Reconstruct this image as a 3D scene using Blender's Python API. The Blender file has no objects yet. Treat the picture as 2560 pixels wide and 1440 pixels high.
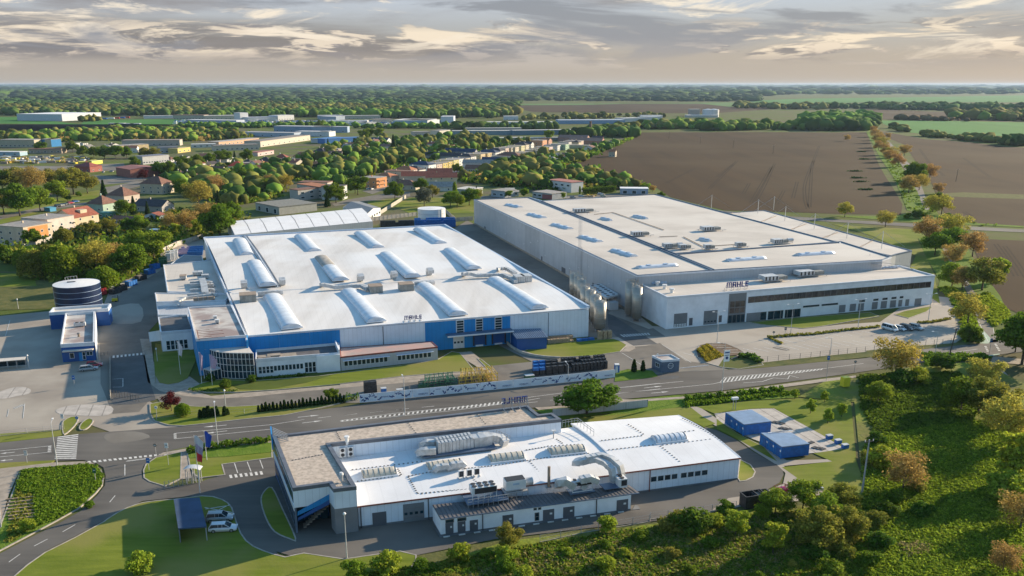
import bpy,math,random
import numpy as np
from mathutils import Vector as V3,Matrix
from mathutils.geometry import tessellate_polygon
random.seed(7)
RNG=np.random.default_rng(7)
S=bpy.context.scene
COL=S.collection
# camera, sky, sun, exposure
FP,CYP,HORP,CAMH=2150.,820.,211.,75.
TH=math.atan((CYP-HORP)/FP)
cd=bpy.data.cameras.new('camera');cam=bpy.data.objects.new('camera',cd);COL.objects.link(cam)
cam.location=(0,0,CAMH);cam.rotation_euler=(math.pi/2-TH,0,0)
cd.sensor_width=36;cd.lens=36*FP/2560;cd.shift_y=(CYP-720)/2560
cd.clip_start=1;cd.clip_end=120000
S.camera=cam
SUN_AZ,SUN_EL=math.radians(31.5),math.radians(17.3)
w=bpy.data.worlds.new('World');S.world=w;w.use_nodes=True
nt=w.node_tree;nt.nodes.clear()
def N(t,kind,**kw):
 n=t.nodes.new(kind)
 for k,v in kw.items():
  if k in('inputs',):
   for a,b in v.items():n.inputs[a].default_value=b
  else:setattr(n,k,v)
 return n
L=lambda t,a,b:t.links.new(a,b)
sky=N(nt,'ShaderNodeTexSky',sky_type='NISHITA',sun_disc=False,sun_elevation=SUN_EL,sun_rotation=math.pi/2-SUN_AZ,altitude=200,air_density=1.7,dust_density=.6,ozone_density=4.)
tc=N(nt,'ShaderNodeTexCoord')
sep=N(nt,'ShaderNodeSeparateXYZ');L(nt,tc.outputs['Generated'],sep.inputs[0])
az=N(nt,'ShaderNodeMath',operation='ARCTAN2');L(nt,sep.outputs['X'],az.inputs[0]);L(nt,sep.outputs['Y'],az.inputs[1])
el=N(nt,'ShaderNodeMath',operation='MAXIMUM');L(nt,sep.outputs['Z'],el.inputs[0]);el.inputs[1].default_value=0
els=N(nt,'ShaderNodeMath',operation='MULTIPLY');L(nt,el.outputs[0],els.inputs[0]);els.inputs[1].default_value=6.5
cb=N(nt,'ShaderNodeCombineXYZ');L(nt,az.outputs[0],cb.inputs[0]);L(nt,els.outputs[0],cb.inputs[1])
def cloud(scale,detail,rough,off,lo,hi,dist=.0):
 mp=N(nt,'ShaderNodeMapping');L(nt,cb.outputs[0],mp.inputs[0]);mp.inputs['Location'].default_value=off
 no=N(nt,'ShaderNodeTexNoise');L(nt,mp.outputs[0],no.inputs['Vector'])
 no.inputs['Scale'].default_value=scale;no.inputs['Detail'].default_value=detail;no.inputs['Roughness'].default_value=rough;no.inputs['Distortion'].default_value=dist
 r=N(nt,'ShaderNodeMapRange',interpolation_type='SMOOTHSTEP');L(nt,no.outputs['Fac'],r.inputs['Value'])
 r.inputs['From Min'].default_value=lo;r.inputs['From Max'].default_value=hi
 return r.outputs[0]
def mixc(a,b,f,blend='MIX'):
 m=N(nt,'ShaderNodeMix',data_type='RGBA',blend_type=blend)
 for s_,v in((m.inputs['Factor'],f),(m.inputs['A'],a),(m.inputs['B'],b)):
  if isinstance(v,(tuple,float)):s_.default_value=v if isinstance(v,float)else(*v,1)
  else:L(nt,v,s_)
 return m.outputs['Result']
def ramp_el(pts):
 r=N(nt,'ShaderNodeValToRGB');L(nt,el.outputs[0],r.inputs[0]);e=r.color_ramp.elements
 while len(e)<len(pts):e.new(.5)
 for q,(p_,c_)in zip(e,pts):q.position=p_;q.color=(*c_,1)
 return r.outputs['Color']
SK=1.
base=ramp_el([(.0,(3.1,2.8,2.5)),(.03,(2.9,2.65,2.45)),(.06,(2.8,2.9,3.1)),(.10,(3.7,4.1,4.9)),(.3,(3.,4.1,6.2)),(1.,(1.4,2.4,4.8))])
c1=cloud(2.2,9,.58,(3.1,.4,0),.47,.66,.3)
c2=cloud(5.,12,.66,(1.7,5.2,2),.52,.62,.9)
c3=cloud(3.1,8,.6,(7.7,2.2,5),.50,.60,.6)
hz=N(nt,'ShaderNodeMapRange');L(nt,el.outputs[0],hz.inputs['Value']);hz.inputs['From Min'].default_value=.012;hz.inputs['From Max'].default_value=.05
m1=N(nt,'ShaderNodeMath',operation='MULTIPLY');L(nt,c1,m1.inputs[0]);L(nt,hz.outputs[0],m1.inputs[1])
m2=N(nt,'ShaderNodeMath',operation='MULTIPLY');L(nt,c2,m2.inputs[0]);L(nt,hz.outputs[0],m2.inputs[1])
m3=N(nt,'ShaderNodeMath',operation='MULTIPLY');L(nt,c3,m3.inputs[0]);L(nt,hz.outputs[0],m3.inputs[1])
bd=N(nt,'ShaderNodeValToRGB');L(nt,el.outputs[0],bd.inputs[0]);e_=bd.color_ramp.elements;e_.new(.5);e_.new(.6)
for q_,(p_,c_)in zip(e_,((.022,0),(.036,1),(.056,1),(.07,0))):q_.position=p_;q_.color=(c_,c_,c_,1)
m4=N(nt,'ShaderNodeMath',operation='MULTIPLY');L(nt,cloud(1.5,9,.62,(2.3,7.1,1),.40,.56,.4),m4.inputs[0]);L(nt,bd.outputs['Color'],m4.inputs[1])
k=mixc(base,(1.5,1.4,1.5),m4.outputs[0])
k=mixc(k,(1.9,1.8,2.),m1.outputs[0])
def bank(sc,off,lo,hi,dy,col,lit,k):
 A_=cloud(sc,12,.6,off,lo,hi,.5);B_=cloud(sc,12,.6,(off[0],off[1]+dy,off[2]),lo,hi,.5);a_=N(nt,'ShaderNodeMath',operation='MULTIPLY');L(nt,A_,a_.inputs[0]);L(nt,bd.outputs['Color'],a_.inputs[1])
 k=mixc(k,col,a_.outputs[0]);i_=N(nt,'ShaderNodeMath',operation='SUBTRACT',use_clamp=True);L(nt,a_.outputs[0],i_.inputs[0]);L(nt,B_,i_.inputs[1]);return mixc(k,lit,i_.outputs[0])
k=bank(5.5,(4.4,3.1,7),.50,.57,.10,(1.35,1.35,1.6),(6.,5.1,4.1),k);k=bank(9,(1.2,8.3,3),.53,.59,.09,(1.8,1.7,1.9),(5.4,4.6,3.8),k)
k=mixc(k,(6.2,5.4,4.5),m2.outputs[0])
k=mixc(k,(1.8,1.9,2.3),m3.outputs[0])
cf=N(nt,'ShaderNodeMapRange');L(nt,el.outputs[0],cf.inputs['Value']);cf.inputs['From Min'].default_value=.11;cf.inputs['From Max'].default_value=.28
cf.inputs['To Min'].default_value=.93;cf.inputs['To Max'].default_value=.0
hs=N(nt,'ShaderNodeHueSaturation');hs.inputs['Saturation'].default_value=1.15;hs.inputs['Value'].default_value=1.45;L(nt,sky.outputs['Color'],hs.inputs['Color'])
fin=mixc(hs.outputs['Color'],k,cf.outputs[0])
bg=N(nt,'ShaderNodeBackground');L(nt,fin,bg.inputs['Color']);bg.inputs['Strength'].default_value=.08
ow=N(nt,'ShaderNodeOutputWorld');L(nt,bg.outputs[0],ow.inputs['Surface'])
sd=bpy.data.lights.new('sun','SUN');sun=bpy.data.objects.new('sun',sd);COL.objects.link(sun)
sd.energy=5.;sd.angle=math.radians(.5);sd.color=(1.,.83,.60)
sdir=V3((math.cos(SUN_EL)*math.cos(SUN_AZ),math.cos(SUN_EL)*math.sin(SUN_AZ),math.sin(SUN_EL)))
sun.rotation_euler=sdir.to_track_quat('Z','Y').to_euler();sun.location=(0,0,200)
vs=S.view_settings;vs.view_transform='Standard';vs.look='None';vs.exposure=.95;vs.gamma=1.;vs.use_curve_mapping=False
S.cycles.max_bounces=6;S.cycles.diffuse_bounces=3;S.cycles.glossy_bounces=3;S.cycles.transmission_bounces=3;S.cycles.transparent_max_bounces=4
S.cycles.volume_bounces=0;S.cycles.caustics_reflective=False;S.cycles.caustics_refractive=False
S.cycles.sample_clamp_indirect=4.
# surveying: a pixel of the photograph -> a place on the ground (or on a plane at height z, or on a wall)
def ray(px,py):
 v=py-CYP
 return V3((px-1280,FP*math.cos(TH)-v*math.sin(TH),-FP*math.sin(TH)-v*math.cos(TH)))
def G(px,py,z=.0):
 r=ray(px,py);t=(z-CAMH)/r.z
 return V3((r.x*t,r.y*t,z))
def proj(p):
 d=p[2]-CAMH;c,s=math.cos(TH),math.sin(TH)
 fw=p[1]*c-d*s;up=p[1]*s+d*c
 return(1280+FP*p[0]/fw,CYP-FP*up/fw)
VIEW=dict(o=(0,0,1),v1=(0,180,2.977),v2=(800,200,2.977),v3=(1600,200,2.667),q4=(0,560,3.6),q5=(500,540,3.6),q6=(1150,540,3.6),q7=(1500,600,3.6),q8=(1860,600,3.6),b1=(0,900,2.667),b2=(350,820,3.6),b3=(850,820,3.2),b4=(640,1020,3.79),b5=(1040,1040,4.),b6=(1500,980,3.43),b7=(1950,860,2.482),z1=(0,600,4),z2=(360,620,6),z3=(370,790,6.858),z4=(0,420,5.333),z5=(800,330,5.333),z6=(1200,330,5.333))
def X(v,x,y):
 o=VIEW[v];return(o[0]+x/o[2],o[1]+y/o[2])
def PX(s):
 out=[];v='o'
 for tk in s.split():
  if','in tk:
   x,y=tk.split(',');out.append(X(v,float(x),float(y)))
  else:v=tk
 return out
def GP(s,z=.0):return[G(*p,z)for p in PX(s)]
def on_wall(A,B,px,py):
 r=ray(px,py);d=V3((B.x-A.x,B.y-A.y));
 den=r.x*d.y-r.y*d.x
 t=(A.x*d.y-A.y*d.x)/den
 x,y,z=r.x*t,r.y*t,CAMH+r.z*t
 s=((x-A.x)*d.x+(y-A.y)*d.y)/d.length
 return s,z
def smooth(pts,n=4,closed=True):
 out=[];m=len(pts)
 for i in range(m if closed else m-1):
  p0,p1,p2,p3=(pts[(i-1)%m]if closed or i else pts[0]),pts[i],pts[(i+1)%m],(pts[(i+2)%m]if closed or i+2<m else pts[-1])
  for k_ in range(n):
   t=k_/n
   out.append(.5*((2*p1)+(p2-p0)*t+(2*p0-5*p1+4*p2-p3)*t*t+(3*p1-p0-3*p2+p3)*t**3))
 if not closed:out.append(pts[-1])
 return out
def area(p):return .5*sum(p[i].x*p[(i+1)%len(p)].y-p[(i+1)%len(p)].x*p[i].y for i in range(len(p)))
def ccw(p):return list(p)if area(p)>0 else list(reversed(p))
def ofs(p,d):
 """polygon moved d inwards (CCW), mitred"""
 out=[];n=len(p)
 for i in range(n):
  a,b,c=p[i-1],p[i],p[(i+1)%n]
  e1=V3((b.x-a.x,b.y-a.y));e2=V3((c.x-b.x,c.y-b.y))
  if e1.length<1e-6:e1=e2
  if e2.length<1e-6:e2=e1
  e1.normalize();e2.normalize()
  n1=V3((-e1.y,e1.x));n2=V3((-e2.y,e2.x));m=n1+n2
  if m.length<1e-3:m=n1
  m.normalize();k_=d/max(.35,m.dot(n1))
  out.append(V3((b.x+m.x*k_,b.y+m.y*k_,0)))
 return out
PHI=math.radians(17.3)
E1=V3((math.cos(PHI),math.sin(PHI),0));E2=V3((-math.sin(PHI),math.cos(PHI),0))
# materials
MATS={}
def mat(name,col,rough=.7,var=.12,scale=.4,metal=.0,bump=.0,col2=None,lo=.35,hi=.65,detail=5,spec=.5,stretch=None,island=.0,trans=.0,coat=.0,scale2=None,col3=None,seam=None):
 if name in MATS:return MATS[name]
 m=bpy.data.materials.new(name);m.use_nodes=True;t=m.node_tree;t.nodes.clear()
 out=N(t,'ShaderNodeOutputMaterial');b=N(t,'ShaderNodeBsdfPrincipled');L(t,b.outputs[0],out.inputs['Surface'])
 geo=N(t,'ShaderNodeNewGeometry')
 src=geo.outputs['Position']
 if stretch:
  mp=N(t,'ShaderNodeMapping');L(t,src,mp.inputs[0]);mp.inputs['Rotation'].default_value=(0,0,-stretch[3]);mp.inputs['Scale'].default_value=stretch[:3]
  mp.vector_type='POINT';src=mp.outputs[0]
 no=N(t,'ShaderNodeTexNoise');L(t,src,no.inputs['Vector']);no.inputs['Scale'].default_value=scale;no.inputs['Detail'].default_value=detail;no.inputs['Roughness'].default_value=.6
 mr=N(t,'ShaderNodeMapRange');L(t,no.outputs['Fac'],mr.inputs['Value']);mr.inputs['From Min'].default_value=lo;mr.inputs['From Max'].default_value=hi
 c2_=col2 or tuple(c*(1-2*var)for c in col);c1_=col if col2 else tuple(min(1,c*(1+var))for c in col)
 mx=N(t,'ShaderNodeMix',data_type='RGBA');L(t,mr.outputs[0],mx.inputs['Factor']);mx.inputs['A'].default_value=(*c1_,1);mx.inputs['B'].default_value=(*c2_,1)
 res=mx.outputs['Result']
 if col3:
  n3=N(t,'ShaderNodeTexNoise');L(t,geo.outputs['Position'],n3.inputs['Vector']);n3.inputs['Scale'].default_value=scale2 or scale*.2;n3.inputs['Detail'].default_value=4
  r3=N(t,'ShaderNodeMapRange');L(t,n3.outputs['Fac'],r3.inputs['Value']);r3.inputs['From Min'].default_value=.45;r3.inputs['From Max'].default_value=.62
  x3=N(t,'ShaderNodeMix',data_type='RGBA');L(t,r3.outputs[0],x3.inputs['Factor']);L(t,res,x3.inputs['A']);x3.inputs['B'].default_value=(*col3,1);res=x3.outputs['Result']
 if seam:
  dt=N(t,'ShaderNodeVectorMath',operation='DOT_PRODUCT');L(t,geo.outputs['Position'],dt.inputs[0]);dt.inputs[1].default_value=(math.cos(PHI)/seam[0],math.sin(PHI)/seam[0],0)
  fr_=N(t,'ShaderNodeMath',operation='FRACT');L(t,dt.outputs['Value'],fr_.inputs[0]);ls=N(t,'ShaderNodeMath',operation='LESS_THAN');L(t,fr_.outputs[0],ls.inputs[0]);ls.inputs[1].default_value=.09
  sx=N(t,'ShaderNodeMix',data_type='RGBA',blend_type='MULTIPLY');L(t,ls.outputs[0],sx.inputs['Factor']);L(t,res,sx.inputs['A']);sx.inputs['B'].default_value=(seam[1],)*3+(1,);res=sx.outputs['Result']
 if island or trans:
  oi=N(t,'ShaderNodeObjectInfo')
  hs=N(t,'ShaderNodeHueSaturation');L(t,res,hs.inputs['Color'])
  a=N(t,'ShaderNodeMapRange');L(t,geo.outputs['Random Per Island'],a.inputs['Value']);a.inputs['To Min'].default_value=1-island;a.inputs['To Max'].default_value=1+island
  L(t,a.outputs[0],hs.inputs['Value'])
  h=N(t,'ShaderNodeMapRange');L(t,oi.outputs['Random'],h.inputs['Value']);h.inputs['To Min'].default_value=.485;h.inputs['To Max'].default_value=.515
  L(t,h.outputs[0],hs.inputs['Hue']);res=hs.outputs['Color']
 L(t,res,b.inputs['Base Color'])
 b.inputs['Roughness'].default_value=rough;b.inputs['Metallic'].default_value=metal;b.inputs['Specular IOR Level'].default_value=spec
 if coat:b.inputs['Coat Weight'].default_value=coat
 if bump:
  nb=N(t,'ShaderNodeTexNoise');L(t,geo.outputs['Position'],nb.inputs['Vector']);nb.inputs['Scale'].default_value=scale*6;nb.inputs['Detail'].default_value=4
  bm=N(t,'ShaderNodeBump');bm.inputs['Strength'].default_value=.6;bm.inputs['Distance'].default_value=bump;L(t,nb.outputs['Fac'],bm.inputs['Height']);L(t,bm.outputs[0],b.inputs['Normal'])
 if trans:
  tr=N(t,'ShaderNodeBsdfTranslucent');L(t,res,tr.inputs['Color']);ms=N(t,'ShaderNodeMixShader');ms.inputs[0].default_value=trans
  L(t,b.outputs[0],ms.inputs[1]);L(t,tr.outputs[0],ms.inputs[2]);L(t,ms.outputs[0],out.inputs['Surface'])
 MATS[name]=m;return m
ST=lambda a,b_:(a,b_,1,PHI)
M=dict(ground=mat('rough_grass',(.11,.14,.028),1,col2=(.08,.105,.022),scale=.06,spec=.1,bump=.15,col3=(.12,.105,.05),scale2=.02),lawn=mat('mown_lawn',(.185,.215,.03),1,col2=(.125,.16,.02),scale=.35,spec=.1,bump=.05,stretch=ST(.25,1.6),col3=(.22,.21,.055),scale2=.06),lush=mat('lush_grass',(.10,.17,.018),1,col2=(.15,.21,.03),scale=.5,spec=.1,bump=.3),dry=mat('dry_grass',(.15,.14,.05),1,col2=(.09,.105,.035),scale=.3,spec=.1,bump=.15),meadow=mat('meadow',(.17,.21,.025),1,col2=(.22,.25,.04),scale=.18,spec=.1,bump=.3,col3=(.15,.135,.05),scale2=.045),village=mat('garden_earth',(.09,.12,.03),1,col2=(.14,.165,.04),scale=.045,spec=.1,col3=(.13,.115,.075),scale2=.02),soil=mat('ploughed_soil',(.066,.039,.018),1,col2=(.046,.028,.014),scale=.02,spec=.1,bump=.12,stretch=(1.6,.12,1,math.radians(-15)),col3=(.075,.050,.026),scale2=.005),crop=mat('green_crop',(.075,.21,.045),1,col2=(.06,.17,.035),scale=.01,spec=.1,stretch=(1.5,.1,1,.2)),palecrop=mat('pale_crop',(.11,.19,.06),1,var=.1,scale=.01,spec=.1),asphalt=mat('asphalt',(.125,.112,.098),.85,col2=(.09,.081,.072),scale=.25,spec=.3,stretch=ST(.1,1.6),bump=.02,col3=(.165,.148,.128),scale2=.03),asphalt_yard=mat('yard_asphalt',(.185,.162,.135),.9,col2=(.14,.123,.104),scale=.22,spec=.3,bump=.02,col3=(.21,.19,.162),scale2=.04),concrete=mat('old_concrete',(.34,.29,.235),.9,col2=(.27,.23,.19),scale=.09,spec=.3,bump=.03,stretch=ST(.3,1),col3=(.39,.34,.28),scale2=.05),darklane=mat('dark_asphalt',(.10,.10,.10),.85,var=.1,scale=.2,spec=.3),paving=mat('block_paving',(.37,.32,.265),.9,col2=(.32,.275,.23),scale=.12,spec=.3,bump=.02,col3=(.40,.35,.29),scale2=.05),path=mat('path_paving',(.36,.30,.24),.9,var=.1,scale=.6,spec=.3),kerb=mat('kerb_stone',(.38,.34,.29),.9,var=.12,scale=1.),paint=mat('road_paint',(.66,.63,.58),.7,col2=(.42,.40,.37),scale=1.2,lo=.45,hi=.7),whitewall=mat('white_render',(.80,.81,.84),.75,var=.05,scale=.3),whitepanel=mat('white_panel',(.72,.77,.84),.6,seam=(1.2,.85),var=.04,scale=.25,stretch=ST(1,1)),greypanel=mat('grey_panel',(.46,.46,.475),.55,seam=(1.2,.85),var=.04,scale=.2),midgrey=mat('mid_grey_panel',(.20,.205,.215),.6,var=.06,scale=.3),plinth=mat('plinth_grey',(.15,.155,.165),.85,var=.1,scale=.5),blue=mat('cobalt_panel',(.004,.23,.56),.55,seam=(1.2,.8),var=.06,scale=.2),navy=mat('deep_blue_panel',(.008,.085,.30),.5,var=.08,scale=.2),tankblue=mat('tank_blue',(.008,.02,.06),.35,var=.1,scale=.5),contblue=mat('container_blue',(.008,.13,.42),.45,var=.12,scale=1.2),roof1=mat('membrane_white',(.75,.71,.67),.6,seam=(2.,.94),col2=(.61,.565,.52),scale=.12,spec=.4,stretch=ST(1.2,.12),col3=(.78,.76,.74),scale2=.03),roof2=mat('membrane_bright',(.83,.81,.80),.6,seam=(2.4,.95),col2=(.75,.725,.71),scale=.15,spec=.4),roof3=mat('membrane_beige',(.61,.545,.475),.8,seam=(2.2,.93),col2=(.51,.455,.395),scale=.10,spec=.3,stretch=ST(.5,.9),col3=(.64,.58,.51),scale2=.03),gravel=mat('roof_gravel',(.60,.50,.41),.95,col2=(.42,.345,.28),scale=1.4,lo=.4,hi=.62,detail=9,spec=.2,bump=.25),stained=mat('stained_roof',(.52,.48,.44),.8,col2=(.36,.31,.285),scale=.22,lo=.45,hi=.62,detail=7,col3=(.30,.23,.21),scale2=.11),redroof=mat('worn_red_roof',(.50,.30,.26),.8,col2=(.36,.30,.27),scale=.3),darkroof=mat('dark_bitumen',(.13,.12,.12),.8,var=.15,scale=.3),steelroof=mat('steel_blue_roof',(.10,.14,.21),.5,var=.1,scale=.3),rim=mat('roof_flashing',(.42,.52,.66),.4,var=.06,scale=.6),rimdark=mat('dark_flashing',(.13,.14,.165),.5,var=.1,scale=.6),rimwhite=mat('white_flashing',(.66,.68,.72),.5,var=.05,scale=.6),slate=mat('slate_flashing',(.10,.14,.20),.5,var=.1,scale=.6),poly=mat('polycarbonate',(.66,.69,.74),.3,var=.08,scale=.5,spec=.6),polydirty=mat('dirty_polycarbonate',(.36,.32,.27),.5,var=.15,scale=.8),polycream=mat('cream_polycarbonate',(.56,.50,.40),.45,var=.06,scale=.5),rib=mat('dark_aluminium',(.16,.15,.14),.5,var=.05),duct=mat('galvanised_duct',(.56,.56,.56),.5,var=.12,scale=.8,metal=.3),ductw=mat('pale_duct',(.56,.56,.56),.5,var=.1,scale=.7,metal=.2),steel=mat('stainless_steel',(.44,.40,.34),.42,var=.08,scale=.4,metal=.45),rust_top=mat('brown_stained_metal',(.36,.27,.20),.8,col2=(.24,.19,.15),scale=.5),unitside=mat('unit_grey_side',(.27,.27,.25),.6,var=.12,scale=.8),unitwhite=mat('unit_white',(.68,.68,.68),.5,var=.05),fan=mat('fan_black',(.03,.03,.035),.6,var=.1),railing=mat('grey_rail',(.35,.35,.36),.5,var=.05),darkmetal=mat('dark_metal',(.06,.06,.065),.5,var=.1),glass=mat('window_glass',(.012,.04,.055),.12,var=.3,scale=.5,spec=.35),glassblue=mat('tinted_glass',(.008,.035,.055),.05,var=.2,scale=.3,spec=.5),shaderoof=mat('shaded_blue_roof',(.04,.075,.14),.9,var=.1),glassbrown=mat('strip_glass',(.10,.085,.075),.12,col2=(.03,.03,.035),scale=.45,spec=.8),frame=mat('white_frame',(.70,.70,.70),.5,var=.03),shutter=mat('grey_shutter',(.17,.18,.19),.6,var=.05),doorgrey=mat('grey_door',(.10,.105,.12),.5,var=.05),signblue=mat('sign_blue',(.005,.025,.19),.4,var=.03),printblue=mat('print_blue',(.02,.05,.22),.6,var=.2,scale=1.),banner=mat('banner_white',(.80,.81,.84),.6,var=.04),wood=mat('pallet_wood',(.42,.30,.19),.9,var=.2,scale=2),crateblack=mat('black_crate',(.035,.035,.038),.6,var=.3,scale=2),green=mat('green_steel',(.02,.12,.05),.5,var=.15,scale=1),yellow=mat('yellow_steel',(.50,.33,.03),.5,var=.12,scale=1),yellowb=mat('bright_yellow',(.80,.62,.03),.5,var=.06),red=mat('red_paint',(.45,.03,.03),.5,var=.1),rusty=mat('rusty_red',(.22,.06,.04),.8,var=.2,scale=1.5),magenta=mat('magenta_bags',(.45,.03,.14),.6,var=.2,scale=2),trunk=mat('bark',(.10,.075,.055),.95,var=.2,scale=2),flagwhite=mat('flag_white',(.65,.62,.66),.8,var=.04),flagred=mat('flag_red',(.6,.03,.05),.8,var=.04),flagblue=mat('flag_blue',(.02,.07,.42),.8,var=.04),flagpurple=mat('flag_mauve',(.42,.33,.47),.8,var=.1,scale=3),tyre=mat('tyre_rubber',(.02,.02,.02),.9,var=.1),wheelrim=mat('wheel_rim',(.45,.45,.46),.35,var=.05,metal=.6),lamp=mat('headlight',(.75,.77,.8),.15,var=.02),taillight=mat('tail_light',(.35,.01,.01),.2,var=.02),concwall=mat('concrete_wall',(.46,.42,.36),.9,var=.12,scale=.8),cycle=mat('green_cycle_paint',(.32,.42,.33),.85,var=.08,scale=.6),soilbed=mat('planting_soil',(.14,.09,.055),1,var=.15,scale=.8),pool=mat('pool_water',(.03,.28,.55),.05,var=.05),slabs=mat('pale_slabs',(.46,.41,.36),.9,seam=(3.,.6),var=.1,scale=.5),track=mat('track_soil',(.034,.023,.014),1,var=.15,scale=.2,spec=.1),solar=mat('solar_glass',(.12,.125,.13),.25,var=.15,scale=.05),)
def carpaint(n,c):return mat('car_paint_'+n,c,.25,var=.02,coat=.6)
def wallmat(c):return mat('plaster_%d_%d_%d'%tuple(int(x*99)for x in c),c,.9,var=.06,scale=.5)
def tilemat(c):return mat('rooftile_%d_%d_%d'%tuple(int(x*99)for x in c),c,.8,var=.15,scale=.8,bump=.05)
# mesh collecting and object helpers
class MB:
 def __init__(s):s.v=[];s.f=[];s.m=[];s.mi=0
 def add(s,vs_,fs):
  o=len(s.v);s.v+=[tuple(q)for q in vs_];s.f+=[tuple(i+o for i in f_)for f_ in fs];s.m+=[s.mi]*len(fs);return s
 def prism(s,poly,z0,z1,bottom=False):
  p=ccw(poly);n=len(p)
  zs0=z0 if isinstance(z0,(list,tuple))else[z0]*n;zs1=z1 if isinstance(z1,(list,tuple))else[z1]*n
  vs_=[(q.x,q.y,zs0[i])for i,q in enumerate(p)]+[(q.x,q.y,zs1[i])for i,q in enumerate(p)]
  fs=[(i,(i+1)%n,n+(i+1)%n,n+i)for i in range(n)]
  tr=tessellate_polygon([[V3((q.x,q.y,0))for q in p]])
  for a,b,c in tr:
   if(p[b].x-p[a].x)*(p[c].y-p[a].y)-(p[b].y-p[a].y)*(p[c].x-p[a].x)<0:b,c=c,b
   fs.append((n+a,n+b,n+c))
   if bottom:fs.append((a,c,b))
  return s.add(vs_,fs)
 def sheet(s,poly,z):
  p=ccw(poly);fs=[]
  for a,b,c in tessellate_polygon([[V3((q.x,q.y,0))for q in p]]):
   if(p[b].x-p[a].x)*(p[c].y-p[a].y)-(p[b].y-p[a].y)*(p[c].x-p[a].x)<0:b,c=c,b
   fs.append((a,b,c))
  return s.add([(q.x,q.y,z)for q in p],fs)
 def ring(s,poly,wdt,z0,z1):
  p=ccw(poly);q=ofs(p,wdt);n=len(p)
  vs_=[(a.x,a.y,z0)for a in p]+[(a.x,a.y,z1)for a in p]+[(a.x,a.y,z1)for a in q]+[(a.x,a.y,z0)for a in q]
  fs=[]
  for i in range(n):
   j=(i+1)%n
   fs+=[(i,j,n+j,n+i),(n+i,n+j,2*n+j,2*n+i),(2*n+i,2*n+j,3*n+j,3*n+i)]
  return s.add(vs_,fs)
 def box(s,c,size,rot=.0,tilt=None):
  hx,hy,hz_=size[0]/2,size[1]/2,size[2]/2
  R=Matrix.Rotation(rot,3,'Z')
  if tilt:R=R@Matrix.Rotation(tilt,3,'X')
  vs_=[V3(c)+R@V3((x*hx,y*hy,z*hz_))for z in(-1,1)for x,y in((-1,-1),(1,-1),(1,1),(-1,1))]
  return s.add(vs_,[(3,2,1,0),(4,5,6,7),(0,1,5,4),(1,2,6,5),(2,3,7,6),(3,0,4,7)])
 def bar(s,a,b,w_,h_=None,up=None):
  a=V3(a);b=V3(b);h_=h_ or w_;d=b-a
  if d.length<1e-6:return s
  d.normalize();u=V3(up)if up else(V3((0,0,1))if abs(d.z)<.95 else V3((1,0,0)))
  sd_=d.cross(u).normalized()*(w_/2);uu=sd_.cross(d).normalized()*(h_/2)
  vs_=[p+i*sd_+j*uu for p in(a,b)for i,j in((-1,-1),(1,-1),(1,1),(-1,1))]
  return s.add(vs_,[(0,1,2,3),(7,6,5,4),(0,4,5,1),(1,5,6,2),(2,6,7,3),(3,7,4,0)])
 def cyl(s,a,b,r0,r1=None,n=12,caps=True):
  a=V3(a);b=V3(b);r1=r0 if r1 is None else r1;d=(b-a).normalized()
  u=d.orthogonal().normalized();w_=d.cross(u)
  vs_=[p+r*(math.cos(2*math.pi*i/n)*u+math.sin(2*math.pi*i/n)*w_)for p,r in((a,r0),(b,r1))for i in range(n)]
  fs=[(i,(i+1)%n,n+(i+1)%n,n+i)for i in range(n)]
  if caps:fs+=[tuple(range(n))[::-1],tuple(range(n,2*n))]
  return s.add(vs_,fs)
 def path(s,pts,w_,h_):
  """square duct swept along points (rings share corners)"""
  pts=[V3(p)for p in pts];n=len(pts);vs_=[];ds=[];sides=[]
  for i,p in enumerate(pts):
   d=V3((0,0,0))
   if i<n-1:d+=(pts[i+1]-p).normalized()
   if i:d+=(p-pts[i-1]).normalized()
   d.normalize();ds.append(d);h=V3((d.y,-d.x,0));sides.append(h.normalized()if h.length>.3 else None)
  ok=[q for q in sides if q]or[V3((1,0,0))]
  last=ok[0]
  for i,p in enumerate(pts):
   last=sides[i]or last;uu=last.cross(ds[i]).normalized()
   vs_+=[p+last*(w_/2)*a+uu*(h_/2)*b for a,b in((-1,-1),(1,-1),(1,1),(-1,1))]
  fs=[(0,1,2,3),tuple(4*(n-1)+i for i in(3,2,1,0))]
  for i in range(n-1):
   for j in range(4):fs.append((4*i+j,4*i+4+j,4*i+4+(j+1)%4,4*i+(j+1)%4))
  return s.add(vs_,fs)
 def build(s,name,mats,parent=None,smooth_=False,local=False):
  me=bpy.data.meshes.new(name)
  off=V3((0,0,0))if(parent is None or local)else parent_loc(parent)
  me.from_pydata([(a-off.x,b-off.y,c-off.z)for a,b,c in s.v],[],s.f)
  if not isinstance(mats,(list,tuple)):mats=[mats]
  for m_ in mats:me.materials.append(m_)
  if len(mats)>1:me.polygons.foreach_set('material_index',s.m)
  if smooth_:me.polygons.foreach_set('use_smooth',[True]*len(me.polygons))
  me.update()
  return link(name,me,parent)
def link(name,me,parent=None,loc=None):
 o=bpy.data.objects.new(name,me);COL.objects.link(o)
 if parent is not None:o.parent=parent
 if loc is not None:o.location=loc
 return o
def parent_loc(p):
 l_=V3((0,0,0))
 while p is not None:l_=l_+p.location;p=p.parent
 return l_
def tag(o,label,cat,group=None):
 o['label']=label;o['category']=cat
 if group:o['group']=group
 return o
def thing(name,label,cat,loc,group=None,rot=.0):
 o=bpy.data.objects.new(name,None);COL.objects.link(o);o.location=loc;o.rotation_euler=(0,0,rot);o.empty_display_size=.5
 return tag(o,label,cat,group)
def struct(o,kind='structure'):o['kind']=kind;return o
KIDS={}
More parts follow.
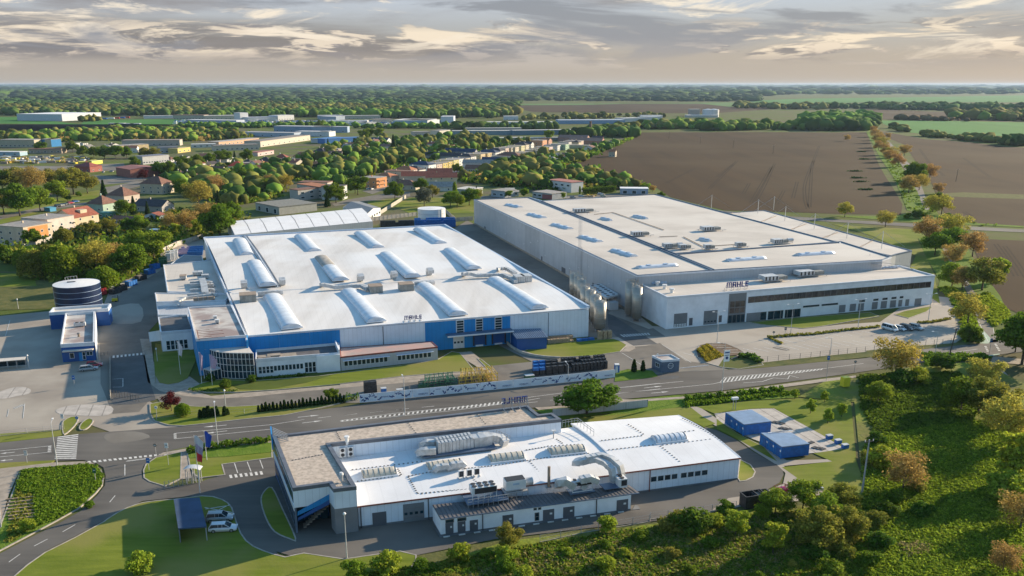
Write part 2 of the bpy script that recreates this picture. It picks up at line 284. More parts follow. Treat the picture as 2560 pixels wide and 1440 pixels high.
def clone(root,loc,rot=.0,scale=1.,label=None,group=None,mats=None):
 kids=[c for c in ALLK.get(root.name,[])]
 r=root.copy();COL.objects.link(r);r.location=loc;r.rotation_euler=(0,0,rot);r.scale=scale if isinstance(scale,(tuple,list))else(scale,)*3
 if label:r['label']=label
 if group:r['group']=group
 for c in kids:
  d=c.copy();COL.objects.link(d);d.parent=r
  for g in ALLK.get(c.name,[]):
   e=g.copy();COL.objects.link(e);e.parent=d
 return r
ALLK={}
def register(root):
 ALLK[root.name]=list(root.children)
 for c in root.children:ALLK[c.name]=list(c.children)
 return root
# the ground and everything painted or paved on it
def sheet(name,px,m,z,sm=0,raised=.0,kerb=False,poly=None):
 p=poly or GP(px)
 if sm:p=smooth(p,sm)
 b=MB()
 if raised:b.prism(p,.0,raised)
 else:b.sheet(p,z)
 o=struct(b.build(name,m))
 if kerb:
  k_=MB();k_.ring(ofs(ccw(p),-.12),.24,.0,raised+.03);q=k_.build('kerb',M['kerb']);q.parent=o
 return o
def pline(pts,w_,name='road_line',z=.134,mm='paint'):
 b=MB();pts=[V3((p.x,p.y,0))for p in pts]
 for a,c in zip(pts,pts[1:]):
  d=(c-a).normalized();n_=V3((-d.y,d.x,0))*(w_/2)
  b.add([(a-n_)[:2]+(z,),(c-n_)[:2]+(z,),(c+n_)[:2]+(z,),(a+n_)[:2]+(z,)],[(0,1,2,3)])
 return struct(b.build(name,M[mm]))
gb=MB();R_=31000
gb.add([(-R_,-2000,0),(R_,-2000,0),(R_,R_,0),(-R_,R_,0)],[(0,1,2,3)])
struct(gb.build('ground',M['ground']))
sheet('field','v3 0,350 600,348 1510,350 1590,560 1640,650 1700,740 1750,830 1740,900 1300,893 900,878 570,870 200,780 o 1640,469 v2 2230,750 2090,700 o 1440,428 1415,418 v2 2100,540 2340,400',M['soil'],.10)
sheet('field','o 2185,331 v3 1650,350 1900,395 2200,415 2440,445 2900,470 2900,1000 2300,970 2060,950 1990,800 1950,700 1850,560 1760,430',M['soil'],.10)
sheet('field','v3 2140,1055 3000,1090 o 2900,1000 2640,900 2560,790 q8 2370,620 2290,520 2230,420 2190,330 2120,200 2060,60',M['soil'],.10)
sheet('field','v3 1575,270 2100,275 2900,290 2900,470 2440,432 2200,400 1980,372 1760,345 1640,300',M['crop'],.16)
sheet('field','v2 1300,180 3400,178 3400,215 2900,250 1600,240',M['soil'],.2)
sheet('field','v3 1500,195 2100,215 2900,270 2900,282 1560,262',M['soil'],.3)
sheet('field','v3 -1600,162 -1100,170 -400,168 0,155 640,150 1000,132 2900,95 2900,150 1500,150 900,168 600,180 400,158 0,156',M['palecrop'],.5)
sheet('field','v3 700,140 1100,125 2900,100 2900,148 1500,148 900,170',M['crop'],.9)
sheet('field','v1 -300,335 130,335 620,392 -300,380',M['crop'],.12)
sheet('field','v1 600,392 620,372 760,356 1380,350 1420,365 1340,388 960,402',M['crop'],.16)
sheet('field','v1 -300,390 820,398 1330,408 700,445 0,462 -300,462',M['solar'],.16)
sheet('village_ground','v1 -500,470 1500,410 2560,400 o 1000,325 1300,320 1586,334 1505,381 1415,418 1502,435 1640,469 1680,492 1500,560 1300,560 1000,560 560,600 300,640 -100,640',M['village'],.04)
for s_ in('v3 1190,440 1145,560 1130,700 1120,850','v3 1150,540 1095,680 1090,790 1110,860','v3 890,560 830,690 770,800','v3 870,580 800,700 730,820','v3 640,540 540,640 450,730','v3 620,560 500,650','v3 360,590 260,640 165,690','v3 720,690 680,760','v3 1040,680 1010,790','v3 950,740 900,830','v3 1860,460 1930,560 2020,640','v3 2150,520 2260,600 2330,650','q8 2250,40 2340,170 2430,330','q8 2330,60 2430,200 2520,340','v3 2150,880 2200,910'):
 for k_ in(0,2.2):pline([p+E1*k_ for p in smooth(GP(s_),4,False)],.7,'wheel_track',.13,'track')
sheet('bare_strip','v3 1960,760 2150,750 2560,765 2560,795 2150,782 2000,775',M['dry'],.13)
sheet('road','v1 780,860 1100,800 1500,760 1900,700 2300,655 2330,670 1900,720 1500,790 1100,838 800,905 700,920',M['asphalt_yard'],.10)
sheet('yard','v1 -100,700 500,700 920,680 950,730 700,740 -100,745',M['asphalt_yard'],.09)
sheet('yard','v1 700,770 1090,790 1080,815 760,840',M['asphalt_yard'],.09)
sheet('street','z5 160,960 380,900 880,820 1200,800 1200,860 900,880 640,920 200,990',M['asphalt_yard'],.10)
sheet('street','z5 600,905 1180,880 1900,860 2300,850 2560,855 2560,890 1800,900 1100,910 600,925',M['asphalt_yard'],.09)
sheet('street','z5 560,790 900,700 1250,600 1700,520 2100,400 2560,330 o 1380,365 1480,350 1480,354 z5 2560,350 2150,440 1750,560 1300,640 950,740 700,830',M['asphalt_yard'],.11)
sheet('grass_plot','z5 640,925 1080,880 1130,900 900,985 760,1010 640,960',M['lawn'],.13)
sheet('grass_plot','z5 1180,880 1350,870 2100,890 2050,1080 1200,1090 1000,1000 1100,920',M['lawn'],.13)
sheet('yard','z6 1150,850 1900,820 2400,840 2300,900 1150,960',M['asphalt_yard'],.14)
sheet('grass_plot','z4 -200,560 380,520 900,380 1330,290 1330,400 1000,450 700,520 300,680 -200,800',M['lawn'],.12)
sheet('street','z4 -300,700 380,560 740,500 1220,455 1210,480 760,545 400,600 -300,760',M['asphalt_yard'],.14)
sheet('grass_plot','q4 -400,400 480,450 520,720 430,765 -400,790',M['dry'],.10)
sheet('grass_plot','q4 -300,440 300,450 330,560 -300,575',M['lawn'],.13)
sheet('concrete_lot','o -60,796 117,779 260,760 285,700 370,655 420,600 505,590 520,640 400,700 376,760 372,860 375,900 385,940 400,985 372,1002 460,1066 280,1082 205,1055 139,1078 -60,1098',M['concrete'],.06)
sheet('yard_road','q4 905,1440 905,1210 880,900 990,700 1200,560 1400,450 1490,380 1510,620 1400,700 1440,860 1345,960 1340,1150 1400,1440 o 450,984 372,1003 348,1030 282,1035 268,1000',M['asphalt_yard'],.08,poly=None)
sheet('dark_lane','o 278,1000 278,890 362,888 370,930 378,965 390,1000 372,1005 330,1012 284,1012',M['darklane'],.10)
for s_,m_ in(('b1 -20,225 70,190 150,180 205,200 190,228 130,240 0,262','slabs'),('b1 380,330 520,300 740,310 720,370 520,372 400,362','slabs'),('q4 1000,760 1250,720 1270,880 1000,890','concrete'),('q7 1580,960 1700,985 1680,1000 1560,975','asphalt_yard')):sheet('surface_patch',s_,M[m_],.104 if'q7'in s_ else .094,3)
ROAD_TOP='0,1106 139,1093 205,1086 280,1080 461,1067 600,1051 894,1013 1130,985 1537,946 1708,930 1825,925 2158,897 2310,874 2454,855 2560,838 2700,815'
ROAD_BOT='2700,868 2560,880 2499,887 2452,893 2315,906 2138,933 1855,971 1805,977 1544,1000 1337,1020 1000,1060 678,1094 453,1126 390,1147 139,1153 0,1162'
sheet('main_road','-400,1150 '+ROAD_TOP+' '+ROAD_BOT+' -400,1203',M['asphalt'],.12)
sheet('side_road','b1 560,672 640,690 690,720 705,775 700,840 650,905 540,1010 380,1100 200,1190 0,1295 -150,1370 -150,1560 20,1560 100,1440 180,1370 300,1280 500,1180 700,1070 850,990 960,940 1200,905 1150,850 1020,830 965,800 945,760 955,715 1040,655 900,640',M['asphalt'],.124)
sheet('yard_road','b1 940,945 1270,912 1330,915 1500,940 1550,1010 1580,1100 1620,1200 1700,1270 1867,1310 o 690,1380 760,1400 b5 0,1400 440,1310 800,1235 1100,1200 1700,1130 2400,1055 b6 700,1095 920,1045 1100,915 1240,895 1420,850 1540,780 1575,710 1560,660 1500,620 1320,520 1160,410 1000,330 900,305 850,420 900,600 700,800 200,900 -300,1000 b4 900,900 300,700 b1 1850,720 1830,655 1480,700 1495,770 1380,800 1330,820 1100,855 1000,880',M['asphalt'],.126)
sheet('paved_strip','b6 1440,850 1570,790 1590,700 1510,622 1540,610 1800,820 1900,920 1240,980 920,1045 1100,915 1240,895',M['paving'],.130)
sheet('paved_strip','b6 770,130 850,130 1000,230 1180,360 1400,470 1600,590 1990,580 1990,600 1560,640 1500,620 1320,510 1160,395 900,240',M['paving'],.128)
sheet('slab_yard','b6 980,190 1290,150 1490,145 1700,260 1900,370 2100,490 1900,520 1500,560 1370,430 1240,380 1060,280 1000,230',M['slabs'],.132)
sheet('inner_road','b2 200,690 60,520 20,300 40,60 160,520 420,600 800,632 1300,590 o 860,970 1040,940 1180,920 1330,905 b3 1250,130 1430,120 1560,210 1800,250 2000,235 2350,180 2370,140 2700,60 2800,400 2300,330 1500,560 200,600 b2 1500,680 1000,700 500,715 300,700',M['asphalt_yard'],.086)
sheet('pavement','b2 0,100 100,100 120,300 200,470 450,440 560,520 460,560 640,615 880,590 1300,560 2000,500 2520,455 2520,485 2000,525 1300,590 1000,622 700,640 400,615 180,570 70,490 40,300',M['path'],.10)
sheet('pavement','b3 920,200 1050,190 1240,345 1180,365 1000,255 880,210',M['path'],.13)
sheet('pavement','b3 0,450 500,390 860,360 1100,350 1110,362 860,385 500,425 0,478',M['path'],.12)
sheet('paved_yard','o 1520,880 q6 1290,860 1380,830 1700,990 1850,1000 2100,985 q7 1350,740 1800,800 2200,760 2520,740 o 2250,770 2330,740 2380,745 2400,770 2415,810 2408,845 2390,857 2150,893 1905,913 1880,893 1820,880 1790,925 1705,907 1650,858 1600,868',M['paving'],.088)
sheet('paved_strip','q6 1335,880 1700,1020 1750,1010 1640,920 1500,850 1380,830',M['paving'],.11)
sheet('yard_road','q7 -300,1010 330,960 560,945 770,1090 1000,1120 1170,1175 880,1195 560,1215 480,1240 300,1150 150,1150 -300,1200',M['asphalt_yard'],.09)
sheet('lane','q8 2000,950 2120,800 2090,700 2050,560 1990,440 v3 2020,1130 1960,1000 1880,860 1850,750 1770,600 1640,450 1560,340 1540,300 1570,300 1600,350 1700,450 1830,600 1890,740 1925,860 2010,980 2070,1140 q8 2080,480 2150,650 2230,790 2290,920',M['asphalt_yard'],.12)
sheet('cross_road','v3 500,868 900,903 1300,930 1740,955 2200,978 2560,998 3000,1012 3000,1034 2560,1018 2000,992 1500,960 1000,930 700,905',M['asphalt'],.14)
sheet('cycle_crossing','q8 2105,785 2135,795 2230,900 2200,935 2120,935',M['cycle'],.128)
sheet('cycle_lane','q8 1640,1103 1900,1078 2130,1050 2300,1025 2300,1035 2130,1062 1900,1090 1640,1112',M['cycle'],.130)
sheet('footpath','q8 2240,1050 2560,1080 2560,1130 2330,1110 2310,1150 2420,1270 2520,1440 2460,1440 2300,1200 2220,1100',M['path'],.128)
sheet('verge','-400,1120 0,1086 150,1075 180,1058 b1 530,380 500,440 430,500 370,515 0,555 -300,580',M['lawn'],0,raised=.15)
sheet('traffic_island','b1 545,470 530,455 550,420 590,395 620,405 610,430 580,460',M['lawn'],0,sm=3,raised=.18,kerb=True)
sheet('traffic_island','b1 415,440 425,410 470,385 520,385 510,425 470,470 430,500 420,480',M['lawn'],0,sm=2,raised=.19,kerb=True)
sheet('verge','b1 -300,700 0,690 370,672 340,690 0,728 -300,740',M['lawn'],0,raised=.15)
sheet('footway','b1 -300,745 0,728 350,688 560,680 640,693 560,700 200,722 150,740 0,760 -300,780',M['path'],.150)
sheet('plant_bed','b1 140,740 200,722 560,700 630,705 670,735 690,785 680,840 640,890 530,990 370,1080 200,1170 0,1275 -100,1330 0,1120',M['lush'],0,sm=0,raised=.16,kerb=True)
sheet('paved_strip','b1 -200,780 0,750 130,745 60,900 0,1120 -200,1200',M['path'],.14)
sheet('traffic_island','b1 1100,845 1000,815 962,790 958,740 975,700 1040,655 1195,620 1210,620 1205,795',M['lawn'],0,raised=.18,kerb=True)
sheet('footway','b1 1195,618 1250,610 1258,700 1280,790 1205,800',M['path'],.15)
sheet('footway','b1 1040,648 1090,620 1240,595 1810,540 1810,553 1250,610 1110,632',M['path'],.155)
sheet('verge','b1 1090,616 1230,590 1810,518 1810,537 1240,592',M['lawn'],0,raised=.16)
sheet('lawn','b1 1250,612 1810,553 1815,655 1480,700 1500,770 1330,790 1290,760 1265,700',M['lawn'],0,raised=.18,kerb=True)
sheet('hedge_bed','b1 1250,610 1810,556 1812,620 1520,650 1260,660',M['lush'],0,raised=.24)
sheet('lawn','b1 700,1078 745,1048 790,1020 850,990 905,970 960,955 1050,943 1150,935 1345,912 1420,916 1480,935 1518,957 1545,990 1562,1040 1580,1100 1605,1160 1640,1210 1690,1248 1750,1275 1820,1300 1900,1320 o 760,1385 860,1400 1000,1380 b5 0,1400 0,1440 -200,1800 b1 1867,1700 100,1700 60,1480 180,1375 300,1290 500,1190 700,1080',M['lawn'],0,raised=.18,kerb=True)
sheet('lawn_island','b4 150,760 70,810 50,900 100,1060 180,1180 320,1245 375,1240 250,960',M['lawn'],0,sm=3,raised=.18,kerb=True)
sheet('verge','b5 0,1405 300,1350 440,1312 900,1240 1700,1140 2400,1065 b6 700,1100 930,1055 1240,985 1900,925 1960,960 1900,1100 400,1250 b5 900,1500 0,1500',M['dry'],.134)
sheet('lawn','b6 1180,740 1200,585 1290,630 1330,690 1310,735 1250,765 1200,772',M['lawn'],0,raised=.18,kerb=True)
sheet('lawn','b6 0,215 400,160 770,130 880,215 990,275 890,305 700,210 0,290 -240,310 -260,230',M['lawn'],.134)
sheet('lawn','b6 830,130 1300,80 1700,60 2150,80 2200,600 2300,900 1900,910 1800,820 1560,650 1990,600 1830,530 2100,490 1900,370 1700,260 1490,143 1290,148 980,188',M['lawn'],.138)
sheet('lawn_strip','b6 1000,235 1180,362 1400,475 1520,600 1440,560 1200,420 1000,320',M['lawn'],.142)
sheet('verge','b3 1570,665 1800,640 2200,590 2700,540 b6 800,60 1560,0 1700,-10 1700,50 1200,80 720,130 0,215 b3 2200,680 1780,735 1620,690',M['lush'],.136)
sheet('footway','b3 1560,640 1740,628 2220,572 b6 300,70 700,45 o 1880,972 2060,948 2140,940 2140,945 1880,980 b6 700,62 300,90 0,125 b3 2200,590 1800,640 1590,660',M['path'],.150)
sheet('meadow','o 2060,955 2160,944 2300,915 2450,905 2560,960 2700,1000 2800,1500 2700,1700 900,1700 1000,1440 b5 900,1260 1700,1160 2400,1085 b6 900,1060 1300,1010 1930,960 2260,900 2230,600 2180,90 1700,45',M['meadow'],.144)
sheet('lawn','q4 1400,1440 1385,1200 1400,1080 1790,1150 1750,1260 1690,1390 1610,1430 o 420,962 z3 200,1150 130,1030',M['lawn'],0,raised=.2)
sheet('lawn','b2 435,555 560,500 700,470 1020,480 1600,440 1820,410 2520,320 o 1095,900 1130,880 b3 960,205 1080,350 860,360 500,390 0,450 b2 2000,490 1300,555 880,583 600,585',M['lawn'],0,raised=.2,kerb=True)
sheet('shrub_bed','b2 1030,490 1600,440 1750,425 1500,500 1150,560 900,560 820,520',M['ground'],0,raised=.235)
sheet('grass_strip','b3 1100,250 1130,255 1230,335 1185,335',M['lawn'],0,raised=.2,kerb=True)
sheet('lawn','q6 570,1220 780,1150 1380,1110 1430,1125 1500,1165 1440,1225 1200,1262 900,1275 700,1262',M['lawn'],0,raised=.2,kerb=True)
sheet('pavement','q6 1500,1180 1570,1175 1580,1195 1520,1225 1450,1225',M['path'],.15)
sheet('lawn','b2 90,690 190,670 350,700 500,712 860,712 1300,690 1900,625 1960,640 1600,730 1300,790 900,830 640,860 400,885 260,880 130,840 95,780',M['lawn'],0,raised=.2,kerb=True)
sheet('verge','q7 145,1190 250,1170 470,1180 520,1230 480,1240 300,1262 130,1280',M['lush'],0,raised=.2)
sheet('lawn','q7 1350,750 1700,710 2430,655 2510,690 2000,780 1830,800 1500,770',M['lawn'],0,raised=.2,kerb=True)
sheet('lawn','q8 1355,675 1440,645 1680,600 1690,615 1640,650 1480,708',M['lawn'],0,raised=.2,kerb=True)
sheet('plant_island','q7 860,1000 900,950 960,935 1130,935 1240,980 1290,1010 1310,1050 1250,1040 1180,1075 1300,1040 1450,1105 1470,1130 1250,1165 1100,1150 940,1105 880,1060',M['soilbed'],0,raised=.18,kerb=True)
sheet('verge','q7 1440,1110 1700,1080 2400,1010 q8 1100,1000 1480,960 2080,920 2130,930 1620,985 1150,1060 q7 2390,1060 1500,1150 1250,1168',M['dry'],0,raised=.16)
sheet('verge','v3 1780,870 1740,760 1690,650 1600,520 1510,350 1560,290 1850,745 1890,860 1900,900',M['lush'],.15)
sheet('verge','v3 1250,905 1700,910 1760,895 1990,905 2060,945 2560,975 2560,985 1740,945',M['lush'],.16)
sheet('grass_plot','v3 1430,975 2000,1005 1850,1060 1960,1290 1990,1440 o 2350,760 2260,700 2290,640 2180,590 2080,560',M['lawn'],.12)
sheet('verge','v3 1880,860 1980,880 2030,980 2150,1060 2250,1240 2400,1440 q8 2370,640 2380,700 2230,790 2150,650 2080,480',M['lush'],.125)
sheet('embankment','v3 1840,1010 1900,1170 2000,1340 q8 1750,420 1880,560 1960,750 1960,920 2110,930 2120,800 1990,440 v3 2020,1130 1960,1010',M['lush'],.118)
def bars(A,B,C,D,n,fill=.5,name='crossing_stripe',z=.134):
 """n stripes between side A-B and side C-D"""
 me=[]
 for i in range(n):
  t0,t1=(i+.5-fill/2)/n,(i+.5+fill/2)/n
  q=[A.lerp(B,t0),A.lerp(B,t1),C.lerp(D,t1),C.lerp(D,t0)]
  b=MB();b.sheet([V3((p.x,p.y,0))for p in q],z);struct(b.build(name,M['paint']))
for s_ in('b1 0,610 345,575','b1 0,650 345,617','b1 1160,493 o 678,1063 b2 1480,828','b2 305,1003 1180,915','b1 840,680 1010,660','b1 845,676 1010,656','q7 0,1352 750,1275','q7 0,1400 q7 1010,1300 1080,1285 1120,1240 2020,1160 2370,1115','q7 1080,1290 2000,1168','b3 1600,565 1400,600 900,640 400,690 0,745','b3 0,752 400,716 900,665 1310,610','b3 1500,560 1800,520','b3 2200,485 2560,445','b3 2230,527 2560,490','q8 1640,1048 2100,985','q7 1290,1290 1460,1278 1560,1245 1690,1255 1705,1225','q7 1705,1222 1790,1245'):
 pline(GP(s_),.16)
for a in('b2 1600,815 1720,800','b2 1840,790 1955,777','b2 2075,767 2190,753','b2 2305,742 2420,730','b3 35,702 135,690','b3 240,682 345,669','b3 450,660 550,648','b3 655,638 755,629','b3 1680,582 1800,574','b3 1480,604 1580,594','b1 60,1352 135,1298','b1 228,1245 318,1198','b1 418,1150 502,1102','b1 732,952 768,908','b1 833,775 833,700','q8 2110,735 2200,925','q8 2240,790 2250,840'):
 pline(GP(a),.15,'dashed_line')
def arrow(s_):
 p=GP(s_);a,c=p[0],p[1];d=(c-a).normalized();n_=V3((-d.y,d.x,0));ln=(c-a).length
 b=MB();z=.136
 b.add([(*(a+n_*.1).xy,z),(*(a-n_*.1).xy,z),(*(a+d*ln*.6-n_*.1).xy,z),(*(a+d*ln*.6+n_*.1).xy,z)],[(0,1,2,3)])
 b.add([(*(a+d*ln*.6-n_*.38).xy,z),(*c.xy,z),(*(a+d*ln*.6+n_*.38).xy,z)],[(0,1,2)])
 struct(b.build('road_arrow',M['paint']))
for s_ in('b2 780,878 570,897','b2 785,930 580,955','b2 1420,808 1615,788','b2 1460,860 1640,838','b1 100,618 0,628','b1 85,668 0,676','q7 395,1337 560,1318','q7 460,1383 620,1368'):arrow(s_)
p_=GP('b1 385,513 365,665 523,495 508,665');bars(p_[0],p_[1],p_[2],p_[3],13,.5)
p_=GP('q6 1432,1072 1700,1055 1470,1093 1720,1073');bars(p_[0],p_[1],p_[2],p_[3],10,.5)
p_=GP('b1 575,680 1120,625 585,692 1120,636');bars(p_[0],p_[1],p_[2],p_[3],16,.55,'give_way_mark')
p_=GP('q4 1005,1190 1290,1162 1005,1210 1290,1180');bars(p_[0],p_[1],p_[2],p_[3],8,.5,'give_way_mark')
p_=GP('b2 790,1330 1110,1292 800,1358 1120,1322');bars(p_[0],p_[1],p_[2],p_[3],7,.5,'crossing_mark')
p_=GP('b2 302,955 306,1000 328,953 330,998');bars(p_[0],p_[1],p_[2],p_[3],4,.55,'give_way_mark',.136)
p_=GP('b1 322,577 318,618 343,574 341,615');bars(p_[0],p_[1],p_[2],p_[3],4,.55,'give_way_mark',.136)
p_=GP('q8 2160,955 2185,1010 2180,955 2205,1010');bars(p_[0],p_[1],p_[2],p_[3],4,.5,'give_way_mark',.136)
p_=GP('q8 2250,935 2290,1005 2270,935 2310,1005');bars(p_[0],p_[1],p_[2],p_[3],5,.5,'give_way_mark',.136)
p_=GP('q7 1120,1245 2020,1160 1090,1290 2000,1172');bars(p_[0],p_[1],p_[2],p_[3],27,.42,'hatch_bar',.137)
p_=GP('b3 0,745 1320,588 0,755 1310,612');bars(p_[0],p_[1],p_[2],p_[3],36,.42,'hatch_bar',.137)
for i in range(4):pline([G(*X('q7',990+i*60,950+i*22)),G(*X('q7',1130+i*55,955+i*20))],.2,'bay_line',.2)
for s_ in('b2 850,1220 880,1310','b2 965,1208 1000,1297','b2 1078,1188 1108,1270'):pline(GP(s_),.15,'bay_line')
for i in range(22):
 t=i/21
 a=G(*X('q8',-430+18+t*1900,1040-t*140+15));
 pline([a,a+E2*5*.95-E1*2.2],.22,'bay_line',.11)
for i in range(11):
 a=G(*X('q8',330+i*85,895-i*10.5));pline([a,a-E2*4.6+E1*2.],.22,'bay_line',.11)
for i in range(5):
 a=G(*X('q8',1570+i*75,790-i*7));pline([a,a-E2*4.4+E1*2.],.22,'bay_line',.11)
for s_ in('q7 195,1018 380,1130','q7 1430,893 1535,945','b1 750,130 820,125','b1 820,125 820,180','b1 820,182 750,184','b1 165,295 155,390','b1 60,330 50,380','q7 560,945 820,1105','q4 90,870 50,1010'):pline(GP(s_),.15,'bay_line',.115)
p_=GP('b1 85,322 150,298 100,328 165,305');bars(p_[0],p_[1],p_[2],p_[3],5,.5,'hatch_bar',.1)
for s_ in('b1 1365,990 1560,1025','b1 1380,1045 1535,968','b1 1370,1000 1535,975'):pline(GP(s_),.2,'bay_line',.2)
sheet('dark_lane','q6 1330,885 1380,900 1780,1155 1560,1170 1400,1080 1330,1000',M['darklane'],.100)
# builders shared by the large buildings
def zof(base,top_y):
 g=G(*base);lo,hi=.0,60.
 for _ in range(40):
  m_=(lo+hi)/2
  if proj((g.x,g.y,m_))[1]>top_y:lo=m_
  else:hi=m_
 return lo
def wbx(parent,name,A,B,s0,s1,z0,z1,m,proud=.06,depth=None,build=True,mb=None):
 """box on the wall line A->B, standing proud on the camera side"""
 d=V3((B.x-A.x,B.y-A.y,0)).normalized();n_=V3((d.y,-d.x,0))
 if n_.dot(V3((A.x,A.y,0)))>0:n_=-n_
 dep=depth or(proud+.05)
 c=V3((A.x,A.y,0))+d*((s0+s1)/2)+n_*(proud-dep/2);c.z=(z0+z1)/2
 b=mb or MB();b.box(c,(abs(s1-s0),dep,abs(z1-z0)),math.atan2(d.y,d.x))
 return b.build(name,m,parent)if build and mb is None else b
def rect_on(A,B,v,x0,y0,x1,y1):
 s0,z1=on_wall(A,B,*X(v,x0,y0));s1,z0=on_wall(A,B,*X(v,x1,y1));return s0,s1,z0,z1
def window(parent,A,B,s0,s1,z0,z1,cols=1,rows=1,fm=None,gm=None,t=.1,name='window',proud=.05):
 """frame ring and mullions, with its pane as a sub-part"""
 fm=fm or M['frame'];gm=gm or M['glass'];b=MB()
 for a,c in((s0,s0+t),(s1-t,s1)):wbx(None,'',A,B,a,c,z0,z1,None,proud,mb=b)
 for a,c in((z0,z0+t),(z1-t,z1)):wbx(None,'',A,B,s0+t,s1-t,a,c,None,proud,mb=b)
 for i in range(1,cols):x=s0+(s1-s0)*i/cols;wbx(None,'',A,B,x-t/2,x+t/2,z0+t,z1-t,None,proud-.004,mb=b)
 for i in range(1,rows):x=z0+(z1-z0)*i/rows;wbx(None,'',A,B,s0+t,s1-t,x-t/2,x+t/2,None,proud-.008,mb=b)
 f=b.build(name,fm,parent)
 p=MB();wbx(None,'',A,B,s0+t*.8,s1-t*.8,z0+t*.8,z1-t*.8,None,proud-.025,mb=p);q=p.build('pane',gm,f)
 return f
def roof_on(parent,poly,z,m,name='roof',rimm=None,rh=.35,rw=.35,drop=.0):
 """membrane between parapets"""
 p=ccw(poly);b=MB();b.sheet(ofs(p,rw*.9),z-drop);r=b.build(name,m,parent)
 if rimm:
  k_=MB();k_.ring(ofs(p,-.05),rw,z-drop-.3,z+rh);k_.build('parapet',rimm,parent)
 return r
def vault(name,label,P0,P1,wdt,h,m,group,ribs=8,z=9.1,ribm=None,cat='skylight',base=True,m2=None,t2=.5):
 """barrel rooflight from P0 to P1 (ends rounded off)"""
 d=(P1-P0);Ln=d.length;d.normalize();sd_=V3((d.y,-d.x,0));root=thing(name,label,cat,(P0.x,P0.y,z),group)
 n=10;r=MB();segs=max(6,ribs*2)
 vs_=[];
 for i in range(segs+1):
  t=i/segs;e=1.
  for j in range(n+1):
   a=math.pi*j/n
   pos=P0+d*(Ln*t)+sd_*(math.cos(a)*wdt/2*e);vs_.append((pos.x,pos.y,z+.12+math.sin(a)*h*(.985+.015*math.sin(i*2.1))))
 fs=[]
 for i in range(segs):
  for j in range(n):fs.append((i*(n+1)+j,(i+1)*(n+1)+j,(i+1)*(n+1)+j+1,i*(n+1)+j+1));r.m
 fs.append(tuple(range(n+1)));fs.append(tuple(segs*(n+1)+j for j in range(n,-1,-1)))
 r.add(vs_,fs)
 if m2:
  for k_,f_ in enumerate(fs[:segs*n]):
   if k_//n>segs*t2:r.m[k_]=1
 o=r.build('glazing',[m,m2]if m2 else m,root,smooth_=False)
 for q in o.data.polygons[:segs*n]:q.use_smooth=True
 c=(P0+P1)/2;c=V3((c.x,c.y,z+.06));b=MB();b.box(c,(Ln+.5,wdt+.5,.34),math.atan2(d.y,d.x));b.build('upstand',M['rimwhite'],root)
 if ribm:
  for i in range(ribs+1):
   k_=MB();pts=[]
   for j in range(n+1):
    a=math.pi*j/n;q=P0+d*(Ln*i/ribs)+sd_*(math.cos(a)*(wdt/2+.01));pts.append(V3((q.x,q.y,z+.12+math.sin(a)*(h+.01))))
   for a,c_ in zip(pts,pts[1:]):k_.bar(a,c_,.06)
   k_.build('rib',ribm,root)
 return root
def duct(b,pts,w_=1.,h_=1.):b.path(pts,w_,h_)
def fan_disc(b,c,r):b.cyl(c,V3(c)+V3((0,0,.12)),r,n=14)
def drain(parent,A,B,s,z0,z1,m='darkmetal'):
 d=V3((B.x-A.x,B.y-A.y,0)).normalized();n_=V3((d.y,-d.x,0))
 if n_.dot(V3((A.x,A.y,0)))>0:n_=-n_
 p=A+d*s+n_*.12;b=MB();b.cyl((p.x,p.y,z0),(p.x,p.y,z1),.09,n=6);b.build('drainpipe',M[m],parent)
LET={'M':[(0,0,1,6),(3,0,4,6),(6,0,7,6),(0,6,7,7)],'A':[(0,0,1.3,6),(4,0,5.3,6),(0,6,5.3,7),(1.3,2.4,4,3.4)],'H':[(0,0,1.3,7),(4,0,5.3,7),(1.3,3,4,4.1)],'L':[(0,0,1.3,7),(1.3,0,4.4,1.1)],'E':[(0,0,1.3,7),(1.3,0,4.4,1.1),(1.3,2.95,4.1,4.05),(1.3,5.9,4.4,7)]}
def logo_sign(label,P,dirv,hgt_,z,group='rooftop company signs',stand=.8,back=None):
 """raised square letters on a light frame; reads from the side dirv turns clockwise from"""
 P=V3((P.x,P.y,0));root=thing('roof_sign',label,'sign',(P.x,P.y,z),group);u=hgt_/7;x=0;d=dirv.normalized()
 nrm=V3((d.y,-d.x,0))
 for ch in'MAHLE':
  b=MB();wl=max(q[2]for q in LET[ch])
  for x0,y0,x1,y1 in LET[ch]:
   c=P+d*((x+(x0+x1)/2)*u);b.box((c.x,c.y,z+stand+(y0+y1)/2*u),((x1-x0)*u,.28,(y1-y0)*u),math.atan2(d.y,d.x))
  b.build('letter',M['signblue'],root);x+=wl+1.4
 W_=(x-1.4)*u;f=MB()
 for hz_ in(stand-.08,stand+hgt_*.5):f.bar(P-nrm*.25+V3((0,0,z+hz_)),P+d*W_-nrm*.25+V3((0,0,z+hz_)),.09)
 for t in(.03,.35,.65,.97):
  q=P+d*W_*t-nrm*.25;f.bar(q+V3((0,0,z)),q+V3((0,0,z+stand+hgt_)),.09)
  f.bar(q-nrm*1.6+V3((0,0,z)),q+V3((0,0,z+stand+hgt_*.7)),.07)
  f.bar(q-nrm*1.6+V3((0,0,z+.05)),q+V3((0,0,z+.05)),.1)
 f.build('frame',M['railing'],root)
 return root
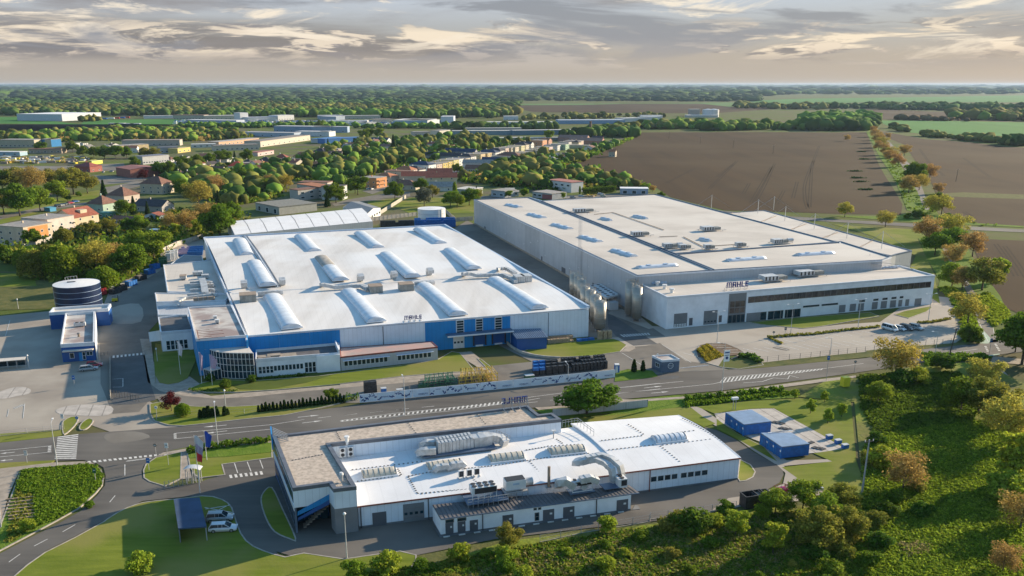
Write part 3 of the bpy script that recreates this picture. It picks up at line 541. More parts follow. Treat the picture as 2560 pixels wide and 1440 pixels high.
# the white-roofed production hall with the blue front
Z1=9.
F1=[G(*p,Z1)for p in PX('q5 420,1080 q6 1160,830 q5 2200,85 35,200')]
for p in F1:p.z=0
FL,FR,BR,BL=F1
h1=thing('production_hall','long white-roofed production hall with blue and white front wall','factory hall',(FL.x,FL.y,0))
b=MB();b.prism(F1,0,Z1-.35);b.build('wall',M['whitepanel'],h1)
def bil(u,v):return FL.lerp(FR,u).lerp(BL.lerp(BR,u),v)
vv=.31
def zroof(u,v):
 t=v/vv if v<vv else(v-vv)/(1-vv)
 return Z1+.02+(.55 if v<vv else .95)*math.sin(math.pi*min(1,max(0,t)))+.03*math.cos(u*math.pi*12)
nu,nv=48,24;vs_=[];fs=[]
for j in range(nv+1):
 for i in range(nu+1):
  q=bil(.004+.992*i/nu,.002+.996*j/nv);vs_.append((q.x,q.y,zroof(i/nu,j/nv)if 0<j<nv else Z1))
for j in range(nv):
 for i in range(nu):a=j*(nu+1)+i;fs.append((a,a+1,a+nu+2,a+nu+1))
b=MB();b.add(vs_,fs);b.build('roof',M['roof1'],h1,smooth_=True)
def edge_bar(parent,A,B,z,w_,h_,m,name='parapet'):
 b=MB();a_=V3((A.x,A.y,z));c_=V3((B.x,B.y,z));b.bar(a_,c_,w_,h_);return b.build(name,m,parent)
edge_bar(h1,FR+E2*.4,BR,Z1+.25,.9,.9,M['rim']);edge_bar(h1,BL,BR,Z1+.15,.8,.8,M['rim']);edge_bar(h1,FL-E2*5.2,BL,Z1+.1,.45,.7,M['rimwhite'])
edge_bar(h1,FL,FR,Z1-.02,.3,.3,M['rimwhite'],'eaves_trim')
a_,c_=bil(.157,.34),bil(.157,.995)
for dx in(-.9,0,.9):
 b=MB();P_=[bil(.157,.34+.655*i/12)+E1*dx+V3((0,0,zroof(.157,.34+.655*i/12)+.12))for i in range(13)]
 for q,r_ in zip(P_,P_[1:]):b.bar(q,r_,.28,.35)
 b.build('roof_joint',M['rimdark']if dx else M['rimwhite'],h1)
edge_bar(h1,bil(.01,vv),bil(.99,vv),Z1+.1,1.1,.12,M['ductw'],'roof_gutter')
finB=GP('z3 1845,1115')[0]
b=MB();fz=[FL-E1*.25,FL+E1*.25,FL+E1*.25-E2*5.6,FL-E1*.25-E2*5.6];b.prism(fz,0,Z1+.3);b.build('fin_wall',M['blue'],h1)
def front_panel(x0px,x1px,m,name='cladding_panel',z0=.0,n=1):
 s0=on_wall(FL,FR,x0px,830)[0];s1=on_wall(FL,FR,x1px,830)[0]
 for i in range(n):
  a=s0+(s1-s0)*i/n;c=s0+(s1-s0)*(i+1)/n
  wbx(h1,name,FL,FR,a+.02,c-.02,z0,Z1-.4,m,.08)
front_panel(617.5,849.4,M['blue'],n=3);front_panel(849.4,957.5,M['whitepanel'],n=1);front_panel(957.8,1062.5,M['whitepanel'],n=1);front_panel(1062.5,1140,M['blue'],n=1)
front_panel(1160.5,1188.6,M['blue']);front_panel(1207.5,1236.6,M['blue']);front_panel(1255.4,1275.5,M['blue']);front_panel(1275.5,1370.3,M['whitepanel']);front_panel(1370.6,1469,M['whitepanel'])
for v,x0,y0,x1,y1 in(('b3',930,-75,992,45),('q6',140,915,206,1045),('q6',313,900,378,1030)):
 s0,s1,z0,z1=rect_on(FL,FR,v,x0,y0,x1,y1)
 window(h1,FL,FR,s0,s1,z0+.2,Z1-.5,rows=5,t=.14,proud=.1,name='louvre_window')
s0,_=on_wall(FL,FR,*X('b3',875,40));s1,_=on_wall(FL,FR,*X('b3',1365,30))
wbx(h1,'loading_canopy',FL,FR,s0-1.2,s1,4.55,4.85,M['slate'],3.2,3.2);wbx(h1,'canopy_edge',FL,FR,s0-1.3,s1,4.5,4.92,M['rimwhite'],3.4,.18)
for x0,x1 in((1072,1160),(1222,1315)):
 a,c,z0,z1=rect_on(FL,FR,'b3',x0,75,x1,160);wbx(h1,'dock_door',FL,FR,a,c,.6,4.2,M['navy'],.16)
 wbx(h1,'dock_seal',FL,FR,a-.35,a,.4,4.4,M['fan'],.5);wbx(h1,'dock_seal',FL,FR,c,c+.35,.4,4.4,M['fan'],.5)
a,c,z0,z1=rect_on(FL,FR,'b3',905,85,988,158);dd=wbx(h1,'sectional_door',FL,FR,a,c,.1,4.1,M['unitwhite'],.18)
for i in range(3):wbx(dd,'pane',FL,FR,a+(i+.18)*(c-a)/3,a+(i+.82)*(c-a)/3,1.6,2.2,M['glass'],.2,.04)
drain(h1,FL,FR,on_wall(FL,FR,1370.4,830)[0],0,Z1-.4,'slate');drain(h1,FL,FR,on_wall(FL,FR,957.6,830)[0],0,Z1-.4)
sh=GP('q6 515,1212 780,1198');sA,sB=sh;dep=6.5
sq=[sA,sB,sB+E2*dep,sA-E1*.0+E2*dep]
shed=thing('storage_shed','windowless dark blue metal shed beside the loading docks','shed',(sA.x,sA.y,0))
b=MB();b.prism(sq,0,[3.6,3.6,4.3,4.3]if area(sq)>0 else 3.9);b.build('wall',M['navy'],shed)
b=MB();ro=ofs(ccw(sq),-.35);b.prism(ro,[3.63,3.63,4.4,4.4],[3.75,3.75,4.52,4.52],bottom=True);b.build('roof',M['steelroof'],shed)
for i in range(16):q=sA.lerp(sB,i/15.);b=MB();b.bar((q.x-E2.x*.3,q.y-E2.y*.3,3.82),(*(q+E2*(dep-.1)).xy,4.58),.06,.08);b.build('roof_seam',M['rim'],shed)
def annex(name,label,px,z,m,roofm,rimm=M['rimwhite'],cat='annex',rh=.3,rw=.3,drop=.0,base=.0,kind_wall='wall'):
 poly=[G(*p,z)for p in PX(px)]
 for p in poly:p.z=0
 t=thing(name,label,cat,(poly[0].x,poly[0].y,0));b=MB();b.prism(poly,base,z-drop-.05);b.build(kind_wall,m,t)
 roof_on(t,poly,z,roofm,rimm=rimm,rh=rh,rw=rw,drop=drop);return t,poly
an1,p1=annex('office_annex','pale single-storey annex with window band between the curved glass front and the red-edged annex','b2 1040,286 1795,226 o 848,858 640,876',4.9,M['whitewall'],M['darkroof'],rh=.2,drop=.5)
A1,B1_=p1[0],p1[1]
b=MB();q=B1_;b.prism([q-E1*.25,q+E1*.1,q+E1*.1+E2*9,q-E1*.25+E2*9],0,5.9);b.build('end_wall',M['whitewall'],an1)
s0,s1,z0,z1=rect_on(A1,B1_,'b2',1055,395,1475,395)
nw=12;zt,zb=2.9,1.35
for i in range(nw):
 a=.5+i*(s1-.5)/nw;window(an1,A1,B1_,a+.04,a+(s1-.5)/nw-.04,zb if i>3 else .9,zt,rows=1 if i>3 else 2)
s2=on_wall(A1,B1_,*X('b2',1585,330))[0]
for i in range(3):a=s1+.3+i*(s2-s1-.3)/3;window(an1,A1,B1_,a,a+(s2-s1-.3)/3-.05,.15,3.1,cols=1,rows=2)
wbx(an1,'end_pier',A1,B1_,s2+.2,(B1_-A1).length,0,4.7,M['whitewall'],.5)
for(x,y,wd,dp,hh)in((1120,262,3.2,2.2,.5),(1205,250,3.5,2.,.6),(1330,245,4.5,3.,.35)):
 g=G(*X('b2',x,y),4.6);b=MB();b.box((g.x,g.y,4.4+hh/2),(wd,dp,hh),PHI);tag(b.build('roof_slab',M['path']),'flat pale slab lying on the dark annex roof','slab','slabs on the annex roof')
an2,p2_=annex('office_annex','low grey annex with red roof edge and two awninged window rows','b2 1805,262 o 1094,867.5 1079,854 849,870',3.9,M['greypanel'],M['redroof'],rimm=M['rusty'],rh=.1,rw=.25)
A2,B2_=p2_[0],p2_[1]
for v,x0,y0,x1,y1,n in(('b3',30,270,385,295,10),('b3',458,230,733,258,8)):
 s0,z1=on_wall(A2,B2_,*X(v,x0,y0-0));s1,_=on_wall(A2,B2_,*X(v,x1,y1))
 for i in range(n):a=s0+i*(s1-s0)/n;window(an2,A2,B2_,a+.05,a+(s1-s0)/n-.05,1.15,2.65)
 wbx(an2,'awning',A2,B2_,s0-.3,s1+.5,2.82,2.9,M['rim'],.9,.85)
en,pe=annex('entrance_block','blue entrance block with stained flat roof left of the fin wall','z3 825,410 1685,345 z2 1310,865 660,900',10.,M['blue'],M['stained'],rh=.3,drop=.1)
eA,eB=pe[0],pe[1]
CURVE=smooth([G(*p,7.2)for p in PX('z3 985,500 1050,560 1150,600 1300,622 1450,630 1620,632 1800,632')],5,closed=False)
gl=thing('glass_front','curved glass curtain wall in front of the blue entrance block','glass facade',(CURVE[0].x,CURVE[0].y,0))
Ls=[.0]
for a,c in zip(CURVE,CURVE[1:]):Ls.append(Ls[-1]+(c-a).length)
def cpt(s):
 for i in range(len(CURVE)-1):
  if Ls[i+1]>=s:return CURVE[i].lerp(CURVE[i+1],(s-Ls[i])/max(1e-6,Ls[i+1]-Ls[i]))
 return CURVE[-1]
ncol=17;cp=[cpt(Ls[-1]*i/ncol)for i in range(ncol+1)];lv=[.1,2.,3.8,5.5,7.1]
for i in range(ncol):
 a,c=cp[i],cp[i+1]
 for z0,z1 in zip(lv,lv[1:]):
  b=MB();b.add([(a.x,a.y,z0+.04),(c.x,c.y,z0+.04),(c.x,c.y,z1-.04),(a.x,a.y,z1-.04)],[(0,1,2,3)]);b.build('pane',M['glassblue'],gl)
for i in range(ncol+1):b=MB();b.bar((cp[i].x,cp[i].y,.05),(cp[i].x,cp[i].y,7.25),.12);b.build('mullion',M['frame'],gl)
for z_ in lv:
 b=MB()
 for a,c in zip(cp,cp[1:]):b.bar((a.x,a.y,z_),(c.x,c.y,z_),.16,.1)
 b.build('transom',M['frame'],gl)
rp=[V3((p.x,p.y,0))for p in cp]+[V3((FL.x,FL.y,0))-E1*.4-E2*.3,V3((eA.x,eA.y,0)).lerp(V3((eB.x,eB.y,0)),.14)-E2*.15]
b=MB();b.sheet(rp,7.2);b.build('roof',M['roof3'],gl)
pp=GP('z3 970,1080 1085,1120 1270,1075 1180,1010');pc=sum(pp,V3())/4
por=thing('entrance_porch','small square glass porch with grey roof before the curved front','porch',(pp[0].x,pp[0].y,0))
b=MB();b.prism(pp,2.7,2.95,bottom=True);b.build('roof',M['ductw'],por)
for i in range(4):
 a,c=pp[i],pp[(i+1)%4];b=MB();b.bar((a.x,a.y,.2),(a.x,a.y,2.7),.15);b.build('post',M['frame'],por)
 b=MB();b.add([(a.x,a.y,.25),(c.x,c.y,.25),(c.x,c.y,2.68),(a.x,a.y,2.68)],[(0,1,2,3)]);b.build('pane',M['glassblue'],por)
 for t in(.33,.66):q=a.lerp(c,t);b=MB();b.bar((q.x,q.y,.2),(q.x,q.y,2.7),.07);b.build('mullion',M['frame'],por)
an3,p3_=annex('side_annex','lower dark-roofed annex with tall windows left of the blue entrance block','z2 250,1285 740,1245 655,1010 215,1060',5.6,M['whitewall'],M['darkroof'],rh=.5,rw=.35)
A3,B3_=p3_[0],p3_[1]
s0,z1=on_wall(A3,B3_,*X('z3',305,450));s1,_=on_wall(A3,B3_,*X('z3',680,420))
for i in range(5):a=s0+i*(s1-s0)/5;window(an3,A3,B3_,a+.05,a+(s1-s0)/5-.05,.5,3.3,rows=2)
an4,p4_=annex('side_annex','annex roof block with pale ducts beside the hall, between stained roof and dark roof','z2 190,815 1220,790 1290,700 165,680',7.6,M['whitewall'],M['roof3'],rh=.25,rw=.3)
an6,p6_=annex('side_annex','tall grey plant room wall block under the duct roof','z2 215,1000 655,1000 1300,850 1230,800 195,830',6.2,M['ductw'],M['greypanel'],rh=.05,rw=.3)
an5,p5_=annex('side_annex','beige-roofed annex covered with duct loops along the hall wall','z2 355,660 1230,690 1010,170 900,200 290,260',7.4,M['whitewall'],M['roof3'],rh=.3,rw=.3)
an7,p7_=annex('side_annex','grey sloping-roofed lean-to at the far end of the duct-covered annex','z2 380,255 900,230 870,120 600,105',5.2,M['greypanel'],M['midgrey'],rh=.1,rw=.25)
t=thing('canopy','small square beige canopy on posts by the annex corner','canopy',(*G(*X('z3',120,420),0).xy,0));q=[G(*p,3.)for p in PX('z3 10,285 200,255 225,425 35,445')]
b=MB();b.prism(q,3.,3.15,bottom=True);b.build('roof',M['roof3'],t)
for a in q:b=MB();b.bar((a.x,a.y,0),(a.x,a.y,3.),.12);b.build('post',M['railing'],t)
sheet('surface_patch','b3 1050,562 1190,536 1195,545 1052,574',M['darklane'],.131);sheet('surface_patch','b1 700,500 900,480 1000,520 760,560',M['asphalt_yard'],.1305,3);sheet('surface_patch','q7 560,1230 700,1225 690,1250 550,1258',M['darklane'],.1305,3)
VG='barrel rooflights on the white hall roof'
def vg(fx,fy,nx,ny,v='q5'):
 a=G(*X(v,nx,ny),Z1+.3);c=G(*X(v,fx,fy),Z1+.3);a.z=c.z=0
 return a+E2*.3,c
spec=[((355,228),(425,365),'short barrel rooflight nearest the far left corner of the white roof'),((485,430),(610,645),'long barrel rooflight left of the twin black roof joints'),((905,192),(1035,332),'short barrel rooflight in the back row just right of the roof joints'),((1090,390),(1270,595),'barrel rooflight with its far half stained brown'),((1440,165),(1605,300),'short barrel rooflight in the middle of the back row'),((1675,355),(1920,565),'long barrel rooflight behind the third brown-topped air unit'),((1970,130),(2170,262),'short barrel rooflight nearest the far right corner'),((2245,320),(2470,490),'long barrel rooflight by the right roof edge behind the duct')]
for i,(f_,n_,lb)in enumerate(spec):
 a,c=vg(*f_,*n_);vault('barrel_rooflight',lb,a,c,5.2,1.15,M['poly'],VG,ribs=7 if i%2==0 else 11,z=Z1+.85,m2=M['polydirty']if i==3 else None,t2=.5)
a,c=vg(650,728,830,1018);vault('barrel_rooflight','front barrel rooflight nearest the blue front corner',a,c,5.4,1.15,M['poly'],VG,12,Z1+.45)
a,c=vg(1340,682,1590,958);vault('barrel_rooflight','front barrel rooflight just left of the rooftop letters',a,c,5.2,1.15,M['poly'],VG,12,Z1+.45)
a,c=vg(2010,625,2330,898);vault('barrel_rooflight','front barrel rooflight just right of the rooftop letters',a,c,5.2,1.15,M['poly'],VG,12,Z1+.45)
a,c=vg(310,575,720,838,'q6');vault('barrel_rooflight','front barrel rooflight nearest the right edge above the silos',a,c,5.2,1.15,M['poly'],VG,12,Z1+.45)
def air_unit(px,wd,dp,hh,zb,lab,top=M['rust_top'],side=M['unitside'],group='air units on the white hall roof',v='o',ang=PHI,name='air_unit'):
 g=G(*X(v,*px),zb);t=thing(name,lab,'air unit',(g.x,g.y,zb),group)
 b=MB();b.box((g.x,g.y,zb+.35+hh/2),(wd,dp,hh),ang);b.build('casing',side,t)
 b=MB();b.box((g.x,g.y,zb+.35+hh+.05),(wd+.15,dp+.15,.1),ang);b.build('lid',top,t)
 b=MB()
 for sx in(-1,1):b.box((*(g+E1*sx*wd*.35).xy,zb+.17),(.2,dp+.8,.34),ang)
 b.build('skid',M['railing'],t)
 b=MB()
 for k_ in(-.25,.0,.25):b.box((*(g+E1*k_*wd-E2*(dp/2+.02)).xy,zb+.35+hh/2),(.07,.05,hh*.9),ang)
 b.build('panel_seam',M['rib'],t)
 return t,g
zt=Z1+.15
def ductthing(name,lab,pts,w_,h_,m=M['duct'],group=None,joints=True,cat='air duct'):
 t=thing(name,lab,cat,tuple(pts[0]),group);b=MB();duct(b,pts,w_,h_);b.build('casing',m,t)
 if joints:
  for a,c in zip(pts,pts[1:]):
   a=V3(a);c=V3(c);n=int((c-a).length//1.6)
   for i in range(1,n+1):
    q=a.lerp(c,i/(n+1));d=(c-a).normalized();k_=MB();k_.bar(q-d*.05,q+d*.05,w_+.12,h_+.12);k_.build('flange',M['ductw'],t)
 return t
def gp(v,x,y,z):g=G(*X(v,x,y),z);return V3((g.x,g.y,z))
air_unit(X('q5',435,770),5.,4.6,2.2,zt,'brown-topped air unit at the left end of the roof valley')
air_unit(X('q5',1580,690),4.2,4.6,2.2,zt,'brown-topped air unit in the middle, fed by the S-shaped duct')
air_unit(X('q5',1855,672),4.6,4.6,2.2,zt,'brown-topped air unit third from the left in the roof valley')
air_unit(X('q6',530,595),3.2,4.4,2.,zt,'pale twin air unit, left half, near the right edge of the white roof',top=M['ductw'],side=M['ductw'])
air_unit(X('q6',592,590),3.2,4.4,2.,zt,'pale twin air unit, right half, near the right edge of the white roof',top=M['ductw'],side=M['ductw'])
DG='ducts on the white hall roof'
def elbow(v,x,y,lab,flip=1,zz=zt):
 g=gp(v,x,y,zz);pts=[g+V3((0,0,.2)),g+V3((0,0,1.6))]+[g+E2*(-1.6*math.sin(a))*flip*.9+V3((0,0,1.6+1.1*(1-math.cos(a))*0+1.*math.sin(a)))for a in(.5,1.,1.5)]+[g-E2*4.5*flip+V3((0,0,2.2))]
 return ductthing('roof_duct',lab,pts,2.,1.2,group=DG)
elbow('q5',400,650,'curved duct head behind the left brown-topped unit')
elbow('q5',740,625,'curved duct head just left of the twin roof joints')
elbow('q5',1440,590,'curved duct head feeding the middle brown-topped unit')
elbow('q5',1740,565,'curved duct head feeding the third brown-topped unit')
elbow('q5',2060,535,'curved duct head right of the third brown-topped unit')
ductthing('roof_duct','straight duct from the left unit to the roof joints',[gp('q5',520,700,zt+.9),gp('q5',745,685,zt+.9)],1.1,1.3,M['duct'],DG)
ductthing('roof_duct','S-shaped duct running to the middle brown-topped unit',[gp('q5',1095,620,zt+.2),gp('q5',1100,618,zt+2.),gp('q5',1150,625,zt+1.6),gp('q5',1210,640,zt+1.),gp('q5',1450,628,zt+1.),gp('q5',1510,660,zt+1.)],1.4,1.1,M['duct'],DG)
ductthing('roof_duct','straight duct right of the third brown-topped unit',[gp('q5',1930,610,zt+.9),gp('q5',2110,598,zt+.9)],1.1,1.2,M['duct'],DG)
ductthing('roof_duct','long S-shaped duct to the pale twin unit',[gp('q6',30,530,zt+.1),gp('q6',35,520,zt+2.2),gp('q6',90,520,zt+1.8),gp('q6',150,535,zt+1.),gp('q6',390,530,zt+1.),gp('q6',460,560,zt+1.),gp('q6',505,590,zt+1.)],1.5,1.1,M['duct'],DG)
ductthing('roof_duct','short curved duct beside the right parapet of the white roof',[gp('q6',345,480,zt+.1),gp('q6',350,478,zt+2.),gp('q6',410,470,zt+1.6),gp('q6',500,520,zt+1.1)],1.4,1.,M['duct'],DG)
logo_sign('blue rooftop letters on the front edge of the white hall',gp('q5',1845,962,Z1+.1)+E2*.6,E1,1.1,Z1+.1,stand=.8)
SG='duct loops on the side annex roofs'
for i,(y,lab)in enumerate(((510,'uppermost'),(545,'second'),(625,'third'),(690,'lowest'))):
 ductthing('roof_duct',lab+' of the hooked ducts on the beige annex roof',[gp('z2',690-40*(i==3),y+10,8.3),gp('z2',860,y,8.3),gp('z2',990+20*i,y,8.3),gp('z2',1030+18*i,y+15,8.2),gp('z2',1035+18*i,y+25,7.5)],.8,.8,M['ductw'],SG)
ductthing('roof_duct','broad trunk duct crossing the hooked ducts',[gp('z2',870,470,8.5),gp('z2',900,560,8.5),gp('z2',920,680,8.5)],2.2,1.,M['ductw'],SG)
ductthing('roof_duct','long flat duct on the lower annex roof',[gp('z2',740,770,8.4),gp('z2',1030,745,8.4),gp('z2',1035,765,7.7)],1.3,1.,M['rust_top'],SG)
ductthing('roof_duct','forked white duct going down the plant room front',[gp('z2',1010,700,8.2),gp('z2',620,745,8.2),gp('z2',510,800,8.),gp('z2',530,870,6.6)],.9,.7,M['ductw'],SG)
for(x,y,wd,dp,hh,lab)in((590,470,2.2,3.2,1.1,'beige box unit on the beige annex roof'),(770,410,1.6,3.,1.,'left white box unit of a pair on the beige annex roof'),(845,405,1.8,3.,1.,'right white box unit of a pair on the beige annex roof'),(920,455,2.4,2.,1.,'rounded white unit near the top of the annex duct run')):
 air_unit(X('z2',x,y),wd,dp,hh,7.4,lab,top=M['ductw']if x>600 else M['rust_top'],side=M['ductw'],group='box units on the annex roofs')
air_unit(X('z2',1070,1070),1.,1.,.6,9.9,'rear of two little white roof boxes on the stained roof',top=M['unitwhite'],side=M['unitwhite'],group='roof boxes on the stained roof',name='roof_box')
air_unit(X('z2',1100,1130),1.1,1.1,.7,9.9,'front of two little white roof boxes on the stained roof',top=M['unitwhite'],side=M['unitwhite'],group='roof boxes on the stained roof',name='roof_box')
ps=thing('sign_frame','rusty pipe framework lying at the front corner of the stained roof','frame',tuple(gp('z2',800,1350,9.95)))
for i in range(6):
 a=gp('z2',800+i*6,1240+i*24,10.3);b=MB();b.bar(a,a+E1*(6.5 if i%2 else 3.2),.09);b.bar(a,a-V3((0,0,.4)),.09);b.build('rail',M['rusty'],ps)
b=MB();b.bar(gp('z2',790,1225,10.4),gp('z2',815,1370,10.4),.1);b.build('post',M['rusty'],ps)
# the big grey-walled hall with the beige roofs
ZB,ZO,ZE=13.6,10.4,8.
pA=[G(*p,ZB)for p in PX('o 1592,690 v2 1145,890 1560,875 q6 2280,490')]
h3=thing('warehouse_hall','tall grey panel hall with beige roof strips and white rooflights','factory hall',(pA[0].x,pA[0].y,0))
full=[G(*p,ZB)for p in PX('o 1592,690 v2 1145,890 1560,872 1665,900 o 1640,486 v3 1330,1085 o 2103,604 2229,643 2206,651')]
b=MB();b.prism(full,0,ZB-.3);b.build('wall',M['greypanel'],h3)
secs=[('o 1592,690 v2 1145,890 1560,875 q6 2280,490',M['roof3']),('v2 1640,900 o 1640,486 v3 1330,1085 q6 1930,340',M['roof3']),('q6 1935,345 o 2103,604 2229,643 2206,651 q6 2290,490',M['roof3'])]
for s_,m_ in secs:
 p=[G(*q,ZB)for q in PX(s_)]
 b=MB();b.sheet(ofs(ccw(p),.5),ZB-.12);b.build('roof',m_,h3);k_=MB();k_.ring(ofs(ccw(p),.05),.55,ZB-.6,ZB+.25);k_.build('parapet',M['slate'],h3)
k_=MB();k_.ring(ofs(ccw(full),-.06),.3,ZB-.35,ZB+.1);k_.build('coping',M['rimwhite'],h3)
sheet('delivery_lane','',M['asphalt_yard'],.092,poly=[FR+E1*.3-E2*2,BR+E1*.3+E2*14,full[1]-E1*.5+E2*14,full[1]-E1*.3,full[0]-E1*.3,full[0]-E2*26-E1*2])
for i in range(17):
 q=FR.lerp(BR,.12+i*.052)+E1*1.2;pline([q,q+E1*4.8],.14,'bay_line',.11)
for i in range(16):
 q=FR.lerp(BR,.146+i*.052)+E1*3.6;sheet('dark_bay','',M['darklane'],.1,poly=[q-E1*2.3-E2*3.6,q+E1*2.3-E2*3.6,q+E1*2.3+E2*3.6,q-E1*2.3+E2*3.6])
W0,W1=full[0],full[1];Lw=(W1-W0).length
def side_rect(v,x0,y0,x1,y1,name,m,proud=.06):
 s0,z1=on_wall(W0,W1,*X(v,x0,y0));s1,z0=on_wall(W0,W1,*X(v,x1,y1));wbx(h3,name,W0,W1,min(s0,s1),max(s0,s1),max(0,z0),z1,m,proud)
for x,y in((735,385),(1195,610)):pass
side_rect('q6',915,455,948,530,'door',M['doorgrey']);side_rect('q6',218,90,232,175,'door',M['doorgrey']);side_rect('q6',730,360,742,415,'door',M['doorgrey']);side_rect('q6',1192,598,1205,640,'door',M['doorgrey'])
for i in range(1,34):s=Lw*i/34;wbx(h3,'panel_joint',W0,W1,s-.03,s+.03,.8,ZB-.4,M['midgrey'],.015,.03)
wbx(h3,'plinth',W0,W1,0,Lw-.5,0,.9,M['path'],.09)
for i in range(16):
 s=12+i*9.7;wbx(h3,'wall_light',W0,W1,s,s+.5,8.4-(i%3)*2.3,8.8-(i%3)*2.3,M['unitwhite'],.2)
s_,_=on_wall(W0,W1,*X('q6',1095,500));tP=W0.lerp(W1,s_/Lw);lt=thing('ladder_tower','grey caged access ladder rising up the long grey wall','ladder',(tP.x,tP.y,0));nn=(W1-W0).normalized();out_=V3((nn.y,-nn.x,0));out_=out_ if out_.dot(V3((W0.x,W0.y,0)))<0 else-out_
cc=tP+out_*.9;b=MB()
for sx in(-.6,.6):
 for sy in(-.6,.6):q=cc+nn*sx+out_*sy;b.bar((q.x,q.y,0),(q.x,q.y,ZB+1.2),.1)
b.build('post',M['railing'],lt);b=MB()
for i in range(28):
 for sx in(-.6,.6):b.bar(cc+nn*sx-out_*.6+V3((0,0,.5*i+.3)),cc+nn*sx+out_*.6+V3((0,0,.5*i+.3)),.06)
 b.bar(cc-nn*.6+out_*.6+V3((0,0,.5*i+.3)),cc+nn*.6+out_*.6+V3((0,0,.5*i+.3)),.06)
b.build('rung',M['railing'],lt)
b=MB();b.bar(cc-out_*.6+V3((0,0,ZB+1.1)),cc-out_*2.6+V3((0,0,ZB+1.1)),.08);b.bar(cc-out_*2.6+V3((0,0,ZB)),cc-out_*2.6+V3((0,0,ZB+1.1)),.08);b.build('handrail',M['railing'],lt)
BG='small rooflights on the beige roofs'
def small_light(v,x0,y0,x1,y1,wdt,lab,z=ZB-.1):
 a,c=G(*X(v,x0,y0),z+.3),G(*X(v,x1,y1),z+.3);a.z=c.z=0
 t=vault('rooflight',lab,a,c,wdt,.75,M['poly'],BG,ribs=6,z=z)
 for f_ in(.28,.72):
  q=a.lerp(c,f_);b=MB();b.box((q.x,q.y,z+.95),(1.5,1.3,.12),math.atan2((c-a).y,(c-a).x));b.build('vent_hatch',M['rim'],t)
for i,(x0,y0,x1,y1)in enumerate(((1395,925,1490,945),(1560,995,1665,1022),(1740,1072,1860,1104),(1945,1162,2080,1200),(2185,1262,2335,1308))):
 small_light('v2',x0,y0,x1,y1,3.2,'slanting rooflight on the long left strip, %s from the far end'%['first','second','third','fourth','fifth'][i])
small_light('q6',1600,462,1945,437,2.8,'sideways rooflight on the left strip above the silos')
small_light('q7',1150,182,1480,157,2.8,'sideways rooflight on the front roof strip, nearer the letters')
small_light('q8',480,132,800,112,2.8,'sideways rooflight on the front roof strip, nearer the right corner')
for i,(v,x,y)in enumerate((('v2',2130,1035),('v2',2370,1018),('v3',435,1065),('v3',10,915))):
 small_light(v,x-35,y-8,x+35,y+8,1.6,'tiny rooflight on the wide rear roof, %s'%['nearest the left seam','second from the left seam','in front of the large cooler','behind the coolers near the middle'][i])
def machine(v,x,y,z,wd,dp,lab,kind=0,group='machines on the beige roofs'):
 g=G(*X(v,x,y),z);t=thing('roof_machine',lab,'roof machine',(g.x,g.y,z),group);o3=lambda a,c,e=0:(*(g+E1*a+E2*c).xy,z+e)
 b=MB();b.box(o3(-wd*.2,0,1.3),(wd*.55,dp,1.5),PHI);b.build('casing',M['ductw'],t)
 b=MB();b.box(o3(wd*.28,0,1.1),(wd*.35,dp*.8,1.1),PHI);b.build('cooler',M['unitside'],t)
 b=MB()
 for i in range(4):b.box(o3(-wd*.42+i*wd*.14,-dp/2-.05,1.3),(wd*.05,.1,1.2),PHI)
 b.build('louvre',M['fan'],t);b=MB()
 for sx in(-.5,-.17,.17,.5):
  for sy in(-.6,.6):b.bar(o3(wd*sx,dp*sy,0),o3(wd*sx,dp*sy,.5),.12)
 for sy in(-.6,.6):b.bar(o3(-wd*.6,dp*sy,.5),o3(wd*.7,dp*sy,.5),.16)
 b.build('support_frame',M['railing'],t)
 if kind:b=MB();b.cyl(o3(wd*.5,0,1.3),o3(wd*.85,0,1.3),.8,n=12);b.build('drum',M['ductw'],t)
 return t
for v,x,y,wd,dp,lab,k_ in(('v2',1960,985,11,3.2,'large roof cooler near the far left seam of the rear roof',0),('q6',1620,180,8,3,'pale roof unit beside the dark seam, left of the middle',0),('q6',1890,290,6,3,'louvred roof unit with a drum near the seam corner',1),('q6',2020,300,5,2.5,'low pale roof unit right of the drum unit',0),('v3',470,1005,9,4,'large cooler on legs in the middle of the rear roof',0),('v3',670,1115,4.5,2.2,'small box unit behind the front roof seam',0),('v3',460,1130,4.5,2.2,'small box unit left of its twin behind the front seam',0),('v3',930,1092,7,3.2,'grey cooler on legs near the right seam end',1)):
 machine(v,x,y,ZB-.1,wd,dp,lab,k_)
for s_ in('q6 1450,-10 2200,260','v3 0,940 430,1115','v2 2040,1000 2180,985 2560,1115','v3 360,1000 130,960','q6 1700,210 1960,190'):
 pass
PG='pipe runs on the beige roofs'
for s_,lab in(('v2 2040,1000 2180,985','thin pipe run left of the rear roof pipes'),('v2 2180,985 2560,1115','long dark pipe run slanting over the rear roof'),('v3 130,1045 250,1040','short pipe stub near the middle coolers'),('v3 290,1045 420,1110','dark pipe run ending at the box units'),('v3 420,1110 640,1095','pipe linking the two box units')):
 q=[G(*p,ZB+.1)for p in PX(s_)];b=MB();b.bar(q[0],q[1],.28,.2);tag(b.build('roof_pipe',M['rust_top']),lab,'pipe',PG)
po=[G(*p,ZO)for p in PX('q7 605,519 q8 1720,322 1410,236 q7 340,388')]
of=thing('office_block','white two-storey office front with long strip window','office building',(po[0].x,po[0].y,0))
b=MB();b.prism(po,0,ZO-.25);b.build('wall',M['whitewall'],of);roof_on(of,po,ZO,M['roof3'],rimm=M['rimwhite'],rh=.25,rw=.5,drop=.15)
O0,O1=po[0],po[1];Lo=(O1-O0).length
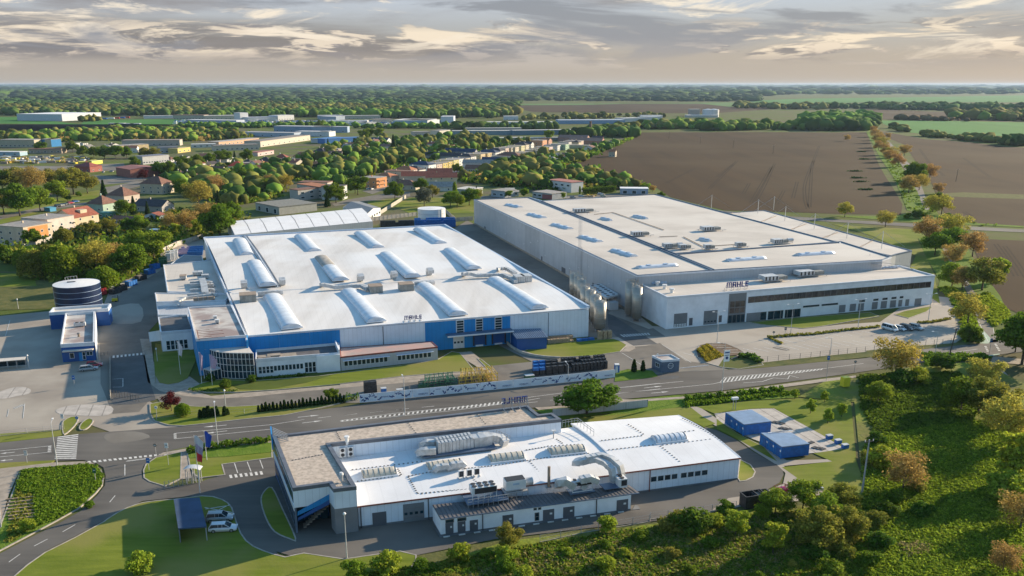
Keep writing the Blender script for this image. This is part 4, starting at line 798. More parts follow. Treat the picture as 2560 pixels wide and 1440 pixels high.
def fr(v,x0,y0,x1,y1,name,m,proud=.06,par=of):s0,s1,z0,z1=rect_on(O0,O1,v,x0,y0,x1,y1);return wbx(par,name,O0,O1,s0,s1,max(.02,z0),z1,m,proud)
g1=fr('q7',668,665,780,775,'sectional_door',M['shutter']);g2=fr('q7',937,640,1050,752,'sectional_door',M['shutter'])
s0,s1,z0,z1=rect_on(O0,O1,'q7',668,665,780,775)
for r_ in(.55,1.05):
 for i in range(5):wbx(g1,'pane',O0,O1,s0+.15+i*(s1-s0-.3)/5,s0+(i+.8)*(s1-s0-.1)/5,r_,r_+.35,M['frame'],.08,.03)
s0,s1,z0,z1=rect_on(O0,O1,'q7',937,640,1050,752)
for i in range(4):wbx(g2,'pane',O0,O1,s0+.3+i*(s1-s0-.3)/4,s0+(i+.8)*(s1-s0-.1)/4,1.1,1.5,M['glass'],.08,.03)
fr('q7',803,703,830,767,'door',M['doorgrey']);fr('q7',1068,680,1093,738,'door',M['doorgrey'])
s0,_=on_wall(O0,O1,*X('q7',1155,600));s1,_=on_wall(O0,O1,*X('q7',1312,600))
wbx(of,'entrance_bay',O0,O1,s0,s1,0,ZO-.3,M['midgrey'],.03,.06)
for i in range(3):
 for z0,z1 in((3.3,5.2),(5.3,7.4)):window(of,O0,O1,s0+.5+i*(s1-s0-.8)/3,s0+.4+(i+1)*(s1-s0-.8)/3,z0,z1,fm=M['rib'],gm=M['glassbrown'],proud=.09)
for i in range(4):window(of,O0,O1,s0+.2+i*(s1-s0-.3)/4,s0+.1+(i+1)*(s1-s0-.3)/4,.1,2.8,fm=M['rib'],proud=.09)
s0,_=on_wall(O0,O1,*X('q7',1332,550));s1,_=on_wall(O0,O1,*X('q8',1680,410));n=30
for i in range(n):
 a=s0+i*(s1-s0)/n;window(of,O0,O1,a+.02,a+(s1-s0)/n-.02,6.35,8.45,fm=M['rib']if i%3 else M['midgrey'],gm=M['glassbrown'],t=.06,proud=.07)
s0,_=on_wall(O0,O1,*X('q7',1318,690));s1,_=on_wall(O0,O1,*X('q7',1805,640));n=8
for i in range(n):
 a=s0+i*(s1-s0)/n
 if i in(0,1):wbx(of,'cladding_panel',O0,O1,a,a+(s1-s0)/n,0,2.9,M['midgrey'],.05)
 else:window(of,O0,O1,a+.05,a+(s1-s0)/n-.05,.1,2.9,fm=M['rib'],gm=M['glass'],proud=.08)
for i in(3,5.5):wbx(of,'pier',O0,O1,s0+i*(s1-s0)/n-.3,s0+i*(s1-s0)/n+.3,0,3,M['frame'],.12)
for x0,y0,x1,y1 in((1826,612,1970,622),(1993,602,2138,600)):s0,s1,z0,z1=rect_on(O0,O1,'q7',x0,y0,x1,y1);window(of,O0,O1,s0,s1,3.1,3.75,fm=M['rib'],proud=.07)
for x0,y0,x1,y1 in((858,587,908,648),(955,577,1002,637),(1030,572,1075,633),(1155,560,1197,620),(1235,552,1280,612),(1318,545,1362,605),(1393,540,1418,597),(1455,535,1480,592),(1540,528,1590,587)):
 fr('q8',x0,y0,x1,y1,'door',M['midgrey'])
for x0,y0,x1,y1 in((1040,540,1087,556),(1165,530,1208,545),(1247,522,1290,537),(1328,515,1370,529),(1402,510,1432,523)):
 s0,s1,z0,z1=rect_on(O0,O1,'q8',x0,y0,x1,y1);window(of,O0,O1,s0,s1,z0,z0+.75,fm=M['rib'],proud=.07)
logo_sign('blue rooftop letters above the glazed bay of the white office',gp('q7',1150,462,ZO)+E2*.8,E1,1.75,ZO,stand=1.)
for(x,y),wh in zip(((515,410),(580,440),(645,475)),('farthest','middle','nearest')):
 g=gp('q7',x,y,ZO-.15);b=MB();b.cyl(g,g+V3((0,0,1.)),.5,n=12);b.cyl(g+V3((0,0,1.)),g+V3((0,0,1.5)),.8,n=12);tag(b.build('roof_cowl',M['unitwhite']),wh+' of the three round white cowls at the left end of the office roof','roof cowl','exhaust cowls on the office roof')
machine('q7',1560,365,ZO,10,4,'dark louvred machine with pipes left of the long unit on the office roof');machine('q7',1880,320,ZO,11,4,'long cream air unit with pipes on the office roof')
ductthing('roof_duct','white pipe lying along the foot of the grey hall wall on the office roof',[gp('q7',470,390,ZO+.4),gp('q7',1060,333,ZO+.4),gp('q8',700,278,ZO+.4),gp('q8',1400,238,ZO+.4)],.7,.7,M['rim'],None)
for v,x0,y0,x1,y1,z in(('q7',880,375,1090,455,ZO),('q7',900,100,1250,260,ZB),('q6',1150,270,1500,245,ZB),('q6',1400,435,1900,390,ZB),('q8',860,20,1130,160,ZB),('q7',560,150,1000,130,ZB)):
 pass
pw=[G(*p,ZE)for p in PX('o 2280,627 1911,526 1814,533 2085,609 2228,640 2240,636')]
ew=thing('east_wing','lower beige-roofed wing behind the grey hall with tie-rod masts','factory hall',(pw[0].x,pw[0].y,0));b=MB();b.prism(pw,0,ZE-.3);b.build('wall',M['greypanel'],ew);roof_on(ew,pw,ZE,M['roof3'],rimm=M['slate'],rh=.2,rw=.5,drop=.1)
for i,(x,y)in enumerate(((475,855),(785,890),(890,868),(965,940),(1160,995),(1378,1058),(1610,1125))):
 g=gp('v3',x,y,ZE)if i not in(0,2)else gp('v3',x,y,ZE);b=MB();b.cyl(g,g+V3((0,0,7.5)),.14,n=6);m_=b.build('mast',M['ductw'],ew)
 b=MB();b.bar(g+V3((0,0,7.3)),g+E1*12+V3((0,0,.2)),.09);b.bar(g+V3((0,0,7.3)),g-E1*12+V3((0,0,.2)),.09);b.build('tie_rod',M['railing'],ew)
for x0,y0,x1,y1 in((910,905,775,955),(1110,958,965,1010),(1320,1015,1165,1070),(1550,1072,1465,1112),(620,885,580,900)):
 a,c=gp('v3',x0,y0,ZE+.1),gp('v3',x1,y1,ZE+.1);b=MB();b.bar(a,c,.3,.15);b.build('roof_joint',M['rust_top'],ew)
sf=thing('roof_walkway','grey steel walkway and stair at the right end of the grey hall','walkway',tuple(gp('q8',1180,200,ZO)))
for i in range(5):
 a=gp('q8',1130+i*90,160+i*12,ZB-1-i*.5);b=MB();b.bar(a,a+V3((0,0,1.6)),.1);b.build('post',M['railing'],sf)
b=MB();b.bar(gp('q8',1130,190,ZB+.2),gp('q8',1540,240,ZB-2),.12);b.bar(gp('q8',1140,210,ZB-.8),gp('q8',1540,262,ZB-3),.5,.1);b.build('handrail',M['railing'],sf)
# silos
def silo(v,x,yb,dia,hh,lab,group):
 g=G(*X(v,x,yb));t=thing('silo',lab,'silo',(g.x,g.y,0),group);b=MB();b.cyl((g.x,g.y,1.4),(g.x,g.y,hh),dia/2,n=28);o=b.build('barrel',M['steel'],t,smooth_=False)
 for q in o.data.polygons:
  if len(q.vertices)==4:q.use_smooth=True
 b=MB();b.cyl((g.x,g.y,hh),(g.x,g.y,hh+.5),dia/2,dia/6,n=28);b.build('top_cone',M['steel'],t)
 b=MB();b.cyl((g.x,g.y,.5),(g.x,g.y,1.4),.5,dia/2,n=20);b.build('hopper',M['steel'],t)
 b=MB()
 for i in range(4):a=i*math.pi/2+.6;q=V3((g.x+math.cos(a)*dia*.45,g.y+math.sin(a)*dia*.45,0));b=MB();b.bar(q,q+V3((0,0,1.6)),.18);b.build('leg',M['railing'],t)
 b=MB()
 for z_ in(hh+.55,hh+1.05):
  for i in range(16):a,c=i*math.pi/8,(i+1)*math.pi/8;b.bar((g.x+math.cos(a)*dia*.49,g.y+math.sin(a)*dia*.49,z_),(g.x+math.cos(c)*dia*.49,g.y+math.sin(c)*dia*.49,z_),.06)
 for i in range(16):a=i*math.pi/8;b.bar((g.x+math.cos(a)*dia*.49,g.y+math.sin(a)*dia*.49,hh),(g.x+math.cos(a)*dia*.49,g.y+math.sin(a)*dia*.49,hh+1.1),.05)
 b.build('railing',M['steel'],t);b=MB()
 for k_ in range(1,5):b.cyl((g.x,g.y,1.4+k_*(hh-1.4)/5),(g.x,g.y,1.46+k_*(hh-1.4)/5),dia/2+.03,n=28,caps=False)
 b.build('weld_band',M['ductw'],t)
for i,(x,yb,dia,hh)in enumerate(((1255,1040,3.8,9.8),(1215,975,3.5,9.6),(1170,925,3.5,9.6),(1120,890,3.2,9.6),(1090,815,3.2,9.5),(1062,780,3.2,9.5),(1025,755,3.4,9.5))):
 silo('q6',x,yb,dia,hh,['widest and nearest steel silo at the right corner of the white hall','second steel silo behind the nearest one','third steel silo from the front of the row','fourth steel silo in the row','fifth steel silo in the row','last but one steel silo in the row','farthest steel silo at the end of the row'][i],'steel silos beside the white hall')
for x,yb,dia,hh,lab in((1585,948,3.3,11.6,'front silo of the pair at the white office corner'),(1520,905,3.,11.6,'rear silo of the pair at the white office corner'),(1555,900,3.,11.6,'middle thin silo behind the pair at the office corner')):
 silo('q6',x,yb,dia,hh,lab,'steel silos at the white office corner')
q=[G(*p,4.2)for p in PX('q6 1150,640 1310,745 1425,715 1265,618')];t=thing('fan_cooler','flat cooler on posts with two rows of round fans beside the steel silos','cooler',(q[0].x,q[0].y,0))
b=MB();b.prism(q,4.,4.7,bottom=True);b.build('casing',M['unitwhite'],t)
for i in range(7):
 for j in(.28,.72):
  a=q[0].lerp(q[1],(i+.5)/7).lerp(q[3].lerp(q[2],(i+.5)/7),j);b=MB();fan_disc(b,(a.x,a.y,4.66),.62);b.build('fan',M['fan'],t)
for i in range(5):
 for j in(.02,.98):a=q[0].lerp(q[1],i/4).lerp(q[3].lerp(q[2],i/4),j);b=MB();b.bar((a.x,a.y,0),(a.x,a.y,4.),.2);b.build('leg',M['unitwhite'],t)
g=G(*X('q6',1370,840));t=thing('pump_cabin','low white pump cabin in front of the fan cooler','cabin',(g.x,g.y,0));b=MB();b.box((g.x,g.y,1.4),(3.2,3,2.8),PHI);b.build('wall',M['unitwhite'],t);b=MB();b.box((g.x-.6,g.y-1.6,1.8),(.7,.2,.7),PHI);b.build('fan_grille',M['fan'],t)
# the near building: L-shaped gravel-roofed office, white hall, dark-roofed plant strip
ZG=8.6
go=[G(*p,ZG)for p in PX('b4 350,762 o 681,1090 1318,1014 1347,1037 1380,1033 1403,1049 825,1111 b4 950,747 735,772 692,715')]
no_=thing('gravel_roof_office','L-shaped office with gravel roof and dark parapet beside the road','office building',(go[0].x,go[0].y,0))
core=[G(*p,ZG)for p in PX('o 681,1090 1318,1014 1347,1037 1380,1033 1403,1049 825,1111 b4 950,747 735,772 692,715 540,727 400,500')]
b=MB();b.prism(go,4.9,ZG-.33,bottom=True);b.build('wall',M['whitepanel'],no_)
lowp=[go[1],go[2],go[3],go[4],go[5],go[6],go[7],go[8],go[9],go[9]+E2*7,go[0]+E2*7.,go[0]+E1*.05]
c0=V3((go[0].x,go[0].y,0));c9=V3((go[9].x,go[9].y,0))
b=MB();b.prism([c0+E2*4.5,V3((*go[1].xy,0)),V3((*go[2].xy,0)),V3((*go[5].xy,0)),V3((*go[6].xy,0)),c9+E2*4.5],0,4.9);b.build('lower_wall',M['navy'],no_)
b=MB();b.prism([V3((*go[9].xy,0)),V3((*go[6].xy,0)),V3((*go[7].xy,0)),V3((*go[8].xy,0))],0,4.9);b.build('stair_core',M['midgrey'],no_)
b=MB();b.prism([c0,c0+E2*4.5,c0+E2*4.5+E1*.3,c0+E1*.3],0,4.9);b.build('side_wall',M['slate'],no_)
roof_on(no_,go,ZG,M['gravel'],rimm=M['rimdark'],rh=.12,rw=.75,drop=.25)
n0=c0+E1*.4;n1=c9-E1*.1
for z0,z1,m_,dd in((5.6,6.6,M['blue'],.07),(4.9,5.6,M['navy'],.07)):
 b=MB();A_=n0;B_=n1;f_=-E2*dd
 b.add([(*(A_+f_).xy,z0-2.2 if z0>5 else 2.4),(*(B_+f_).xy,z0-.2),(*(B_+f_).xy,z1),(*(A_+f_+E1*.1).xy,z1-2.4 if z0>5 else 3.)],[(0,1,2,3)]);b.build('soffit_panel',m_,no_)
for i in range(4):
 q=n0+E2*3.6+(n1-n0)*(i/4);b=MB();q2=n0+E2*3.6+(n1-n0)*((i+.92)/4)
 b.add([(*q.xy,.2),(*q2.xy,.2),(*q2.xy,4.6),(*q.xy,4.6)],[(0,1,2,3)]);b.build('pane',M['glassblue'],no_)
b=MB()
for i in range(10):b.bar(n0+E1*(1.2+i*.5)+E2*1.2+V3((0,0,.3+i*.42)),n0+E1*(1.2+i*.5)+E2*2.8+V3((0,0,.3+i*.42)),.55,.12)
b.build('stair',M['path'],no_)
Lw0,Lw1=c0,V3((*go[1].xy,0));Ll=(Lw1-Lw0).length;n=14
for i in range(n):
 for z0,z1 in((1.,3.),(5.6,7.6)):window(no_,Lw0,Lw1,.6+i*(Ll-1)/n,.5+(i+1)*(Ll-1)/n,z0,z1,fm=M['slate'],gm=M['glassblue'])
wbx(no_,'band',Lw0,Lw1,0,Ll,4.3,5.2,M['rimwhite'],.12)
sg=G(*X('b4',150,230),ZG);st=thing('corner_sign','blue sign board with steel bracing at the far left corner of the gravel roof','sign',(sg.x,sg.y,ZG))
bl=Lw1-E1*.15;b=MB();b.box((*(bl-E2*1.7).xy,ZG+.3),(.25,4.2,3.2),PHI);b.build('board',M['blue'],st)
for i in range(5):
 q=bl-E2*(.2+i*.85)+E1*.3;b=MB();b.bar((*q.xy,ZG+1.8),(*(q+E1*2.6).xy,ZG+.2),.1);b.bar((*q.xy,ZG-.2),(*(q+E1*2.8).xy,ZG+.15),.1);b.build('brace',M['railing'],st)
lg=logo_sign('reversed blue rooftop letters on steel props above the road side parapet',G(*X('b3',1500,615),ZG+.3)*1.+V3((0,0,0))+E2*.1,-E1,1.25,ZG+.1,stand=1.)
def fixings(parent,v,x0,y0,x1,y1,z,n,name='roof_fixing',sz=.28):
 a,c=gp(v,x0,y0,z),gp(v,x1,y1,z);me=None
 for i in range(n):
  q=a.lerp(c,(i+.5)/n)
  if me is None:b=MB();b.box((0,0,0),(sz,sz*.7,.12),PHI);o=b.build(name,M['rib'],parent,local=True);me=o.data
  else:o=link(name,me,parent)
  o.location=V3((q.x,q.y,z+.06))-parent_loc(parent)
for v,x0,y0,x1,y1,n in(('b4',330,500,640,440,10),('b4',745,195,805,310,8),('b4',1420,120,1520,245,7),('b4',2090,55,2180,160,6)):fixings(no_,v,x0,y0,x1,y1,ZG-.24,n)
AW=[V3((*go[6].xy,0)),V3((*go[5].xy,0))]
def ac_unit(v,x,y,lab,w_=1.1,h_=1.9,nf=2):
 s,z=on_wall(AW[0],AW[1],*X(v,x,y));q=AW[0]+(AW[1]-AW[0]).normalized()*s-E2*.35
 t=thing('air_conditioner',lab,'air conditioner',(q.x,q.y,z-h_/2),'air conditioners on the white parapet wall');b=MB();b.box((q.x,q.y,z),(w_,.5,h_),PHI);b.build('casing',M['unitwhite'],t)
 for i in range(nf):
  c=q-E2*.25+V3((0,0,z+(i-(nf-1)/2)*h_/nf));b=MB();b.cyl(c,c-E2*.05,w_*.32,n=12);b.build('fan',M['fan'],t)
ac_unit('b4',818,412,'left twin-fan air conditioner on the white wall');ac_unit('b4',893,403,'right twin-fan air conditioner on the white wall');ac_unit('b4',1828,278,'single-fan air conditioner behind the long silver duct',.9,.9,1)
g=gp('b4',812,690,ZG);t=thing('roof_vent','small steel chimney cowl at the front of the gravel roof','vent',tuple(g));b=MB();b.cyl(g,g+V3((0,0,1.2)),.25,n=10);b.build('pipe',M['duct'],t);b=MB();b.cyl(g+V3((0,0,1.2)),g+V3((0,0,1.6)),.42,.3,n=10);b.build('cap',M['unitwhite'],t)
g=gp('b4',862,325,ZG);b=MB();b.cyl(g-V3((0,0,.4)),g+V3((0,0,1.)),.32,n=10);b.cyl(g+V3((0,0,1.)),g+V3((0,0,1.3)),.5,n=10);tag(b.build('roof_vent',M['unitwhite']),'white vent pipe at the inner parapet of the gravel roof','vent')
q=V3((*G(*X('b4',870,1110)).xy,0))-E2*.1;t=thing('roof_ladder','steel ladder up the grey front corner of the gravel-roofed office','ladder',tuple(q));b=MB()
for sx in(-.35,.35):b.bar(q+E1*sx,q+E1*sx+V3((0,0,ZG+1.2)),.08)
b.build('rail',M['railing'],t);b=MB()
for i in range(24):b.bar(q-E1*.35+V3((0,0,.3+i*.38)),q+E1*.35+V3((0,0,.3+i*.38)),.06)
b.build('rung',M['railing'],t)
hz0,hz1=4.5,5.5
def quad_roof(parent,P,z,arch,m,nu=24,nv=10,name='roof',edge=.35):
 """P: FL, FR, BR, BL on the ground plane; z: heights of the corners; arch across v"""
 vs_=[];fs=[]
 for j in range(nv+1):
  for i in range(nu+1):
   u,v_=-.006+1.012*i/nu,-.01+1.02*j/nv;q=P[0].lerp(P[1],u).lerp(P[3].lerp(P[2],u),v_)
   vs_.append((q.x,q.y,(z[0]*(1-u)+z[1]*u)*(1-v_)+(z[3]*(1-u)+z[2]*u)*v_+arch*math.sin(math.pi*min(1,max(0,v_)))))
 for j in range(nv):
  for i in range(nu):a=j*(nu+1)+i;fs.append((a,a+1,a+nu+2,a+nu+1))
 b=MB();b.add(vs_,fs);o=b.build(name,m,parent,smooth_=True)
 k_=MB();edge_=[vs_[i]for i in range(nu+1)]
 for a,c in zip(edge_,edge_[1:]):k_.bar(V3(a)-V3((0,0,.14)),V3(c)-V3((0,0,.14)),.2,.22)
 k_.build('gutter',M['rusty'],parent)
 for side in(0,nu):
  k_=MB();e_=[vs_[j*(nu+1)+side]for j in range(nv+1)]
  for a,c in zip(e_,e_[1:]):k_.bar(V3(a)-V3((0,0,.12)),V3(c)-V3((0,0,.12)),.25,.3)
  k_.build('verge_trim',M['rimwhite'],parent)
 return o
a0=G(*X('b4',966,925),hz0);a1=G(1572,1180,hz0);a2=G(1431,1069,5.6);a3=G(851,1149,hz1)
P2=[V3((*q.xy,0))for q in(a0,a1,a2,a3)]
nh=thing('near_hall','white-roofed near hall with dotted roof seams and cream rooflights','factory hall',tuple(P2[0]))
b=MB();b.prism(P2,.5,[4.35,4.35,5.4,5.4]if area(P2)>0 else 4.35);b.build('wall',M['whitepanel'],nh);b=MB();b.prism(ofs(ccw(P2),-.02),0,.5);b.build('plinth',M['plinth'],nh)
quad_roof(nh,P2,(hz0,hz0,5.6,5.6),.9,M['roof2'])
def zn(q):
 u=(q-P2[0]).dot(E1)/(P2[1]-P2[0]).length;v_=(q-P2[0]).dot(E2)/(P2[3]-P2[0]).dot(E2)
 return 4.5+1.1*v_+.9*math.sin(math.pi*min(1,max(0,v_)))
def on_near(v,x,y):
 z=5.3
 for _ in range(8):q=G(*X(v,x,y),z);z=zn(V3((q.x,q.y,0)))
 return V3((q.x,q.y,z))
N0,N1=P2[0],P2[1]
s0,s1,z0,z1=rect_on(N0,N1,'b4',1100,995,1240,1130);wbx(nh,'door',N0,N1,s0,s1,.05,z1,M['doorgrey'],.06)
s0,s1,z0,z1=rect_on(N0,N1,'b4',1392,915,1597,1085);sdn=wbx(nh,'sectional_door',N0,N1,s0,s1,.05,z1,M['shutter'],.06)
for r_ in range(3):wbx(sdn,'door_rail',N0,N1,s0,s1,.9+r_*.9,.98+r_*.9,M['rib'],.08,.03)
for i in range(4):wbx(sdn,'pane',N0,N1,s0+.2+i*(s1-s0)/4,s0-.2+(i+1)*(s1-s0)/4,1.5,2.,M['glass'],.085,.03)
drain(nh,N0,N1,on_wall(N0,N1,*X('b4',1632,900))[0],0,4.3);drain(nh,N0,N1,.4,0,4.3)
s0,s1,z0,z1=rect_on(N0,N1,'b6',240,740,375,850);wbx(nh,'sectional_door',N0,N1,min(s0,(N1-N0).length-3),(N1-N0).length-.3,.05,3.3,M['shutter'],.06)
NV='cream ribbed rooflights on the near hall'
for x0,y0,x1,y1,v,lab in((1010,645,1320,605,'b4','cream ribbed rooflight nearest the gravel roof'),(115,520,440,480,'b5','cream ribbed rooflight behind the two small silver hoods'),(735,440,1065,405,'b5','cream ribbed rooflight in front of the long silver duct'),(1335,370,1670,335,'b5','cream ribbed rooflight nearest the roof step')):
 a,c=on_near(v,x0,y0),on_near(v,x1,y1);z=(a.z+c.z)/2-.05;a=V3((a.x,a.y,0));c=V3((c.x,c.y,0));vault('ribbed_rooflight',lab,a,c,2.9,.9,M['polycream'],NV,6,z,M['rib'])
def fix_near(v,x0,y0,x1,y1,n):
 a,c=on_near(v,x0,y0),on_near(v,x1,y1)
 global FXM
 for i in range(n):
  q=a.lerp(c,(i+.5)/n);q.z=zn(V3((q.x,q.y,0)))
  if'FXM'not in globals():b=MB();b.box((0,0,0),(.3,.2,.12),PHI);o=b.build('roof_fixing',M['rib'],nh,local=True);FXM=o.data
  else:o=link('roof_fixing',FXM,nh)
  o.location=q+V3((0,0,.08))-nh.location
for v,x0,y0,x1,y1,n in(('b4',895,590,1270,545,10),('b4',945,700,1380,640,12),('b4',1440,650,1530,815,9),('b4',1550,820,2040,770,12),('b4',1430,650,1700,600,8),('b4',1290,545,1590,505,7),('b4',1340,575,1380,640,4),('b5',480,530,770,500,9),('b5',780,500,1300,420,15),('b5',1130,450,1270,610,8),('b5',1290,420,1740,375,12),('b5',1090,345,1300,310,7),('b5',1300,305,1640,285,9),('b5',1400,230,1470,280,4),('b5',430,420,490,540,6),('b5',560,620,640,700,5),('b5',0,780,560,730,14),('b5',1230,640,1420,610,6)):fix_near(v,x0,y0,x1,y1,n)
b0=G(1563,1181,4.7);b1=G(1848,1145,4.7);b2_=G(1695,1045,5.);b3_=G(1431,1069,5.)
P3=[V3((*q.xy,0))for q in(b0,b1,b2_,b3_)]
P3[0]=P2[1]+(P3[0]-P2[1])*1.
rh_=thing('near_hall_extension','bright white arched-roof hall at the right end of the near hall','factory hall',tuple(P3[1]));b=MB();b.prism(P3,.45,[4.5]*4);b.build('wall',M['whitepanel'],rh_);b=MB();b.prism(ofs(ccw(P3),-.02),0,.45);b.build('plinth',M['plinth'],rh_)
quad_roof(rh_,P3,(4.85,4.85,5.6,5.9),.8,M['roof2'])
for A_,B_,zz0,zz1 in((P3[1],P3[2],4.85,5.6),(P3[0],P3[3],4.85,5.9)):
 b=MB();vs_=[];n=12
 for i in range(n+1):
  t=i/n;q=A_.lerp(B_,t);vs_+=[(q.x,q.y,4.2),(q.x,q.y,zz0*(1-t)+zz1*t+.8*math.sin(math.pi*t)-.06)]
 b.add(vs_,[(2*i,2*i+2,2*i+3,2*i+1)for i in range(n)]);b.build('gable',M['whitepanel'],rh_)
R0,R1=P3[0],P3[1]
for k_,(x0,x1)in enumerate(((432,670),(690,926))):
 s0,zt_=on_wall(R0,R1,*X('b6',x0,715-k_*35));s1,_=on_wall(R0,R1,*X('b6',x1,690))
 for i in range(4):window(rh_,R0,R1,s0+i*(s1-s0)/4+.05,s0+(i+1)*(s1-s0)/4-.05,1.95,3.15,t=.1)
drain(rh_,R0,R1,on_wall(R0,R1,*X('b6',425,750))[0],0,4.6,'rusty')
def zr(q):
 u=(q-P3[0]).dot(E1)/(P3[1]-P3[0]).length;v_=max(0,min(1,(q-P3[0]).dot(E2)/(P3[3]-P3[0]).dot(E2)))
 return 4.85*(1-v_)+(5.9*(1-u)+5.6*u)*v_+.8*math.sin(math.pi*v_)
def on_right(v,x,y):
 z=5.5
 for _ in range(8):q=G(*X(v,x,y),z);z=zr(V3((q.x,q.y,0)))
 return V3((q.x,q.y,z))
a,c=on_right('b6',460,420),on_right('b6',715,390);vault('ribbed_rooflight','blue-grey ribbed rooflight on the bright arched roof',V3((a.x,a.y,0)),V3((c.x,c.y,0)),2.9,1.,M['poly'],NV,6,(a.z+c.z)/2-.05,M['rib'])
for x0,y0,x1,y1,n in((235,275,380,370,7),(700,225,1195,545,24),(0,420,370,375,12),(510,460,690,605,9),(60,500,470,455,12),(520,460,960,405,12),(600,360,820,330,6)):
 a,c=on_right('b6',x0,y0),on_right('b6',x1,y1)
 for i in range(n):
  q=a.lerp(c,(i+.5)/n);q.z=zr(V3((q.x,q.y,0)));o=link('roof_fixing',FXM,rh_);o.location=q+V3((0,0,.08))-rh_.location
ZS=3.45
ps4=[G(*p,ZS)for p in PX('b5 245,1028 2232,765 2130,690 165,888')]
s4=thing('plant_strip','low white annex with dark roof carrying coolers before the near hall','annex',(ps4[0].x,ps4[0].y,0));b=MB();b.prism([V3((*q.xy,0))for q in(ps4[0],ps4[1]-E1*1.6,ps4[2],ps4[3])],.45,ZS-.2);b.build('wall',M['whitewall'],s4)
b=MB();b.prism(ofs(ccw([V3((*q.xy,0))for q in(ps4[0],ps4[1]-E1*1.6,ps4[2],ps4[3])]),-.03),0,.45);b.build('plinth',M['plinth'],s4)
b=MB();b.prism([V3((*q.xy,0))for q in ps4],ZS-.15,ZS,bottom=True);b.build('roof',M['darkroof'],s4)
S0,S1=V3((*ps4[0].xy,0)),V3((*(ps4[1]-E1*1.6).xy,0));edge_bar(s4,S0-E2*.1,S1+E1*1.6-E2*.1,ZS-.08,.14,.16,M['slate'],'gutter')
for i in range(150):
 q=ps4[0].lerp(ps4[1],(i+.5)/150);q2=ps4[3].lerp(ps4[2],(i+.5)/150)
 if i%3==0:b=MB();b.bar((q.x,q.y,ZS+.04),(q2.x,q2.y,ZS+.04),.07,.07);b.build('roof_seam',M['darkroof'],s4)
for x0,y0,x1,y1 in((293,1075,375,1165),(415,1060,495,1152),(537,1045,620,1135),(865,982,973,1092),(1270,930,1380,1038),(1472,902,1582,1010),(2008,835,2117,940)):
 s0,s1,z0,z1=rect_on(S0,S1,'b5',x0,y0,x1,y1);d_=wbx(s4,'door',S0,S1,s0,s1,.08,min(z1,2.5),M['doorgrey'],.06)
 wbx(d_,'notice',S0,S1,s0+(s1-s0)*.6,s0+(s1-s0)*.82,1.5,1.85,M['frame'],.075,.02)
for x0,y0,x1,y1 in((293,1035,380,1062),(412,1018,503,1045),(1175,920,1208,940),(1220,915,1252,935)):
 s0,s1,z0,z1=rect_on(S0,S1,'b5',x0,y0,x1,y1);window(s4,S0,S1,s0,s1,z0,min(z1,3.15),fm=M['rib'])
s0,s1,z0,z1=rect_on(S0,S1,'b5',1187,968,1232,1030);window(s4,S0,S1,s0,s1,.6,2.2,fm=M['rib'],rows=2)
for x in(665,1800):drain(s4,S0,S1,on_wall(S0,S1,*X('b5',x,1000))[0],0,3.3)
q=GP('b5 165,1100 240,1220 2130,950 2240,940 2220,905 2190,900');sheet('footway','',M['plinth'],0,raised=.2,poly=[V3((*p.xy,0))for p in q]+[S1+E1*.4,S0-E1*.6+E2*3])
for i in range(13):
 a,c=GP('b5 245,1225 2130,958');p=a.lerp(c,(i+.2)/13.);r_=a.lerp(c,(i+.62)/13.);b=MB();b.bar(p+V3((0,0,.2)),r_+V3((0,0,.2)),.3,.12);struct(b.build('kerb_block',M['paint']))
CG='coolers on the dark plant strip roof'
g=gp('b5',690,870,ZS);t=thing('roof_cooler','large white cooler with two rows of round fans on a framed platform','cooler',tuple(g),CG)
o3=lambda a,c,e:(*(g+E1*a+E2*c).xy,ZS+e)
b=MB();b.box(o3(0,1.3,2.4),(4.6,2.2,1.2),PHI);b.build('casing',M['unitwhite'],t)
b=MB();b.box(o3(.2,.15,2.4),(4.,.08,1.),PHI);b.build('grille',M['fan'],t)
for i in range(4):
 for j in range(2):b=MB();fan_disc(b,o3(-1.7+i*1.13,.8+j*1.05,3.),.48);b.build('fan',M['fan'],t);b=MB();b.cyl(o3(-1.7+i*1.13,.8+j*1.05,2.98),o3(-1.7+i*1.13,.8+j*1.05,3.08),.56,n=14);b.build('fan_ring',M['unitwhite'],t)
b=MB();b.box(o3(.3,.9,.65),(7.6,4.2,.15),PHI);b.build('platform',M['steelroof'],t);b=MB()
for i in range(9):b.bar(o3(-3.4+i*.92,-1.2,.1),o3(-3.4+i*.92,-1.2,1.7),.07)
b.bar(o3(-3.4,-1.2,1.7),o3(4.1,-1.2,1.7),.08);b.bar(o3(-3.4,-1.2,1.2),o3(4.1,-1.2,1.2),.06);b.build('railing',M['railing'],t);b=MB()
for i in range(5):b.bar(o3(-2.2+i*1.1,.2,.7),o3(-2.2+i*1.1,.2,1.8),.14)
b.build('leg',M['unitwhite'],t)
g=gp('b5',1000,815,ZS);o3=lambda a,c,e:(*(g+E1*a+E2*c).xy,ZS+e);t=thing('roof_cooler','boxy white cooler with dark top next to the two-row fan cooler','cooler',tuple(g),CG)
b=MB();b.box(o3(0,.9,2.4),(3.7,2.,1.9),PHI);b.build('casing',M['unitwhite'],t);b=MB();b.box(o3(0,.9,3.38),(3.5,1.8,.1),PHI);b.build('top_grille',M['fan'],t)
b=MB();b.box(o3(0,-.12,2.7),(1.2,.04,.35),PHI);b.build('label_plate',M['rim'],t);b=MB();b.box(o3(0,.9,1.2),(4.4,2.6,.15),PHI)
for i in range(5):b.bar(o3(-2.1+i*1.05,-.4,0),o3(-2.1+i*1.05,-.4,1.7),.08)
b.bar(o3(-2.1,-.4,1.7),o3(2.1,-.4,1.7),.07);b.build('support_frame',M['railing'],t)
